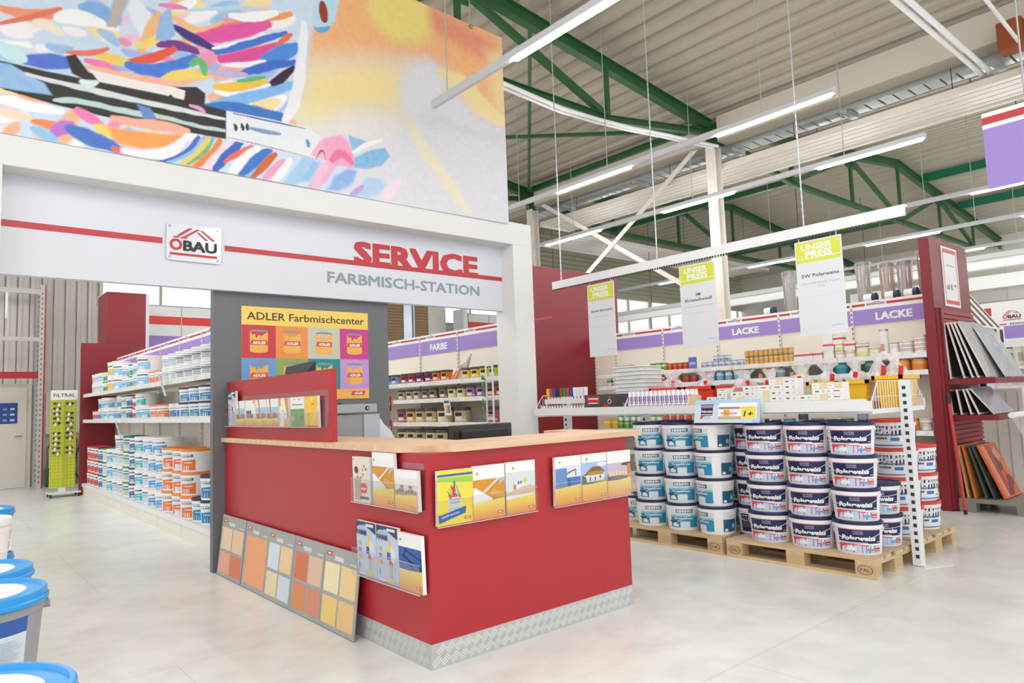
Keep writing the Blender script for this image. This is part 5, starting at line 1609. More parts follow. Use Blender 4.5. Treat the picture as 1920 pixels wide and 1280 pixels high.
def renovo_label(h, rt, rb, a0, col=None, light=None, word='RENOVO', word2='Kristallweiss', H=.125, dark=None, side=True):
    w_ = Wrap(h, rt, rb, 1, 1, a0)
    k = h / .243
    col = col or AZUR
    w_.rect(-H, H, .03 * k, .205 * k, PANEL)
    w_.rect(-H * .55, H * .62, .158 * k, .193 * k, dark or TEAL)
    w_.text(word, H * .035, .165 * k, .021 * k, TUBW, .04, width=H * 1.0)
    w_.rect(-H, H, .150 * k, .153 * k, CHIPG)
    w_.area([(-H, .03 * k), (H, .03 * k)], [(-H, .138 * k), (H, .145 * k)], col)
    w_.area([(-H, .122 * k), (H, .128 * k)], [(-H, .138 * k), (H, .145 * k)], light or AZL)
    if word2: w_.text(word2, 0, .104 * k, .016 * k, TUBW, .03, width=H * 1.3)
    w_.rect(-H * .28, H * .42, .03 * k, .082 * k, PANEL)
    w_.rect(-H * .2, H * .34, .084 * k, .088 * k, mat('8CC05A', .4))
    w_.area([(-H * .85, .038 * k), (-H * .4, .038 * k)], [(-H * .85, .055 * k), (-H * .65, .085 * k), (-H * .4, .05 * k)], TUBW)
    if side:
        c = H + .14
        w_.rect(c - .06, c + .07, .03 * k, .135 * k, dark or TEAL); w_.rect(c - .055, c + .07, .15 * k, .20 * k, PANEL)
        w_.area([(c - .05, .036 * k), (c - .02, .036 * k)], [(c - .05, .05 * k), (c - .035, .06 * k), (c - .02, .05 * k)], TUBW)
        w_.area([(c + .02, .06 * k), (c + .055, .06 * k)], [(c + .02, .085 * k), (c + .035, .105 * k), (c + .055, .08 * k)], AZL)
    return w_.b
bb, ll = bucket_body(HP, .164, .145, 1, 1, TUBW, NAVY, lidh=.016)
proto('renovo', 'paint_bucket', [('body', bb, None), ('lid', ll, None), ('label_print', renovo_label(HP, .164, .145, 0), None), ('handle', handle(HP, .164, .145, 1, 1, .11, WIREW, GR, PI * .45, a0=-.6), None)])

def dulux_label(h, rt, rb, sx, sy, a0):
    w_ = Wrap(h, rt, rb, sx, sy, a0); H = .17
    w_.rect(-H, H, .02, .20, TUBW); w_.area([(-H, .14), (H, .10)], [(-H, .195), (H, .195)], NAVY)
    w_.area([(-H, .09), (-H * .3, .13), (H * .4, .15), (H, .14)], [(-H, .105), (-H * .3, .150), (H * .4, .170), (H, .162)], PANEL)
    for i, c_ in enumerate(('E8C03A', '4FA84A', '3A8AD4', 'D8443C')): w_.area([(-H * .9 + i * .028, .178), (-H * .9 + i * .028 + .03, .178 - .004 * i)], [(-H * .9 + i * .028, .184), (-H * .9 + i * .028 + .03, .186 - .004 * i)], mat(c_, .4))
    w_.text('Dulux', -H * .52, .152, .022, TUBW, .03, .1, width=.12); w_.text('Wohnraum-', -H * .12, .104, .022, mat('2A3460', .5), .03, width=.23); w_.text('weiss', -H * .46, .076, .022, mat('2A3460', .5), .03, width=.11)
    w_.rect(.0, .07, .062, .088, mat('3A7AC4', .4)); w_.rect(H * .6, H * .85, .05, .06, mat('9AA4B8', .4)); w_.rect(-H, H, .022, .03, mat('4A66B0', .4)); w_.rect(-H, H, .03, .05, ICE2)
    c = 2.0 * (rt * sy)
    for q in (1, -1):
        w_.rect(q * c - .05, q * c + .04, .03, .18, NAVY); w_.rect(q * c - .035, q * c + .02, .034, .06, PANEL)
    w_.rect(c + .12, c + .17, .03, .035, mat('3A4AB0', .4))
    return w_.b
LRED2 = mat('E23B32', 0.35, var=0.02)
bb, ll = bucket_body(HP - .003, .175, .155, 1.1, 1.0, TUBW, LRED2, lidh=.02)
proto('dulux', 'paint_bucket', [('body', bb, None), ('lid', ll, None), ('label_print', dulux_label(HP - .003, .175, .155, 1.1, 1.0, 0), None), ('handle', handle(HP - .003, .175, .155, 1.1, 1.0, .06, WIREW, None, a0=PI / 2), None)])

# ---- pallets
def pallet_parts(m_x, m_y, blockm, tread=False):
    # 0.8 (x) by 1.2 (y), height 0.144, origin at the min corner
    out = []
    def pt(n, *bx):
        b = B()
        for q in bx: b.box(*q[:6], q[6] if len(q) > 6 else m_y)
        out.append((n, b, None))
    for x in (0, .175, .35, .525, .70):
        wd = .145 if x in (0, .35) else .10
        if x == .70: wd = .10
        pt('deck_board', (x, min(.8, x + wd), 0, 1.2, .122, .144))
    for y in (0, .5275, 1.055): pt('cross_board', (0, .8, y, y + .145, .100, .122, m_x))
    for y in (0, .5275, 1.055):
        for x in (0, .3275, .70): pt('block', (x, x + (.145 if x == .3275 else .10), y, y + .145, .022, .100, blockm))
    for x in (0, .3275, .70): pt('skid_board', (x, x + (.145 if x == .3275 else .10), 0, 1.2, 0, .022))
    return out
BLK = mat('CBAE84', 0.75, var=0.08, scale=30)
proto('pallet', 'wooden_pallet', pallet_parts(PINE_X, PINE_Y, BLK))
INK = mat('5A4632', 0.7)
def pallet(x, y, label, marks):
    r = place('pallet', (x, y, 0), 0, label, 'pallet', 'wooden euro pallets')
    for my, tx in marks:
        b = B()
        O = (x - 0.0008, my, 0.061); 
        n = 22
        for i in range(n):
            a0, a1 = 2 * PI * i / n, 2 * PI * (i + 1) / n
            b.shape(O, YB, ZU, [(.055 * s_ * math.cos(a), .033 * s_ * math.sin(a)) for s_, a in ((.9, a0), (1, a0), (1, a1), (.9, a1))], INK, .0008)
        b.text(tx, (O[0], my, O[2] - .013), YB, ZU, .026, INK, 0, width=.07, lift=.001)
        part('burnt_mark', b, r)
    return r
pallet(5.19, 2.21, 'front wooden pallet under the navy-labelled buckets', ((2.285, 'PAL'), (3.335, 'EPAL')))
pallet(5.19, 3.45, 'wooden pallet under the teal-labelled white buckets, beside the counter', ((3.53, 'EUR'),))
b = None
pallet(6.03, 2.22, 'wooden pallet under the red-lidded buckets, behind the steel post', ())
for x, y, l in ((5.2, 2.22, 'brown cardboard sheet under the navy-labelled buckets'), (5.2, 3.46, 'brown cardboard sheet under the teal-labelled buckets'), (6.04, 2.23, 'brown cardboard sheet under the red-lidded buckets')):
    b = B(); b.box(x, x + .78, y, y + 1.18, .1445, .1475, KRAFT); solo('cardboard_sheet', b, l, 'cardboard', 'cardboard sheets on the pallets')
Z0 = 0.148

def stack(key, x, y, n, rz, desc, where, cat='paint bucket', group=None, h=HP, jit=0.06, z0=Z0):
    for i in range(n):
        lay = 'topmost' if i == n - 1 else ('bottom' if i == 0 else ORD[i] + ' from bottom')
        if n == 1: lay = 'alone'
        place(key, (x + random.uniform(-.003, .003), y + random.uniform(-.003, .003), z0 + i * h), rz + random.uniform(-jit, jit), '%s, %s in the %s' % (desc, lay, where), cat, group)
G = 'navy-labelled paint buckets on the front pallet'
D = 'navy-labelled white bucket'
stack('polar', 5.36, 2.39, 4, PI + .10, D, 'front stack nearest the steel post', group=G)
stack('polar', 5.36, 2.742, 4, PI + .10, D, 'second front stack from the post', group=G)
stack('polar', 5.36, 3.094, 4, PI + .10, D, 'third front stack from the post', group=G)
for i in range(4):
    place('polar' if i else 'polar_back', (5.585, 3.345, Z0 + i * HP), PI + .1, 'navy-labelled white bucket, %s in the far end stack of the front pallet' % ('bottom', 'second from bottom', 'third from bottom', 'topmost')[i], 'paint bucket', G)
stack('polar_round', 5.76, 2.39, 2, PI + .5, 'round navy-labelled bucket', 'low stack beside the post', group=G)
stack('polar', 5.70, 2.75, 4, PI + .1, D, 'rear stack of the front pallet', group=G)
G = 'teal-labelled white buckets on the second pallet'
D = 'teal-labelled white bucket'
stack('renovo', 5.365, 3.60, 4, PI - .42, D, 'stack next to the navy-labelled buckets', group=G)
stack('renovo', 5.365, 3.946, 4, PI + .60, D, 'middle front stack', group=G)
stack('renovo', 5.365, 4.292, 4, PI + .62, D, 'front stack nearest the counter', group=G)
stack('renovo', 5.52, 4.61, 1, PI + .62, D, 'place beside the counter edge', group=G)
for y, wq in ((3.63, 'rear stack behind the side-turned ones'), (3.98, 'rear middle stack'), (4.33, 'rear stack by the counter')):
    stack('renovo', 5.79, y, 4, PI + .6, D, wq, group=G)
G = 'red-lidded paint buckets on the rear pallet'
stack('dulux', 6.235, 2.43, 4, PI + .30, 'red-lidded bucket with navy wave', 'stack behind the steel post', group=G, h=HP - .003)
stack('dulux', 6.64, 2.44, 3, PI + .9, 'red-lidded bucket with back label', 'stack by the red panel', group=G, h=HP - .003)

# ---- tent-shaped price sign on top of the buckets
t = thing('tent_sign', 'tent-shaped pale blue sign reading 1+ on top of the bucket stacks', 'sign', (5.235, 3.35, 1.107))
ZS = Z0 + 4 * HP + .001
b = B()
y0, y1 = 3.04, 3.66
b.prism([(5.185, y1, ZS), (5.192, y1, ZS), (5.237, y1, ZS + .19), (5.23, y1, ZS + .19)], (0, y0 - y1, 0), mat('CFE0F2', .4, var=.03))
b.prism([(5.275, y1, ZS), (5.282, y1, ZS), (5.237, y1, ZS + .19), (5.23, y1, ZS + .19)], (0, y0 - y1, 0), PAPER)
part('folded_card', b, t)
U_ = mathutils.Vector((.045, 0, .19)).normalized(); O = (5.185, y1, ZS)
b = B(); LB = mat('B5D3EE', .4, var=.08, scale=5)
b.rect(O, YB, U_, .0, .63, .155, .20, LB, .0012); b.rect(O, YB, U_, .56, .63, .0, .20, LB, .0013)
b.rect(O, YB, U_, .24, .60, .035, .17, PAPER, .002); b.rect(O, YB, U_, .245, .59, .118, .135, mat('8A8C90', .5), .003); b.rect(O, YB, U_, .44, .59, .118, .135, mat('F0D83C', .4), .0034)
b.rect(O, YB, U_, .46, .59, .040, .116, mat('F3DE4A', .4), .003); b.rect(O, YB, U_, .245, .455, .036, .054, mat('6A6A66', .5), .003); b.rect(O, YB, U_, .25, .45, .039, .050, mat('E9CF46', .4), .0034)
b.rect(O, YB, U_, .29, .35, .060, .112, mat('F3B23C', .4), .003)
b.text('farbmesster', (O[0] + U_.x * .075, O[1] - .345, O[2] + U_.z * .075), YB, U_, .018, mat('E0605A', .4), .02, width=.16, lift=.004)
b.text('1+', (O[0] + U_.x * .055, O[1] - .525, O[2] + U_.z * .055), YB, U_, .045, DARK, .02, .1, width=.085, lift=.004)
part('price_print', b, t)
b = B()
b.rect(O, YB, U_, .06, .19, .03, .15, TUBW, .002); b.rect(O, YB, U_, .06, .19, .135, .146, CHIPR, .0025); b.rect(O, YB, U_, .065, .185, .075, .132, NAVY, .0026); b.rect(O, YB, U_, .06, .19, .152, .16, NAVY, .0026)
b.shape(O, YB, U_, [(.065, .033), (.1, .033), (.12, .06), (.185, .06), (.185, .07), (.065, .07)], CHIPR, .0027); b.shape(O, YB, U_, [(.08, .033), (.18, .033), (.17, .055), (.12, .062), (.09, .05)], ICE, .0029)
b.text('Polarweiss', (O[0] + U_.x * .09, O[1] - .125, O[2] + U_.z * .09), YB, U_, .020, TUBW, .04, .15, width=.11, lift=.0032)
part('bucket_picture', b, t)

# ================================================================== tubs on the left shelf unit
def tub_label(h, rt, rb, col, dark='2C4A62', word=None, half=None, style=0):
    w_ = Wrap(h, rt, rb, 1, 1, 0)
    H = half or rt * .62
    w_.rect(-H, H, .10 * h, .86 * h, PANEL)
    w_.rect(-H * .85, H * .75, .66 * h, .80 * h, mat(dark, .4))
    if word: w_.text(word, -H * .05, .69 * h, .08 * h, TUBW, .04, width=H * 1.3)
    if style == 1:
        for i in range(4): w_.rect(-H * .7, H * .6, (.2 + .11 * i) * h, (.24 + .11 * i) * h, mat(col, .4))
        w_.rect(-H, H, .50 * h, .58 * h, mat(col, .4))
    else:
        w_.area([(-H * .8, .10 * h), (H, .10 * h)], [(-H * .8, .50 * h), (H, .56 * h)], mat(col, .4, var=.05))
        w_.rect(-H * .5, H * .3, .10 * h, .30 * h, PANEL)
        w_.rect(-H * .3, H * .7, .40 * h, .44 * h, PANEL)
    return w_.b
LIDW = mat('F0F0EE', .35, var=.01)
def tub(key, h, r, col, lidc, word=None, style=0, oval=1.0, body=None, half=None, n=20):
    bb, ll = bucket_body(h, r - .005, r * .9, 1, 1, body or TUBW, mat(lidc, .35, var=.01) if lidc else LIDW, n=n, lidh=max(.016, h * .09))
    ps = [('body', bb, None), ('lid', ll, None), ('label_print', tub_label(h, r - .005, r * .9, col, word=word, style=style, half=half), None)]
    proto(key, 'paint_tub', ps)
tub('t_red', .215, .135, 'C7322E', 'D63A34', style=0)
tub('t_navy', .215, .135, '2E62A8', '2A3468')
tub('t_lime', .215, .135, 'C8D86A', '3E9A50', style=1)
tub('t_sky', .215, .15, '4AB4DE', None)
tub('t_grey', .215, .14, '9FB4C8', None, style=1)
tub('t_green', .215, .14, '2F8A4E', '2F9A54', style=1)
tub('t_deep', .215, .14, '2B4E9C', '2A3E84', style=0)
tub('t_cyan', .215, .15, '3FBCC8', None)
tub('t_blue', .215, .15, '3D9ADE', None, 'RENOVO')
tub('t_orange', .252, .165, 'EC7434', 'F28A34', 'RENOVO')
tub('t_bigorange', .252, .185, 'EC7434', 'F28A34', 'RENOVO')
tub('t_teal', .252, .135, '2F86B8', '23285A', 'RENOVO')
tub('t_slim', .252, .12, 'E2C24A', 'F0A848', 'RENOVO', style=1)
tub('t_big', .215, .19, '3D9ADE', None, 'RENOVO')
tub('t_biggrey', .215, .17, 'A9BCD4', None)
tub('s_red', .15, .11, 'C7322E', 'D63A34'); tub('s_blue', .17, .12, '2F74B8', None); tub('s_cyan', .17, .14, '3FBCC8', None); tub('s_green', .17, .13, '2F8A4E', '2F9A54', style=1)
tub('s_deep', .17, .13, '2B4E9C', '2A3E84'); tub('s_orange', .17, .165, 'EC7434', 'F28A34'); tub('s_navy', .17, .16, '2F86B8', '23285A'); tub('s_wide', .17, .19, '4AB4DE', None)
tub('u_grey', .165, .125, 'A4B4C4', None, style=1); tub('u_yel', .23, .12, 'F0B93C', None); tub('u_blue', .165, .15, '5AA4DC', None); tub('u_dark', .165, .13, '5A5A60', None, style=1); tub('u_green', .165, .13, '2F8A4E', '3E9A50'); tub('u_orange', .165, .13, 'EC7434', 'F0903C')
tub('u_big', .20, .185, '8CC4E8', None)
NAMES = {'t_red': 'red-lidded tub', 't_navy': 'blue and white tub', 't_lime': 'green-lidded tub with lime label', 't_sky': 'white tub with sky-blue label', 't_grey': 'white tub with grey-blue label', 't_green': 'tub with green label',
         't_deep': 'tub with dark blue label', 't_cyan': 'tub with turquoise label', 't_blue': 'white tub with bright blue label', 't_orange': 'orange-lidded tub', 't_bigorange': 'large orange-lidded tub', 't_teal': 'navy-lidded tub', 't_slim': 'slim tub with striped label',
         't_big': 'large white tub with blue label', 't_biggrey': 'large white tub with grey label',
         's_red': 'small red tub', 's_blue': 'small blue-labelled tub', 's_cyan': 'turquoise-labelled tub', 's_green': 'green-labelled tub', 's_deep': 'dark-blue-labelled tub', 's_orange': 'orange-labelled tub', 's_navy': 'navy-lidded tub', 's_wide': 'wide white tub',
         'u_grey': 'grey-labelled tub', 'u_yel': 'tall yellow-labelled tub', 'u_blue': 'light-blue-labelled tub', 'u_dark': 'tub with dark grey label', 'u_green': 'green-labelled tub', 'u_orange': 'orange-labelled tub', 'u_big': 'large white tub'}
HT = {k: v for k, v in (('t_orange', .252), ('t_bigorange', .252), ('t_teal', .252), ('t_slim', .252), ('s_red', .15), ('u_yel', .23), ('u_big', .20))}
def hof(k): return HT.get(k, .215 if k[0] == 't' else (.17 if k[0] == 's' else .165))
def column(keys, x, y, z, i, shelf, rz=None):
    zz = z + .001
    for j, k in enumerate(keys):
        lay = 'alone' if len(keys) == 1 else ('bottom' if j == 0 else ('top' if j == len(keys) - 1 else ORD[j] + ' layer'))
        a = rz if rz is not None else PI + .62
        place(k, (x, y, zz), a + random.uniform(-.06, .06), '%s, %s, %s stack from end panel, left %s' % (NAMES[k], lay, ordn(i), shelf), 'paint tub', 'paint tubs on the left shelf unit')
        zz += hof(k) + .0005
    return zz
base = [(13.98, ['t_red'] * 3), (13.68, ['t_red'] * 3), (13.38, ['t_red'] * 3), (13.02, ['t_navy'] * 3), (12.68, ['t_lime'] * 3), (12.30, ['t_sky'] * 3), (11.92, ['t_grey'] * 3),
        (11.57, ['t_grey'] * 3), (11.20, ['t_green'] * 4), (10.84, ['t_deep'] * 4), (10.46, ['t_cyan'] * 4), (10.08, ['t_grey'] * 3), (9.74, ['t_blue'] * 3), (9.38, ['t_blue'] * 3),
        (9.02, ['t_orange'] * 3), (8.62, ['t_bigorange'] * 3), (8.25, ['t_orange'] * 3), (7.93, ['t_teal']), (7.64, ['t_teal'] * 2), (7.36, ['t_slim'] * 3), (7.09, ['t_slim'] * 3)]
for i, (y, ks) in enumerate(base):
    column(ks, 2.40 if ks[0] in ('t_bigorange',) else 2.37, y, .20, i, 'base shelf')
# fourth layer of bigger tubs at the back half, standing on the third layer
z4 = .20 + 3 * .2155 + .003
for i, (k, x, y) in enumerate((('t_biggrey', 2.40, 11.74), ('t_big', 2.40, 10.08 - .1), ('t_big', 2.41, 9.56))):
    place(k, (x, y, z4), PI + .62, '%s on top of the base-shelf stacks, %s of three' % (NAMES[k], ('farthest', 'middle', 'nearest')[i]), 'paint tub', 'paint tubs on the left shelf unit')
mid = [(13.95, ['s_red']), (13.68, ['s_red']), (13.40, ['s_blue'] * 2), (13.05, ['s_cyan'] * 2), (12.68, ['s_wide'] * 2), (12.30, ['s_wide']), (11.95, ['s_blue'] * 2), (11.62, ['s_green'] * 2), (11.30, ['s_deep'] * 2), (11.0, ['s_red'] * 2), (10.68, ['s_cyan'] * 2),
       (10.2, ['s_wide']), (9.78, ['s_orange']), (9.42, ['s_orange']), (9.06, ['s_blue']), (8.78, ['s_blue']), (8.48, ['s_navy'] * 2), (8.12, ['s_navy'] * 2), (7.76, ['s_navy'] * 2)]
for i, (y, ks) in enumerate(mid): column(ks, 2.41, y, 1.30, i, 'middle shelf')
up = [(13.95, ['u_grey'] * 2), (13.66, ['u_grey'] * 2), (13.36, ['u_grey'] * 2), (13.0, ['u_green'] * 2), (12.68, ['u_yel'] * 2), (12.38, ['u_yel'] * 2), (11.95, ['u_big'] * 2), (11.5, ['u_blue'] * 2), (11.14, ['u_green'] * 2), (10.82, ['u_blue'] * 2), (10.42, ['u_big'] * 2),
      (10.0, ['u_orange']), (9.7, ['u_orange']), (9.38, ['u_grey'] * 2), (9.08, ['u_grey'] * 2), (8.76, ['u_dark'] * 2), (8.45, ['u_dark'] * 2), (8.12, ['u_dark'] * 2), (7.8, ['u_dark'] * 2), (7.48, ['u_dark'] * 2)]
for i, (y, ks) in enumerate(up): column(ks, 2.41, y, 1.742, i, 'upper shelf')
for x, y, z, l in ((2.20, 11.2, 1.02, 'tilted pale blue leaflet hanging below the left middle shelf'), (2.20, 8.9, 1.56, 'grey and red leaflet hanging below the left upper shelf')):
    b = B(); b.prism([(x, y, z), (x, y - .09, z), (x - .09, y - .15, z + .25), (x - .09, y - .06, z + .25)], (0.004, 0, 0.001), mat('BFD2E4', .4, var=.1, scale=20)); solo('shelf_flyer', b, l, 'leaflet', 'leaflets hanging on shelves')

# ================================================================== coloured pots in the FARBE unit
def pot(key, col, r=.085, h=.15, lidc='4A4B4D'):
    b = B(); b.lathe([(0, 0), (r * .93, 0), (r, h * .80), (0.001, h * .80)], mat(col, .4, var=.02), 18)
    l = B(); l.lathe([(r * 1.04, h * .78), (r * 1.06, h * .82), (r * 1.04, h * .98), (r * .9, h), (0.001, h)], mat(lidc, .4), 18)
    w_ = Wrap(h * .8, r, r * .93, 1, 1, 0); w_.rect(-r * .5, r * .35, h * .42, h * .66, mat('2E2E32', .5)); w_.rect(-r * .5, r * .35, h * .14, h * .38, mat('E9E3E0', .5)); w_.rect(r * .45, r * .8, h * .14, h * .24, mat('E9E3E0', .5))
    proto(key, 'paint_pot', [('body', b, None), ('lid', l, None), ('label_print', w_.b, None)])
POTC = dict(teal='2F8FB0', blue='7E9CD0', red='B8323C', plum='7C2C68', orange='EE7A2C', yellow='EED04C', sun='F2CC34', lime='C6DC4C', sand='C9B494', taupe='94795E', cream='EADB8C', mauve='B67CA8', coral='DE4A30', ochre='E2BC74', pale='E6DCAC', stone='CDB898', rose='C05A68')
for k, v in POTC.items(): pot('p_' + k, v)
for k in ('ochre', 'stone', 'pale', 'rose'): pot('q_' + k, POTC[k], .115, .20)
def pots(lst, x, z, row, big=False):
    for i, (y, k) in enumerate(lst):
        place(('q_' if big else 'p_') + k, (x, y, z + .001), PI + .45, '%s paint pot, %s from the left on the %s' % (k if k not in ('sun',) else 'sun-yellow', ordn(i), row), 'paint pot', 'coloured pots in the shelf behind the counter')
pots([(9.45, 'teal'), (9.26, 'blue'), (8.98, 'red'), (8.78, 'red'), (8.56, 'plum'), (8.33, 'plum'), (8.14, 'orange'), (7.93, 'orange'), (7.44, 'yellow'), (7.24, 'sun'), (7.05, 'sun'), (6.87, 'lime'), (6.69, 'lime')], 5.56, 1.67, 'top pot shelf')
pots([(9.06, 'sand'), (8.84, 'sand'), (8.64, 'sand'), (8.42, 'taupe'), (8.23, 'taupe'), (7.98, 'taupe'), (7.77, 'cream'), (7.56, 'cream'), (7.35, 'mauve'), (7.13, 'mauve'), (6.92, 'coral'), (6.74, 'coral')], 5.56, 1.43, 'second pot shelf')
pots([(9.08, 'rose'), (8.83, 'ochre'), (8.58, 'ochre'), (8.32, 'stone'), (8.02, 'pale'), (7.62, 'stone'), (6.95, 'rose')], 5.585, 1.10, 'third pot shelf', True)
pots([(9.08, 'pale'), (8.83, 'pale'), (8.58, 'stone'), (8.32, 'pale'), (8.06, 'stone')], 5.585, .80, 'lowest pot shelf', True)
t = thing('brush_fan', 'fan of small colour cards and brushes among the top-shelf pots', 'display', (5.56, 7.68, 1.671))
for i in range(7):
    b = B(); y = 7.78 - i * .035; b.prism([(5.50 + .015 * i, y, 1.672), (5.50 + .015 * i, y - .05, 1.672), (5.56 + .015 * i, y - .11, 1.80 + .035 * i), (5.56 + .015 * i, y - .07, 1.80 + .035 * i)], (.004, 0, 0), mat(random.choice(['E8743C', 'C8CCE0', 'B4546A', 'D8C8B0', 'A8B8D0', 'E4E0DC']), .5)); part('card', b, t)
t = thing('colour_card', 'white card with colour stripes hanging on the second pot shelf', 'sign', (5.40, 7.7, 1.18))
b = B(); O = (5.43, 7.80, 1.20); U_ = mathutils.Vector((-.12, -.12, .25)).normalized(); fbox(b, O, YB, U_, 0, .15, 0, .26, 0, .004, PAPER)
cd = part('card', b, t); b = B()
for i, h in enumerate(('F0D84A', 'EFA23A', 'D8403A', '2F6AB0')): b.rect(O, YB, U_, .03 + i * .027, .05 + i * .027, .04, .16, mat(h, .4), .005)
b.rect(O, YB, U_, .02, .13, .20, .235, NAVYT, .005); part('colour_stripes', b, cd)
t = thing('wire_spinner', 'white wire stand with green packs at the end of the coloured pot shelf', 'display', (5.36, 6.72, .9))
b = B(); b.tube((5.36, 6.80, .0), (5.36, 6.80, 1.86), .012, WMET, 8); b.tube((5.32, 6.62, .0), (5.32, 6.62, 1.86), .012, WMET, 8)
for z in (1.0, 1.2, 1.4, 1.6, 1.8): b.tube((5.36, 6.80, z), (5.32, 6.62, z), .006, WMET, 6)
part('wire_frame', b, t)
for i in range(7):
    b = B(); z = 1.02 + i * .10; b.prism([(5.28, 6.72, z), (5.34, 6.88, z + .02), (5.32, 6.84, z + .07)], (.01, .0, .012), mat('1F7A54', .5)); part('green_pack', b, t)
for k, (y, z) in enumerate(((9.25, 1.38), (9.25, 1.03), (9.2, .83))):
    b = B(); b.bbox(5.40, 5.43, y - .04, y + .02, z - .1, z + .12, mat('D0282C', .4), .004); b.tube((5.40, y - .02, z), (5.38, y - .02, z), .03, WHITE, 10); solo('price_gun_strip', b, 'red hanging strip at the left end of the pot shelves, %s' % ('upper', 'middle', 'lower')[k], 'strip', 'red strips by the pots')

# ================================================================== tins on the LACKE unit
def tin(key, r, h, body, band, lid, lab=None, square=False, n=14):
    b = B(); mb, mn, ml = mat(body, .4, var=.02), mat(band, .4), mat(lid, .35)
    if square:
        b.box(-r * .7, r * .7, -r, r, 0, h * .55, mb); b.box(-r * .7, r * .7, -r, r, h * .55, h * .8, mn); b.box(-r * .7, r * .7, -r, r, h * .8, h * .98, mb); b.box(-r * .6, r * .6, -r * .9, r * .9, h * .98, h, ml)
    else:
        b.lathe([(0, 0, mb), (r * .97, 0, STEEL), (r, h * .03, mb), (r, h * .50, mn), (r, h * .78, mb), (r, h * .93, STEEL), (r * 1.02, h * .96, STEEL), (r * .98, h, ml), (0.001, h, ml)], mb, n)
    if lab: b.rect((-r * (.72 if square else 1.0) - .001, 0, 0), YB, ZU, -r * .5, r * .5, h * .15, h * .42, mat(lab, .4), .001)
    proto(key, 'lacquer_tin', [('lacquer_tin', b, None)])
tin('green', .05, .12, 'E8E8E4', '3E9A48', 'DADADA'); tin('green2', .05, .12, '5AA24A', 'B4D058', '3A7A44'); tin('redt', .042, .10, 'C6452F', 'D86A4A', 'CFCFCF'); tin('sky', .042, .078, 'A8C4E0', 'DCE6F0', 'E2E6EA', 'C87070'); tin('gold', .031, .062, 'E4B448', 'D89A8C', '5A5A5E'); tin('gold2', .031, .062, 'E9C24A', '7A6A90', '5A5A5E')
tin('box', .06, .10, 'F2F0EE', 'F0EFEE', 'F4F4F4', None, True); tin('redbox', .062, .10, 'EEEEEC', 'E05A54', 'F4F4F4', None, True); tin('wcan', .055, .085, 'F0F0EE', 'E8C8C4', 'F4F4F4'); tin('ycan', .06, .085, 'E9E39A', 'F4F2E4', 'F6F6F4'); tin('ycan2', .07, .12, 'E6E4A8', 'F2F0E2', '3A4A8A'); tin('tall', .05, .30, 'F2F2F0', 'F2EDEA', 'F6F6F6', 'E49A96'); tin('flat', .075, .048, 'F0EEEC', 'E0B4B0', 'EDEDEB'); tin('cap', .055, .13, 'F4F4F4', 'ECE4E2', 'F4F4F4')
tin('tealt', .075, .14, '2E8C9C', '5AAAB4', '9AA4A8'); tin('dkgreen', .075, .14, '3E6A58', '6E9A84', 'C0362F'); tin('orangec', .085, .13, 'EA8A3A', 'F0A85C', 'C8702A'); tin('greyt', .06, .12, '8C9AA4', 'C4CCD2', 'B0B4B8'); tin('blackt', .06, .13, '3E4650', '6A727C', '8A8E92'); tin('bluec', .055, .13, '7CB8E0', 'DCE8F0', 'E6E6E6'); tin('yellowb', .055, .14, 'F0C43A', 'F4E28A', 'E8A23A', None, True); tin('olive', .075, .14, '8A9A5A', 'B4BC8A', '7A8450'); tin('pinkw', .06, .11, 'F2DAD6', 'D8604E', 'EDEDED')
TN = dict(green='green and white tin', green2='bright green tin', redt='small red tin', sky='pale blue tin', gold='gold tin', gold2='gold tin with violet band', box='white box', redbox='white box with red stripe', wcan='white tin', ycan='pale yellow tin', ycan2='large pale yellow tin', tall='tall white carton', flat='flat white tin', cap='white canister',
          tealt='teal tin', dkgreen='dark green tin', orangec='orange tin', greyt='grey tin', blackt='black tin', bluec='light blue tin', yellowb='yellow carton', olive='olive tin', pinkw='white and red tin')
TH = {}
for k_, h_ in (('green', .12), ('green2', .12), ('redt', .10), ('sky', .078), ('gold', .062), ('gold2', .062), ('box', .10), ('redbox', .10), ('wcan', .085), ('ycan', .085), ('ycan2', .12), ('tall', .30), ('flat', .048), ('cap', .13), ('tealt', .14), ('dkgreen', .14), ('orangec', .13), ('greyt', .12), ('blackt', .13), ('bluec', .13), ('yellowb', .14), ('olive', .14), ('pinkw', .11)): TH[k_] = h_
def tins(lst, x, z, row):
    for i, (y, ks) in enumerate(lst):
        zz = z + .0065
        if isinstance(ks, str): ks = [ks]
        for j, k in enumerate(ks):
            pos = '' if len(ks) == 1 else (', lower' if j == 0 else (', upper' if j == len(ks) - 1 else ', middle'))
            place(k, (x, y, zz), random.uniform(-.2, .2) if TN[k] not in ('white box',) else 0, '%s%s, %s from the red end panel, right unit %s' % (TN[k], pos, ordn(i), row), 'tin', 'tins on the right-hand shelf unit')
            zz += TH[k] + .0005
seg = lambda y0, y1, n, ks: [(y0 + (y1 - y0) * i / max(1, n - 1), ks(i) if callable(ks) else ks) for i in range(n)]
top = [(2.98, ['flat', 'flat', 'flat', 'flat']), (3.14, ['flat', 'flat', 'flat']), (3.27, 'cap'), (3.38, 'tall'), (3.49, 'ycan'), (3.63, ['ycan2', 'flat']), (3.77, ['wcan', 'redbox']), (3.90, ['wcan', 'ycan', 'redbox']), (4.03, ['box', 'redbox', 'box']), (4.16, 'redbox'), (4.29, 'redbox'), (4.42, 'redbox')]
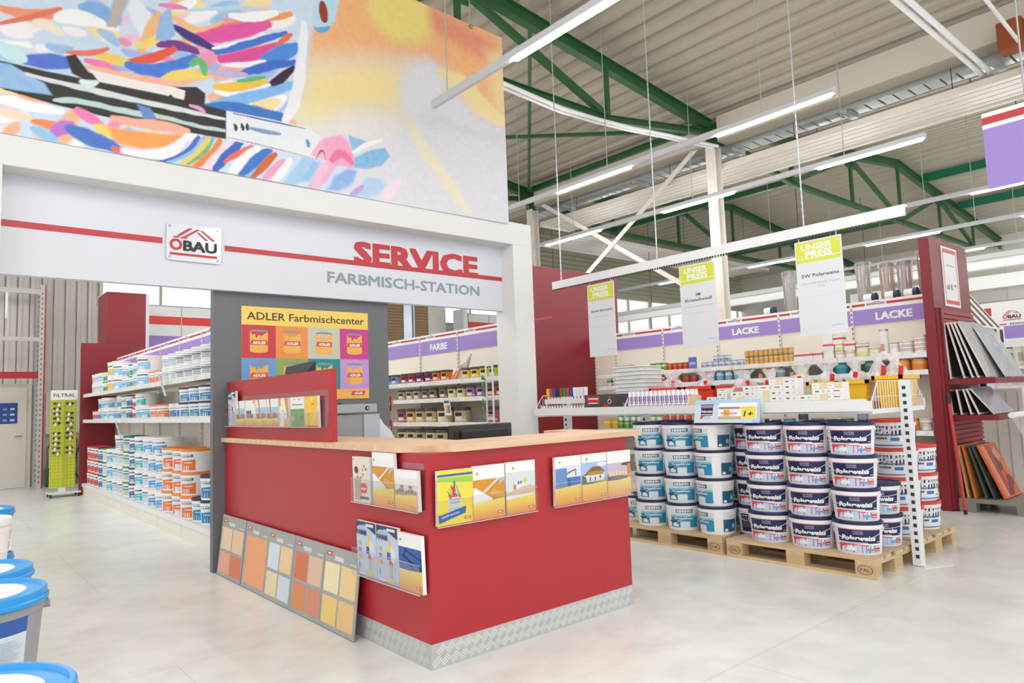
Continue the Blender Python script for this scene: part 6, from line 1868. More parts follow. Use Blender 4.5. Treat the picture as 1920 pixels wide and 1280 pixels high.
top += seg(4.53, 5.17, 10, ['gold', 'gold2', 'gold']) + seg(5.26, 5.86, 7, lambda i: ['sky', 'sky'] if i in (2, 3, 4) else ['sky']) + seg(6.08, 6.46, 5, 'redt') + seg(6.56, 6.78, 3, 'green2') + seg(7.2, 7.48, 3, 'green')
tins(top, 8.64, 1.735, 'top shelf')
sec = [(3.02, 'orangec'), (3.21, 'orangec'), (3.55, 'dkgreen'), (3.73, 'greyt'), (3.9, 'tealt'), (4.08, 'tealt')] + seg(4.4, 5.0, 5, lambda i: ('ycan2', 'gold', 'greyt')[i % 3]) + seg(5.2, 5.9, 6, 'bluec') + seg(6.05, 6.6, 5, 'redt') + seg(6.8, 7.7, 6, 'green')
tins(sec, 8.66, 1.54, 'second shelf')
low = seg(3.0, 3.5, 4, lambda i: [('wcan', 'flat'), ('orangec',), ('greyt',), ('wcan',)][i]) + seg(3.7, 5.0, 8, lambda i: [('blackt', 'greyt'), ('dkgreen',), ('blackt',), ('olive',), ('greyt', 'blackt'), ('tealt',), ('blackt',), ('dkgreen',)][i])
low += seg(5.2, 5.9, 5, lambda i: ['pinkw']) + seg(6.05, 6.6, 5, lambda i: ['redt', 'redt']) + seg(6.72, 7.5, 7, lambda i: ['green2', 'green']) + seg(7.6, 7.78, 2, lambda i: ['yellowb'])
tins([(y, list(k)) for y, k in low], 8.66, .86, 'third shelf')
tins([(3.0, ['wcan', 'wcan']), (3.18, ['greyt']), (3.34, ['wcan'])], 8.66, .52, 'low shelf')
t = thing('shelf_talker', 'small blue sign clipped on the right-hand top shelf', 'sign', (8.53, 5.98, 1.72))
b = B(); b.box(8.525, 8.53, 5.91, 6.05, 1.74, 1.90, mat('5A74C0', .4)); b.rect((8.525, 0, 0), YB, ZU, -6.03, -5.93, 1.79, 1.83, mat('A8B8E4', .4), .001); part('card', b, t)
b = B(); b.box(8.53, 8.536, 5.96, 6.0, 1.70, 1.76, WMET); part('clip', b, t)

# wrapped bundles and rolls standing on top of the LACKE unit
b = B(); b.box(9.16, 9.60, 2.91, 8.33, 2.06, 2.10, SHELF); part('top_shelf', b, tK)
FILM2 = clear('bundle_film', (0.95, 0.95, 0.96), 0.10, 0.22)
for i, (y, zt, c) in enumerate(((3.86, 3.0, 'B9A79E'), (3.57, 2.94, 'C49A86'), (3.36, 2.93, 'B8A0A0'), (3.12, 3.02, 'A8423A'), (4.88, 3.05, 'A59C96'))):
    t = thing('pole_bundle', 'bundle of rods in clear film atop the LACKE unit, %s' % ('far left of four', 'second of four', 'third of four', 'red, nearest the end panel', 'alone at the left')[i], 'bundle', (9.38, y, 2.10), 0, 'film-wrapped bundles above the lacquer tins')
    b = B()
    for j in range(9):
        q = (j * 2.399); rr = .018 + .055 * (j / 9) ** .5
        b.tube((9.38 + rr * math.cos(q), y + rr * math.sin(q), 2.10), (9.38 + rr * 1.2 * math.cos(q), y + rr * 1.2 * math.sin(q), zt - .02 - .04 * (j % 3)), .014, mat(c, .4, var=.15), 7)
    part('rods', b, t)
    b = B(); b.lathe([(.075, 2.4, None), (.085, 2.55), (.092, zt - .1), (.10, zt)], FILM2, 12, cx=9.38, cy=y) if False else b.lathe([(.075, 2.4), (.085, 2.55), (.092, zt - .1), (.10, zt)], FILM2, 12, cx=9.38, cy=y); part('film', b, t)
    b = B(); b.lathe([(.080, 2.42), (.082, 2.44)], DARK, 12, cx=9.38, cy=y); b.lathe([(.078, zt - .03), (.078, zt)], mat('5A5A62', .4), 9, cx=9.38, cy=y); part('strap', b, t)
for i, y in enumerate((4.12, 3.72, 3.46, 3.24, 3.02, 5.1)):
    t = thing('wrapping_roll', 'navy and white roll lying across the top of the LACKE unit, %s from the panel' % ORD[(4, 3, 2, 1, 0, 5)[i]], 'roll', (9.22, y, 2.10), 0, 'rolls above the lacquer tins')
    b = B(); b.tube((9.2, y - .07, 2.50), (9.2, y + .07, 2.50), .055, WHITE, 14); b.box(9.19, 9.21, y - .01, y + .01, 2.10, 2.46, STEEL); part('roll', b, t)
    b = B(); b.tube((9.2, y - .075, 2.50), (9.2, y - .03, 2.50), .062, mat('26305E', .4), 14); part('end_band', b, t)

# ================================================================== wire-basket rack between the pallets
t = thing('wire_basket_rack', 'white double-sided wire basket rack on slotted posts above the pallets', 'rack', (5.83, 4.0, 0))
for i, y in enumerate((2.16, 4.71, 5.87)):
    b = B(); b.box(5.79, 5.87, y - .03, y + .03, .004, 1.41, WMET)
    z = .06
    while z < 1.36:
        b.rect((5.79, y, 0), YB, ZU, -.004, .022, z, z + .027, DARK, .0015)
        z += .058
    part('post', b, t)
    b = B()
    if i == 0: b.prism([(5.74, 2.09, 0.0), (5.98, 1.98, 0.0), (6.22, 2.06, 0.0), (5.98, 2.195, 0.0)], (0, 0, .004), WMET)
    else: b.box(5.72, 5.94, y - .04, y + .12, 0, .004, WMET)
    part('foot_plate', b, t)
def basket(x0, x1, y0, y1, front):
    # floor lip + wire walls; front = x of the open front rail
    b = B()
    b.box(min(front, front + .012), max(front, front + .012), y0, y1, 1.185, 1.262, WMET)
    b.box(x0, x1, y0 + .004, y0 + .010, 1.165, 1.20, WMET); b.box(x0, x1, y1 - .010, y1 - .004, 1.165, 1.20, WMET)
    part('front_rail', b, t)
    b = B()
    s = 1 if front > 5.83 else -1
    fx = front
    n = int((y1 - y0) / .035)
    for i in range(n + 1):
        y = y0 + .01 + (y1 - y0 - .02) * i / n
        b.box(x0, x1, y - .002, y + .002, 1.178, 1.183, WMET)
    for i in range(10):
        x = x0 + (x1 - x0) * i / 9; b.box(x - .002, x + .002, y0, y1, 1.174, 1.178, WMET)
    part('wire_floor', b, t)
    for y in (y0 + .007, y1 - .007):
        b = B()
        hi = 1.405
        f1 = fx + (-s) * .14
        P = [(fx, y, 1.22), (fx + (-s) * .02, y, 1.26), (f1, y, hi), (5.83 + s * .035, y, hi)]
        b.path(P, .004, WMET, 5)
        n = 11
        for i in range(1, n):
            x = fx + (5.83 + s * .035 - fx) * i / n
            top = hi if abs(x - fx) > .14 else 1.26 + (hi - 1.26) * max(0, (abs(x - fx) - .02)) / .12
            b.tube((x, y, 1.185), (x, y, top), .0022, WMET, 4)
        b.tube((fx, y, 1.29), (5.83, y, 1.29), .0025, WMET, 4)
        part('end_grid', b, t)
for y0, y1 in ((2.19, 3.40), (3.40, 4.55), (4.55, 5.86)):
    basket(5.30, 5.79, y0, y1, 5.29)
    basket(5.87, 6.30, y0, y1, 6.30)
ZB = 1.186
# --- colourful marker bottles, two tiers
def bottle(key, body, cap, h=.10, r=.017, capdown=False):
    b = B(); mb, mc = mat(body, .35), mat(cap, .35)
    if capdown: b.lathe([(0, 0, mc), (r * .6, 0, mc), (r * .6, h * .22, mb), (r, h * .3, mb), (r * 1.15, h * .98, mb), (0.001, h, mb)], mb, 10)
    else: b.lathe([(0, 0, mb), (r, 0, mb), (r * 1.05, h * .6, mb), (r * .7, h * .72, mc), (r * .62, h, mc), (0.001, h, mc)], mb, 10)
    proto(key, 'tinting_bottle', [('tinting_bottle', b, None)])
BC = dict(yellow='F2CC30', red='D23A3A', blue='2B4EA0', black='2A2C34', brown='8A5A34', green='2E8A54', orange='F09A34', teal='2A8C94', violet='5A4AA8', white='EFEFEF', navy='24346A')
for k, v in BC.items(): bottle('bt_' + k, v, 'F2F2F0'); bottle('bu_' + k, v, 'F4F4F2', .13, .022, True)
t2 = thing('display_step', 'white stepped tray holding the upper tier of tinting bottles', 'tray', (5.5, 5.5, ZB))
b = B(); b.box(5.45, 5.74, 5.17, 5.84, ZB + .15, ZB + .165, WMET); b.box(5.44, 5.45, 5.17, 5.84, ZB + .12, ZB + .175, WMET); part('step', b, t2)
b = B()
for y in (5.18, 5.5, 5.83): b.box(5.46, 5.47, y - .005, y + .005, ZB, ZB + .15, WMET); b.box(5.72, 5.73, y - .005, y + .005, ZB, ZB + .15, WMET)
part('legs', b, t2)
cols = ['yellow', 'green', 'brown', 'black', 'orange', 'violet', 'teal', 'navy', 'white', 'white', 'red', 'brown', 'orange', 'red', 'green', 'green']
for i, k in enumerate(cols):
    place('bt_' + k, (5.36, 5.80 - i * .043, ZB), 0, '%s tinting bottle, %s from the left in the lower tier' % (k, ordn(i)), 'bottle', 'tinting bottles in the left basket')
cols = ['yellow', 'red', 'blue', 'black', 'brown', 'green', 'red', 'blue', 'white', 'white', 'white', 'white']
for i, k in enumerate(cols):
    place('bu_' + k, (5.48, 5.81 - i * .053, ZB + .166), 0, '%s tinting bottle, %s from the left in the upper tier' % (k, ordn(i)), 'bottle', 'tinting bottles in the left basket')
t2 = thing('tool_carton', 'dark grey carton with a red paint sprayer printed on it', 'box', (5.5, 4.95, ZB))
b = B(); b.box(5.36, 5.58, 4.70, 5.13, ZB, ZB + .205, mat('4A494B', .5, var=.02)); cb = part('carton', b, t2)
b = B(); O = (5.36, 5.13, ZB)
b.rect(O, YB, ZU, .03, .21, .135, .185, mat('D23A3E', .4), .001); b.rect(O, YB, ZU, .03, .21, .105, .13, mat('D23A3E', .4), .001); b.rect(O, YB, ZU, .055, .19, .155, .168, WHITE, .002); b.rect(O, YB, ZU, .055, .18, .112, .122, WHITE, .002)
b.rect(O, YB, ZU, .08, .28, .058, .070, mat('D9A0A0', .4), .001); b.shape(O, YB, ZU, [(.26, .03), (.31, .03), (.33, .09), (.29, .11), (.24, .07)], mat('C8323A', .4), .0015); ring(b, O, YB, ZU, .345, .13, .018, .026, mat('E8D0D0', .4), .0015, 14); ring(b, O, YB, ZU, .345, .06, .014, .022, mat('C83A40', .4), .0015, 14)
b.shape(O, YB, ZU, [(.33, .16), (.36, .185), (.365, .18), (.335, .155)], mat('F0A040', .4), .0015); part('print', b, cb)
t2 = thing('tray_stack', 'stack of white plastic roller trays beside the tinting bottles', 'tray', (5.95, 4.98, ZB))
for i in range(9):
    b = B(); z = ZB + .115 + i * .043; b.bbox(5.90, 6.24, 4.78, 5.18, z, z + .03, mat('F0F0F0', .3), .01); b.bbox(5.88, 6.26, 4.76, 5.20, z + .03, z + .042, mat('F6F6F6', .3), .006); part('tray', b, t2)
b = B(); b.box(5.9, 6.24, 4.8, 5.16, ZB, ZB + .115, KRAFT); part('carton', b, t2)
# --- sealant tubes with white nozzles
b = B(); b.lathe([(0, 0), (.024, 0), (.024, .17), (.0001, .17)], TUBW, 12)
c = B(); c.lathe([(.016, .17), (.018, .18), (.013, .215), (.010, .22), (.0001, .22)], TUBW, 10)
w_ = Wrap(.17, .024, .024, 1, 1, 0); VI = mat('7A4AA8', .4); w_.rect(-.034, .034, .118, .168, VI); w_.rect(-.022, .022, .140, .152, mat('E8E0F0', .4)); w_.rect(-.034, .034, .102, .110, VI); w_.rect(-.004, .012, .01, .085, mat('B48AC0', .4)); w_.rect(-.024, -.018, .02, .085, mat('5A4A9C', .4)); w_.rect(.018, .028, .0, .07, mat('E8944A', .4))
proto('sealant', 'sealant_tube', [('cartridge', b, None), ('nozzle', c, None), ('label_print', w_.b, None)])
for r in range(2):
    for i in range(15):
        place('sealant', (5.345 + r * .052, 4.50 - i * .0525, ZB), PI + .5, 'white and violet sealant tube, %s from the left in the %s row' % (ordn(i), ('front', 'back')[r]), 'tube', 'sealant tubes in the middle basket')
# --- white boxes in stacks
BXW = mat('F1F0EC', .5, var=.01); BXC = mat('E9D6AE', .5)
def wbox(key, L, W, H, st):
    b = B(); b.box(-W / 2, W / 2, -L / 2, L / 2, 0, H, BXW)
    c = B(); O = (-W / 2, 0, 0); ink = mat('6A6A6E', .5)
    if st == 0: c.rect(O, YB, ZU, -L * .30, -L * .05, H * .35, H * .6, ink, .0012); c.rect(O, YB, ZU, L * .18, L * .36, H * .25, H * .7, CHIPG, .0012)
    elif st == 1: c.rect(O, YB, ZU, -L * .1, L * .3, H * .45, H * .62, ink, .0012); c.rect(O, YB, ZU, -L * .45, -L * .32, H * .3, H * .7, CHIPG, .0012)
    else: c.rect(O, YB, ZU, L * .0, L * .5, 0, H, BXC, .0012); c.rect(O, YB, ZU, -L * .4, -L * .15, H * .4, H * .55, CHIPG, .0012)
    c.rect(O, YB, ZU, -L / 2, L / 2, H * .96, H, CHIPG, .001)
    proto(key, 'white_carton', [('carton', b, None), ('print', c, None)])
for st in range(3): wbox('wb%d' % st, .118, .11, .0445, st)
for st in range(3): wbox('ws%d' % st, .095, .09, .035, st)
stacks = [(3.66, 3, 's'), (3.555, 4, 's'), (3.45, 6, 's'), (3.385, 0, 's'), (3.30, 4, 'b'), (3.18, 5, 'b'), (3.06, 5, 'b'), (2.94, 6, 'b'), (2.82, 6, 'b'), (2.70, 3, 'b'), (2.58, 5, 'b'), (2.46, 5, 'b'), (2.34, 2, 'b')]
k = 0
for y, n, s in stacks:
    if not n: continue
    H = .0445 if s == 'b' else .035
    for j in range(n):
        st = random.choice((0, 0, 1, 0, 2))
        place('w%s%d' % (s, st), (5.365, y, ZB + j * (H + .0005)), 0, '%s white carton, %s of %s in the %s stack right of the sealant tubes' % ({0: 'plain', 1: 'long-print', 2: 'cream-sided'}[st], ordn(j), n, ordn(k)), 'carton', 'white cartons in the right-hand basket')
    k += 1
b = B(); b.box(5.32, 5.42, 3.73, 3.80, ZB, ZB + .16, mat('E4CDA0', .6)); solo('cream_carton', b, 'upright cream carton at the right end of the sealant tubes', 'carton')
# --- red and yellow trays with bagged roller sets in the rear baskets
def bin_(x0, x1, y0, y1, z0, h, m, label, gname):
    t = thing('plastic_bin', label, 'bin', ((x0 + x1) / 2, (y0 + y1) / 2, z0), 0, gname)
    b = B(); k = .03
    for s in (0,):
        o = [(x0 + k, y0 + k, z0), (x1 - k, y0 + k, z0), (x1 - k, y1 - k, z0), (x0 + k, y1 - k, z0), (x0, y0, z0 + h), (x1, y0, z0 + h), (x1, y1, z0 + h), (x0, y1, z0 + h)]
        b.add(o, [(3, 2, 1, 0), (0, 1, 5, 4), (1, 2, 6, 5), (2, 3, 7, 6), (3, 0, 4, 7)], m)
    part('tub', b, t)
    b = B(); e = .015
    for q in ((x0 - e, x0 + .01, y0 - e, y1 + e), (x1 - .01, x1 + e, y0 - e, y1 + e), (x0 - e, x1 + e, y0 - e, y0 + .01), (x0 - e, x1 + e, y1 - .01, y1 + e)): b.box(*q, z0 + h - .03, z0 + h, m); 
    part('rim', b, t)
REDP = mat('E83A28', .35, var=.02); YELP = mat('F4BC28', .35, var=.02)
reds = [(5.28, 4.86), (4.74, 4.36), (4.32, 3.94), (3.90, 3.6)]
bins = [(4.70, 4.30, REDP, .25, 'red plastic bin behind the sealant tubes, far one of the row'), (4.26, 3.90, REDP, .25, 'red plastic bin behind the sealant tubes, middle'), (3.86, 3.50, REDP, .22, 'red plastic bin behind the sealant tubes, near one'),
        (3.34, 3.20, REDP, .22, 'small red plastic bin between the white cartons'), (2.98, 2.70, YELP, .24, 'yellow plastic bin peeking between the white cartons'), (2.66, 2.45, YELP, .24, 'yellow plastic bin behind the last white cartons')]
for y1, y0, m, h, l in bins: bin_(5.90, 6.25, y0 + .02, y1 - .02, ZB, h, m, l, 'plastic bins in the rear baskets')
bin_(5.90, 6.27, 2.21, 2.41, ZB, .265, YELP, 'large yellow plastic bin at the near end of the basket rack', 'plastic bins in the rear baskets')
bin_(5.90, 6.25, 5.24, 5.60, ZB, .15, REDP, 'low red plastic bin left of the white trays', 'plastic bins in the rear baskets')
ROLL = mat('D9362E', .35)
def bag(x, y, z, w, h, seed, label):
    rnd = random.Random(seed)
    t = thing('bagged_roller_set', label, 'bag', (x, y, z), 0, 'bagged roller sets in the plastic bins')
    b = B(); n, rings = 14, [(0, .9), (.25, 1.0), (.5, .9), (.68, .62), (.78, .30), (.86, .36), (1.0, .62)]
    vs = []
    for q, s in rings:
        for i in range(n):
            a = 2 * PI * i / n; r = w * s * (1 + rnd.uniform(-.22, .22)) / 2
            vs.append((x + r * .9 * math.cos(a), y + r * math.sin(a), z + h * q + rnd.uniform(-.02, .02) * (q > 0.6)))
    b.add(vs, [(k * n + i, k * n + (i + 1) % n, (k + 1) * n + (i + 1) % n, (k + 1) * n + i) for k in range(len(rings) - 1) for i in range(n)], FILM)
    part('film_bag', b, t)
    b = B(); dy = rnd.uniform(-.04, .04)
    b.tube((x - .05, y + dy, z + .05), (x - .07, y + dy - .04, z + h * .72), .019, ROLL, 8); part('red_handle', b, t)
    b = B(); b.tube((x + .02, y - .07, z + .04), (x + .02, y + .08, z + .05), .03, TUBW, 10); part('roller', b, t)
    b = B(); b.box(x - .05, x - .045, y - .06, y + .05, z + .02, z + .12, mat('F0ECEA', .4)); b.rect((x - .05, y, z), YB, ZU, -.05, .06, .07, .11, ROLL, .002); part('insert_card', b, t)
for i, (y, z, w_, h) in enumerate(((4.52, .20, .34, .36), (4.10, .20, .32, .34), (3.68, .18, .32, .34), (3.40, .16, .22, .36), (3.10, .20, .30, .36), (2.86, .20, .26, .34), (2.62, .22, .22, .32), (2.44, .20, .20, .40), (2.31, .22, .22, .36))):
    bag(6.07, y, ZB + z - .16 if i in (4,) else ZB + z - .14, w_, h, i + 3, 'clear bag with red-handled roller, %s from the left above the bins' % ordn(i))

# ================================================================== hanging price signs
t = thing('sign_rail', 'long white perforated rail hanging above the basket rack', 'rail', (5.8, 4.0, 2.67))
b = B(); b.box(5.775, 5.785, 2.03, 5.985, 2.675, 2.765, WMET); b.box(5.785, 5.83, 2.03, 5.985, 2.75, 2.765, WMET); part('profile', b, t)
b = B()
y = 2.04
while y < 5.97: b.box(5.776, 5.784, y, y + .014, 2.655, 2.676, DARK if int(y * 40) % 1 == 0 else WMET); y += .03
part('perforated_edge', b, t)
for y in (5.85, 4.43, 2.85):
    b = B(); b.tube((5.8, y, 2.765), (5.8, y, roof_z(5.8) - .01), .006, GALV, 5)
    z = 2.78
    while z < 7: b.box(5.792, 5.808, y - .004, y + .004, z, z + .03, GALV); z += .06
    part('chain', b, t)
LIME = mat('D6DE3C', .4, var=.01); SG = mat('DFE1E7', .45, var=.01)
def psign(y0, y1, name, sub, sub2, label):
    t = thing('price_sign', label, 'sign', (5.8, (y0 + y1) / 2, 1.82), 0, 'hanging price signs')
    w_ = y1 - y0; b = B(); b.box(5.797, 5.803, y0, y1, 1.82, 2.64, SG); sh = part('sheet', b, t)
    O = (5.797, y1, 1.82); b = B()
    b.rect(O, YB, ZU, .012, w_ - .012, .63, .805, LIME, .001); b.rect(O, YB, ZU, .012, w_ - .012, .661, .669, SG, .0015); part('lime_header', b, sh)
    b = B(); c_ = y1 - w_ * .5
    b.text('UNSER', (5.797, c_ + .01, 1.82 + .735), YB, ZU, .052, WHITE, .035, 0, width=.27, lift=.002); b.text('PREIS', (5.797, c_ - .005, 1.82 + .668), YB, ZU, .058, WHITE, .035, 0, width=.235, lift=.002); part('lettering', b, sh, 'white lettering UNSER PREIS')
    b = B(); ink = mat('4A4A50', .5); pale = mat('B4B5BE', .5)
    for i, s in enumerate(name): b.text(s, (5.797, c_ - .005, 1.82 + .50 - i * .05), YB, ZU, .030, ink, .012, width=min(w_ * .8, .0285 * len(s) * .9), lift=.0015)
    zz = .50 - len(name) * .05
    for i, s in enumerate(sub): b.text(s, (5.797, c_ - .005, 1.82 + zz - .01 - i * .035), YB, ZU, .020, pale, 0, width=min(w_ * .82, .0165 * len(s)), lift=.0015)
    b.text(sub2, (5.797, y0 + .03, 1.82 + .065), YB, ZU, .012, pale, .01, align='r', lift=.0015); b.rect(O, YB, ZU, .03, w_ - .03, .33, .333, CHIPG, .001); part('product_text', b, sh)
    b = B()
    for y in (y0 + .04, y1 - .04): b.box(5.798, 5.802, y - .004, y + .004, 2.64, 2.676, WMET)
    part('hooks', b, t)
psign(5.035, 5.435, ['Aviva Euromin'], ['Weiss 10 Liter'], 'Art.Nr. 12844', 'leftmost hanging price sign, reading Aviva Euromin')
psign(3.755, 4.165, ['EM', 'Kristallweiß'], ['12 Liter (Lt4 Cm 4,97)'], 'Art.Nr. 88410', 'middle hanging price sign, reading EM Kristallweiß')
psign(2.54, 2.945, ['SW Polarweiss'], ['Scheuerbeständig 10 Liter', 'Weiß'], 'Art.Nr. 776440', 'rightmost hanging price sign, reading SW Polarweiss')

t = thing('hanging_banner', 'purple board with red stripe hanging at the upper right edge', 'sign', (6.5, 1.3, 2.9))
b = B(); b.box(6.497, 6.503, .9, 1.657, 2.907, 3.53, PURPLE); sh = part('board', b, t)
b = B(); b.rect((6.497, 0, 0), YB, ZU, -1.657, -.9, 3.40, 3.53, WHITE, .001); b.rect((6.497, 0, 0), YB, ZU, -1.657, -.9, 3.435, 3.495, STRIPE, .002); part('stripe_print', b, sh)
for y in (1.36, 1.0):
    b = B(); b.tube((6.5, y, 3.53), (6.5, y, roof_z(6.5) - .01), .007, GALV, 5); part('chain', b, t)

# ================================================================== foreground buckets at the left edge
BLU = mat('2E9BE0', .3, var=.02); GBODY = mat('9A9B9F', .4, var=.02)
HF = .243
def fg_label(h, rt, rb, a0):
    w_ = Wrap(h, rt, rb, 1, 1, a0); H = .128
    w_.rect(-H, H, .035, .185, mat('D5DEE6', .4, var=.03, scale=16)); w_.rect(-H, H, .143, .185, mat('2F5CA8', .4))
    w_.text('Haft- und', -.018, .166, .0115, TUBW, .03, width=.085); w_.text('Renovierfarbe', -.022, .150, .0115, TUBW, .03, width=.125)
    for c in range(2):
        for i in range(13): w_.rect((-.115, .01)[c], (-.01, .115)[c] - random.uniform(0, .03), .045 + i * .0068, .0475 + i * .0068, mat('AEBBC8', .5))
    return w_.b
bb, ll = bucket_body(HF, .164, .145, 1, 1, GBODY, BLU, n=48, lidh=.026)
ll.lathe([(.171, HF - .036), (.174, HF - .032), (.174, HF - .024), (.170, HF - .02)], BLU, 48)
ll.lathe([(.120, HF - .0065), (.118, HF - .0055), (.0001, HF - .0055)], mat('E2E6EA', .4), 40)
ll.lathe([(.118, HF - .0052), (.0, HF - .0052)], mat('E2E6EA', .4), 40)
ll.rect((0, 0, HF), (1, 0, 0), (0, 1, 0), -.06, .03, -.075, -.03, mat('2F5CA8', .4), -.0042); ll.rect((0, 0, HF), (1, 0, 0), (0, 1, 0), .04, .09, -.05, .02, mat('F0A850', .4), -.0042)
ear = B()
for s in (1, -1): ear.tube((0, s * .160, HF - .06), (0, s * .176, HF - .06), .011, GBODY, 10)
hd = handle(HF, .164, .145, 1, 1, .11, mat('8C8E90', .3, .8), None, PI / 2, a0=PI, r=.0025)
proto('fg', 'paint_bucket', [('body', bb, None), ('lid', ll, None), ('label_print', fg_label(HF, .164, .145, 0), None), ('handle_ear', ear, None), ('handle', hd, None)])
bb, ll = bucket_body(HF, .160, .142, 1, 1, TUBW, mat('F2F2F2', .3), n=28, lidh=.03)
proto('fgw', 'paint_bucket', [('body', bb, None), ('lid', ll, None), ('handle', handle(HF, .160, .142, 1, 1, .11, WIREW, None, PI / 2, a0=.6, r=.003), None)])
for i in range(3):
    w3 = ('bottom', 'middle', 'top')[i]
    place('fg', (.13, 2.46, .148 + i * HF), -1.62, 'grey bucket with blue lid at the left edge, %s of the stack with printed label' % w3, 'paint bucket', 'blue-lidded buckets at the left edge')
    place('fg', (.135, 2.835, .148 + i * HF), -1.9, 'grey bucket with blue lid just behind the front labelled one, %s' % w3, 'paint bucket', 'blue-lidded buckets at the left edge')
    place('fg', (.07, 1.56, .148 + i * HF), -.9, 'grey bucket with blue lid at the bottom left corner, %s of its stack' % w3, 'paint bucket', 'blue-lidded buckets at the left edge')
    place('fg', (.25, 4.74, .148 + i * HF), -1.2, 'grey bucket with blue lid in the far stack at the left edge, %s' % w3, 'paint bucket', 'blue-lidded buckets at the left edge')
    place('fgw', (.205, 4.26, .148 + i * HF), -1.2, 'plain white bucket at the left edge, %s of its stack' % w3, 'paint bucket', 'white buckets at the left edge')
b = B(); b.lathe([(0.0, 0), (.05, 0), (.055, .05), (.05, .06), (.0001, .06)], mat('5A4AA8', .4), 18, cx=.09, cy=4.2)
b.v = [(x, y, z + .148 + 3 * HF + .0005) for x, y, z in b.v]
solo('small_pot', b, 'small violet pot on top of the white buckets at the left edge', 'pot')
for i, y in enumerate((1.38, 2.62, 3.90)):
    place('pallet', (-.47, y, 0), 0, 'wooden pallet under the buckets at the left edge, %s' % ('nearest', 'middle', 'farthest')[i], 'pallet', 'wooden euro pallets')

# ================================================================== far left: door, pallet rack, sunglasses stand
b = B(); DOORM = mat('DED8CF', .5, var=.015)
b.box(.62, 1.74, 17.04, 17.12, 0, 2.06, mat('D2CBC1', .5, var=.02)); b.box(.70, 1.66, 17.02, 17.06, 0.005, 1.99, DOORM)
dr = struct('door_1', b)
b = B(); b.tube((1.58, 17.02, 1.02), (1.58, 16.97, 1.02), .012, STEEL, 8); b.tube((1.58, 16.97, 1.02), (1.47, 16.97, 1.02), .011, STEEL, 8); part('door_handle', b, dr)
b = B(); fbox(b, (1.12, 17.02, 1.27), XF, ZU, 0, .39, 0, .41, .001, .004, mat('2A4A94', .5, var=.35, scale=14))
for i in range(9): b.rect((1.12, 17.02, 1.27), XF, ZU, .03 + (i % 3) * .12, .10 + (i % 3) * .12, .05 + (i // 3) * .11, .09 + (i // 3) * .11, mat(('D8606A', '7AA4D8', 'C8D4E8')[i % 3], .5), .005)
solo('notice_sheet', b, 'dark blue notice sheet on the pale door at the far left', 'notice')
t = thing('pallet_rack', 'tall white and red perforated pallet rack before the door at the far left', 'rack', (1.8, 16.5, 0))
RM = mat('C9C7C3', .5, var=.02)
for y in (16.45, 16.95):
    b = B(); b.box(1.78, 1.86, y, y + .08, 0, 4.0, RM)
    if y < 16.6: b.box(1.86, 1.885, y, y + .08, 0, 4.0, RED)
    z = .1
    while z < 3.9: b.rect((1.78, y, 0), XF, ZU, .028, .052, z, z + .04, mat('7E7C78', .6), .001); z += .10
    part('upright', b, t)
b = B()
for k, z in enumerate((.1, .8, 1.5, 2.2, 2.9, 3.5)):
    b.beam((1.82, 16.53, z), (1.82, 16.95, z + (.55 if k % 2 == 0 else -.0)), .02, .03, RM)
part('frame_brace', b, t)
for z0, z1, m in ((3.81, 3.91, RM), (2.87, 2.95, RM), (2.14, 2.27, RED)):
    b = B(); b.box(-1.0, 1.78, 16.45, 16.50, z0, z1, m); part('cross_beam', b, t, 'red cross beam' if m is RED else None)
b = B(); b.box(1.22, 1.26, 16.43, 16.45, 3.3, 3.81, WHITE); part('hanging_label', b, t)
b = B(); b.bbox(1.98, 2.60, 16.92, 17.09, 1.03, 1.88, mat('D8D2C8', .5, var=.015), .01); b.tube((2.08, 16.92, 1.5), (2.08, 16.90, 1.5), .03, mat('A09A90', .5), 12)
solo('wall_cabinet', b, 'pale grey metal cabinet on the wall behind the sunglasses stand', 'cabinet')
t = thing('pipework', 'dark pipes and green pump behind the sunglasses stand', 'pipework', (2.1, 16.7, 0))
b = B(); b.path([(1.98, 16.8, .0), (1.98, 16.8, .75), (2.05, 16.8, .9), (2.2, 16.8, .92), (2.5, 16.85, .9), (2.5, 16.85, 0)], .035, mat('8E9092', .4, .5), 8); b.path([(2.3, 16.8, .1), (2.45, 16.7, .5), (2.56, 16.75, .85)], .02, DARK, 6); b.path([(2.2, 16.7, .02), (2.42, 16.65, .3), (2.55, 16.7, .1)], .02, DARK, 6); part('pipes', b, t)
b = B(); b.bbox(1.95, 2.2, 16.6, 16.9, 0, .36, mat('3E6E44', .5, var=.1), .03); part('pump', b, t)

t = thing('sunglasses_stand', 'yellow-green pegboard stand of sunglasses with white FILTRAL header', 'display stand', (1.93, 14.4, 0))
YG2 = mat('CBD23A', .4, var=.02)
b = B(); b.box(1.745, 2.125, 14.38, 14.42, .15, 1.66, YG2); b.box(1.925, 1.945, 14.35, 14.38, .15, 1.66, mat('BFC632', .4))
for r in range(26):
    for c in (0, .055, .11, .24, .295, .35): b.rect((1.745, 14.38, .18 + r * .057), XF, ZU, c + .01, c + .025, 0, .018, mat('8C922A', .5), .0015)
part('pegboard', b, t)
b = B(); b.box(1.745, 2.14, 14.36, 14.43, 1.66, 1.83, WHITE); hb = part('header', b, t)
b = B(); b.text('FiLTRAL', (1.942, 14.36, 1.715), XF, ZU, .06, DARK, .01, width=.32, lift=.002); part('lettering', b, hb)
b = B(); b.box(1.72, 2.19, 14.2, 14.56, .06, .085, WMET); b.box(1.88, 1.98, 14.34, 14.46, .085, .15, WMET); part('base', b, t)
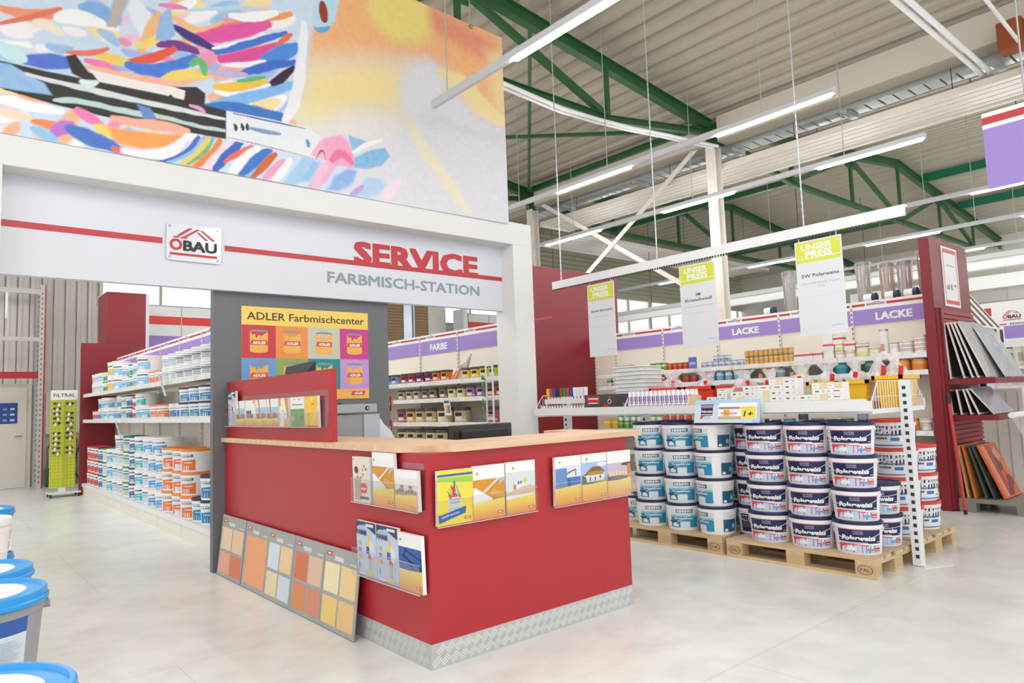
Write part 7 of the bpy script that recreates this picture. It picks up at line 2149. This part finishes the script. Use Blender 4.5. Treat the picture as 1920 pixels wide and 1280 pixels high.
for x, y in ((1.75, 14.22), (2.16, 14.22), (1.75, 14.54), (2.16, 14.54)):
    b = B(); b.tube((x - .012, y, .03), (x + .012, y, .03), .03, BLACK, 12); part('caster', b, t)
for c in range(2):
    for r in range(11):
        z = 1.60 - r * .085
        if (c, r) in ((1, 1), (1, 8), (0, 5)): continue
        x = 1.835 + c * .19
        b = B(); m = mat(random.choice(['2A2A2E', '4A3A30', '3A3A44', '6A5A4C']), .3)
        for s in (-.033, .033): b.prism([(x + s + .028 * math.cos(2 * PI * i / 9), 14.365, z + .02 * math.sin(2 * PI * i / 9)) for i in range(9)], (0, -.006, 0), m)
        b.box(x - .01, x + .01, 14.357, 14.379, z, z + .008, m); b.box(x - .06, x - .055, 14.36, 14.40, z, z + .006, m) if False else None
        tw = random.uniform(-.03, .03)
        b.prism([(x + tw - .02, 14.352, z - .05), (x + tw + .018, 14.352, z - .045), (x + tw + .022, 14.352, z + .005), (x + tw - .012, 14.352, z + .01)], (0, -.002, 0), WHITE)
        solo('sunglasses', b, 'pair of tagged sunglasses on the yellow stand, %s from the top of the %s column' % (ordn(r), ('left', 'right')[c]), 'sunglasses', 'sunglasses on the yellow stand')

# ================================================================== right edge: print display on the red end panel
t = thing('print_display', 'dark red bracket shelves for framed prints on the near red end panel', 'shelf', (9.2, 2.6, .97))
b = B(); b.box(8.63, 9.74, 2.30, 2.785, 1.365, 1.425, DRED); part('shelf_board', b, t)
b = B(); b.box(8.63, 9.74, 2.30, 2.785, .975, 1.03, DRED); part('shelf_board', b, t)
b = B(); b.box(8.60, 8.66, 2.74, 2.788, .02, 2.22, DRED); b.box(8.56, 8.60, 2.76, 2.788, .02, 2.22, DRED); part('side_rail', b, t)
b = B()
for i in range(34): b.box(8.66, 9.76, 2.770, 2.788, .45 + i * .052, .45 + i * .052 + .04, mat('A8383C', .45))
part('slat_wall', b, t)
b = B(); b.box(9.0, 9.05, 2.5, 2.55, 1.33, 1.365, DARK); part('bracket_stud', b, t)
def leaner(x0, x1, yb, yt, z0, z1, edge, face, label, name='picture_frame', cat='picture', group=None, th=.016, film=False, art=None):
    t = thing(name, label, cat, ((x0 + x1) / 2, yb, z0), 0, group)
    U_ = mathutils.Vector((0, yt - yb, z1 - z0)).normalized(); L = math.hypot(yt - yb, z1 - z0); O = (x0, yb, z0)
    W_ = x1 - x0
    b = B()
    for q in ((0, .02, 0, L), (W_ - .02, W_, 0, L), (.02, W_ - .02, 0, .02), (.02, W_ - .02, L - .02, L)): fbox(b, O, XF, U_, *q, 0, th, edge)
    part('moulding', b, t)
    b = B(); fbox(b, O, XF, U_, .02, W_ - .02, .02, L - .02, .003, th - .002, face)
    if art:
        for k, (pts, h) in enumerate(art): b.shape(O, XF, U_, [(.02 + p * (W_ - .04), .02 + q * (L - .04)) for p, q in pts], mat(h, .5, var=.12, scale=9), th - .0015 + k * .0004)
    part('picture_sheet', b, t)
    if film:
        b = B(); fbox(b, O, XF, U_, -.005, W_ + .005, -.004, L + .01, th + .003, th + .004, FILM2); part('film_sleeve', b, t)
BR = mat('3C2E2A', .5, var=.05); OW = mat('E9E4DC', .5, var=.02)
GP = 'framed prints on the upper red shelf'
for i, (yb, yt) in enumerate(((2.728, 2.752), (2.60, 2.722), (2.525, 2.69), (2.475, 2.66))):
    leaner(8.64 + i * .012, 9.45, yb, yt, 1.427, 2.05, OW, BR, 'white-edged framed print with dark back on the upper red shelf, %s from the panel' % ordn(i), group=GP)
leaner(8.70, 9.5, 2.40, 2.63, 1.427, 2.05, OW, mat('F2E8E4', .4, var=.06, scale=5), 'pale framed print in film, foremost at left on the upper red shelf', group=GP, film=True,
       art=(([(.1, .75), (.5, .95), (.9, .8), (.6, .6)], 'E0E2EA'), ([(.05, .3), (.5, .5), (.7, .3), (.3, .1)], 'EAD8D0'), ([(.4, .05), (.95, .05), (.9, .3), (.5, .25)], 'DCDCE2')))
leaner(9.05, 9.72, 2.32, 2.58, 1.427, 2.0, OW, mat('E6ECEF', .4, var=.06, scale=6), 'bluish print in film, foremost at right on the upper red shelf', group=GP, film=True,
       art=(([(.2, .6), (.6, .95), (.8, .6), (.5, .4)], 'A8C4DC'), ([(.5, .75), (.7, .9), (.75, .7)], 'D0545A'), ([(.3, .1), (.8, .1), (.7, .4)], 'C8CC9C')))
GP = 'framed prints on the lower red shelf'
for i, (yb, yt) in enumerate(((2.745, 2.765), (2.66, 2.69), (2.57, 2.63), (2.50, 2.60))):
    leaner(8.65 + i * .01, 9.4, yb, yt, 1.032, 1.31, OW, BR, 'white-edged framed print, %s from the panel on the lower red shelf' % ordn(i), group=GP)
leaner(8.72, 9.4, 2.37, 2.58, 1.032, 1.315, OW, mat('C6C8D0', .35, var=.06, scale=5), 'silvery grey print in film, foremost on the lower red shelf', group=GP, film=True, art=(([(.25, .85), (.35, .85), (.42, .3), (.36, .3)], 'C8CCD8'), ([(.24, .8), (.36, .8), (.36, .84), (.24, .84)], 'D0585E')))
# tread-plate pallet with canvases
proto('tread_pallet', 'platform_pallet', [('deck', B().box(0, .8, 0, 1.2, .10, .144, DULL_TREAD), None)] +
      [('block', B().box(x, x + .12, y, y + .16, 0, .10, DULL_TREAD), None) for x in (0, .34, .68) for y in (0, .52, 1.04)])
place('tread_pallet', (8.60, 1.535, 0), 0, 'pallet clad in dull tread plate carrying the canvases', 'pallet')
GC = 'painted canvases on the tread-plate pallet'
cv = [(2.735, 2.755, '5E6A54', [([(0, .2), (.5, .6), (1, .3), (1, 0), (0, 0)], '8A8A80'), ([(.1, .8), (.6, .95), (.5, .6)], 'C8C8C0')], 'grey-green canvas, rearmost at left'),
      (2.66, 2.72, 'C8A468', [([(0, 0), (1, 0), (1, .3), (0, .25)], 'B08A54')], 'tan canvas second from the panel'),
      (2.60, 2.68, 'D87A34', [([(0, 0), (.3, 0), (.2, .9), (0, .9)], 'E89A50')], 'orange-edged canvas third from the panel'),
      (2.50, 2.63, '4E5048', [([(.1, .3), (.5, .4), (.4, .1)], 'B8A850'), ([(.3, .7), (.6, .9), (.7, .6)], '7A3A44')], 'dark canvas with yellow flecks, fourth'),
      (2.43, 2.60, '4C4E4A', [([(.05, .45), (.3, .55), (.5, .4), (.2, .35)], '8A9A3A'), ([(.5, .8), (.9, .9), (.8, .6)], '6A6E68')], 'mottled dark grey canvas, fifth'),
      (2.34, 2.555, 'D2683C', [([(0, 0), (.16, 0), (.12, 1), (0, 1)], 'EC7A3C'), ([(.16, .0), (.30, 0), (.26, 1), (.14, 1)], 'E0A070'), ([(.3, 0), (.5, 0), (.6, 1), (.32, 1)], 'B0443C'), ([(.45, .45), (.75, .5), (.7, .75), (.5, .8)], '6A4440'),
        ([(.55, .85), (.8, .95), (.95, .75), (.7, .65)], 'C8988C'), ([(.6, .1), (.95, .2), (.9, .4), (.65, .35)], '5E5244'), ([(.7, .45), (1, .3), (1, .6), (.8, .7)], 'E0713C'), ([(.4, 0), (.6, 0), (.9, .25), (.6, .25)], '8A3238')], 'orange and red abstract canvas, foremost')]
for i, (yb, yt, h, art, l) in enumerate(cv):
    m = mat(h, .5, var=.15, scale=8)
    leaner(8.62 + i * .015, 9.25, yb, yt, .1445, .70, m, m, '%s on the tread-plate pallet' % l, 'canvas', 'painting', GC, .02, art=art)
    b = B(); b.tube((8.70 + i * .015, yb - .028, .20), (8.70 + i * .015, yb - .032, .20), .016, WHITE, 10)
b = B(); b.tube((8.40, 2.62, .05), (8.552, 2.73, 1.16), .017, mat('C83A36', .4), 10); st = None
t = thing('red_pole', 'red pole with black ends leaning on the near red end panel', 'pole', (8.40, 2.62, 0))
part('shaft', b, t); b = B(); b.tube((8.394, 2.616, 0.006), (8.40, 2.62, .05), .019, BLACK, 10); part('foot', b, t)
b = B(); b.tube((8.552, 2.73, 1.16), (8.566, 2.74, 1.28), .019, mat('2A2E3A', .5), 10); part('grip', b, t)
# arch-shaped film display
t = thing('arch_display', 'white tubular arch with clear film beside the canvases at the right edge', 'display', (8.3, 1.95, .145))
b = B(); b.path([(7.95, 2.02, 1.05), (8.9, 1.95, 1.06)], .028, WHITE, 10); part('top_tube', b, t)
b = B(); P_ = [(8.75, 2.0, 1.04), (8.9, 2.0, .9), (8.98, 2.0, .72), (8.98, 2.0, .55), (8.9, 2.0, .38), (8.76, 2.0, .22), (8.70, 2.0, .16)]
P_ = [(x - .42, y, z) for x, y, z in P_]
b.path(P_, .02, WHITE, 8); b.box(8.12, 8.34, 1.96, 2.04, 0.0, .02, WHITE); b.tube((8.28, 2.0, .0), (8.28, 2.0, .17), .015, WHITE, 8); part('arch_tube', b, t)
b = B(); b.shape((8.0, 2.03, .3), XF, ZU, [(.02, .72), (.75, .72), (.75, 0), (.62, .02), (.55, .35)], FILM2); b.shape((8.0, 2.032, .3), XF, ZU, [(.5, .55), (.7, .62), (.72, .4), (.56, .42)], mat('8A8C86', .5, var=.3, scale=12)); b.shape((8.0, 2.032, .3), XF, ZU, [(.28, .6), (.38, .66), (.4, .52)], mat('D8C47A', .5)); part('film_sheet', b, t)

# awning kiosk
t = thing('striped_awning', 'navy and cream striped awning behind the near red end panel', 'awning', (10.5, 3.1, 0))
NV = mat('2B2A44', .6); CRM = mat('EFEBD6', .6)
def strip(i, n, x0, x1): return x0 + (x1 - x0) * i / n
b = B()
for i in range(8):
    xa, xb_ = strip(i, 8, 9.86, 11.0), strip(i + 1, 8, 9.86, 11.0)
    b.prism([(xa, 2.80, 2.075), (xb_, 2.80, 2.075), (xb_, 3.30, 2.83), (xa, 3.30, 2.83)], (0, .004, -.006), NV if i % 2 else CRM)
part('canopy', b, t)
b = B()
for i in range(8):
    xa, xb_ = strip(i, 8, 9.86, 11.0), strip(i + 1, 8, 9.86, 11.0)
    b.box(xa, xb_, 2.796, 2.80, 1.90, 2.075, NV if i % 2 else CRM)
part('valance', b, t)
b = B(); b.tube((9.86, 2.81, 2.08), (11.0, 2.81, 2.08), .018, WMET, 8); b.tube((10.98, 2.81, 2.08), (10.98, 3.30, 2.83), .012, CRM, 8); b.box(10.9, 10.96, 3.28, 3.34, 0, 2.85, WMET); b.box(9.9, 9.96, 3.28, 3.34, 0, 2.85, WMET); b.tube((9.9, 3.30, 2.83), (10.96, 3.30, 2.83), .02, WMET, 8); part('frame', b, t)

# far right wall unit with emblem board
t = thing('frame_shelf_unit', 'white shelf unit with roof emblem board and purple band at the right edge', 'shelving', (14.2, 2.0, 0))
b = B(); b.box(14.0, 14.05, -2.0, 3.85, .1, 2.75, WHITE); hb = part('header_board', b, t)
b = B(); b.rect((14.0, 0, 0), YB, ZU, -3.54, 2.0, 2.115, 2.33, PURPLE, .002); part('purple_band', b, hb)
b = B(); emblem(b, (14.0, 3.56, 2.40), YB, ZU, .30, .002); b.rect((14.0, 0, 0), YB, ZU, -3.84, -3.70, 2.52, 2.66, STR, .002); part('emblem', b, hb)
b = B(); b.text('REISINGER', (14.0, 3.30, 2.345), YB, ZU, .034, NAVYT, .02, .15, width=.30, lift=.002); b.rect((14.0, 0, 0), YB, ZU, -3.60, -3.50, 2.35, 2.37, STR, .002)
b.rect((14.0, 0, 0), YB, ZU, -3.2, -3.0, 2.45, 2.66, mat('5A5A5E', .5), .002); part('stripe_print', b, hb)
for z in (.5, 1.0, 1.33, 1.64):
    b = B(); b.box(13.55, 14.0, -2.0, 3.82, z - .05, z, WMET); part('shelf_board', b, t)
b = B()
for i in range(60): b.box(13.98, 13.985, -1.9 + i * .095, -1.897 + i * .095, 1.0, 2.05, WMET)
for z in (1.25, 1.45, 1.8, 1.95, 2.05): b.box(13.98, 13.985, -1.9, 3.8, z, z + .004, WMET)
part('wire_grid', b, t)
for i, (h, l) in enumerate((('C03A44', 'red'), ('2E5A44', 'dark green'), ('CFCBC2', 'pale grey'), ('D9BFA0', 'light oak'), ('E4D8C4', 'cream'))):
    leaner_y = 3.62 - i * .135
    tt = thing('photo_frame', '%s photo frame standing on the shelf at the right edge' % l, 'photo frame', (13.8, leaner_y, 1.641), 0, 'photo frames at the right edge')
    b = B(); m = mat(h, .45); U2 = mathutils.Vector((.10, 0, .29)).normalized(); O = (13.62, leaner_y, 1.6415)
    for q in ((0, .02, 0, .31), (.18, .20, 0, .31), (.02, .18, 0, .02), (.02, .18, .29, .31)): fbox(b, O, (.35, -.94, 0), (0, 0, 1), *q, 0, .02, m)
    part('moulding', b, tt); b = B(); fbox(b, O, (.35, -.94, 0), (0, 0, 1), .02, .18, .02, .29, .002, .012, mat('E0DDD6', .4)); b.shape(O, (.35, -.94, 0), (0, 0, 1), [(.06, .08), (.14, .08), (.14, .22), (.06, .22)], mat('B4AFA8', .5), .013); part('mount', b, tt)
# wire bins and cabinets between
t = thing('wire_bin', 'white wire bin with rolled goods at the right edge', 'bin', (11.6, 2.2, 0))
b = B()
for i in range(14): b.tube((11.0, 2.9 - i * .11, 0), (11.0, 2.9 - i * .11, 1.45), .006, WMET, 5)
for z in (.05, .35, .7, 1.05, 1.4): b.tube((11.0, 2.95, z), (11.0, 1.4, z), .006, WMET, 5)
part('front_grid', b, t)
b = B()
for x in (11.0, 11.6):
    for y in (1.42, 2.93): b.box(x - .015, x + .015, y - .015, y + .015, 0, 1.48, WMET)
b.box(11.0, 11.6, 1.4, 2.95, .05, .07, WMET); part('frame', b, t)
for i in range(6):
    b = B(); y = 1.55 + i * .23; b.tube((11.3, y, .071), (11.3, y, 1.05 + .1 * (i % 3)), .085, mat(('D8CFC0', '9A8A78', 'B8C4B4', 'E2E0DC', 'A89C8C', 'C8B8A8')[i], .6, var=.1), 14)
    solo('paper_roll', b, 'upright roll in the wire bin, %s from the right edge' % ordn(i), 'roll', 'rolls in the wire bin')
b = B(); b.bbox(10.2, 10.75, 2.45, 2.9, 0, 1.3, mat('E4E0D8', .5), .01)
for k in range(3): b.box(10.195, 10.2, 2.5 + k * .12, 2.51 + k * .12, .1, 1.25, mat('B8B4AC', .5))
solo('pale_cabinet', b, 'pale upright cabinet between the red display and the wire bin', 'cabinet')
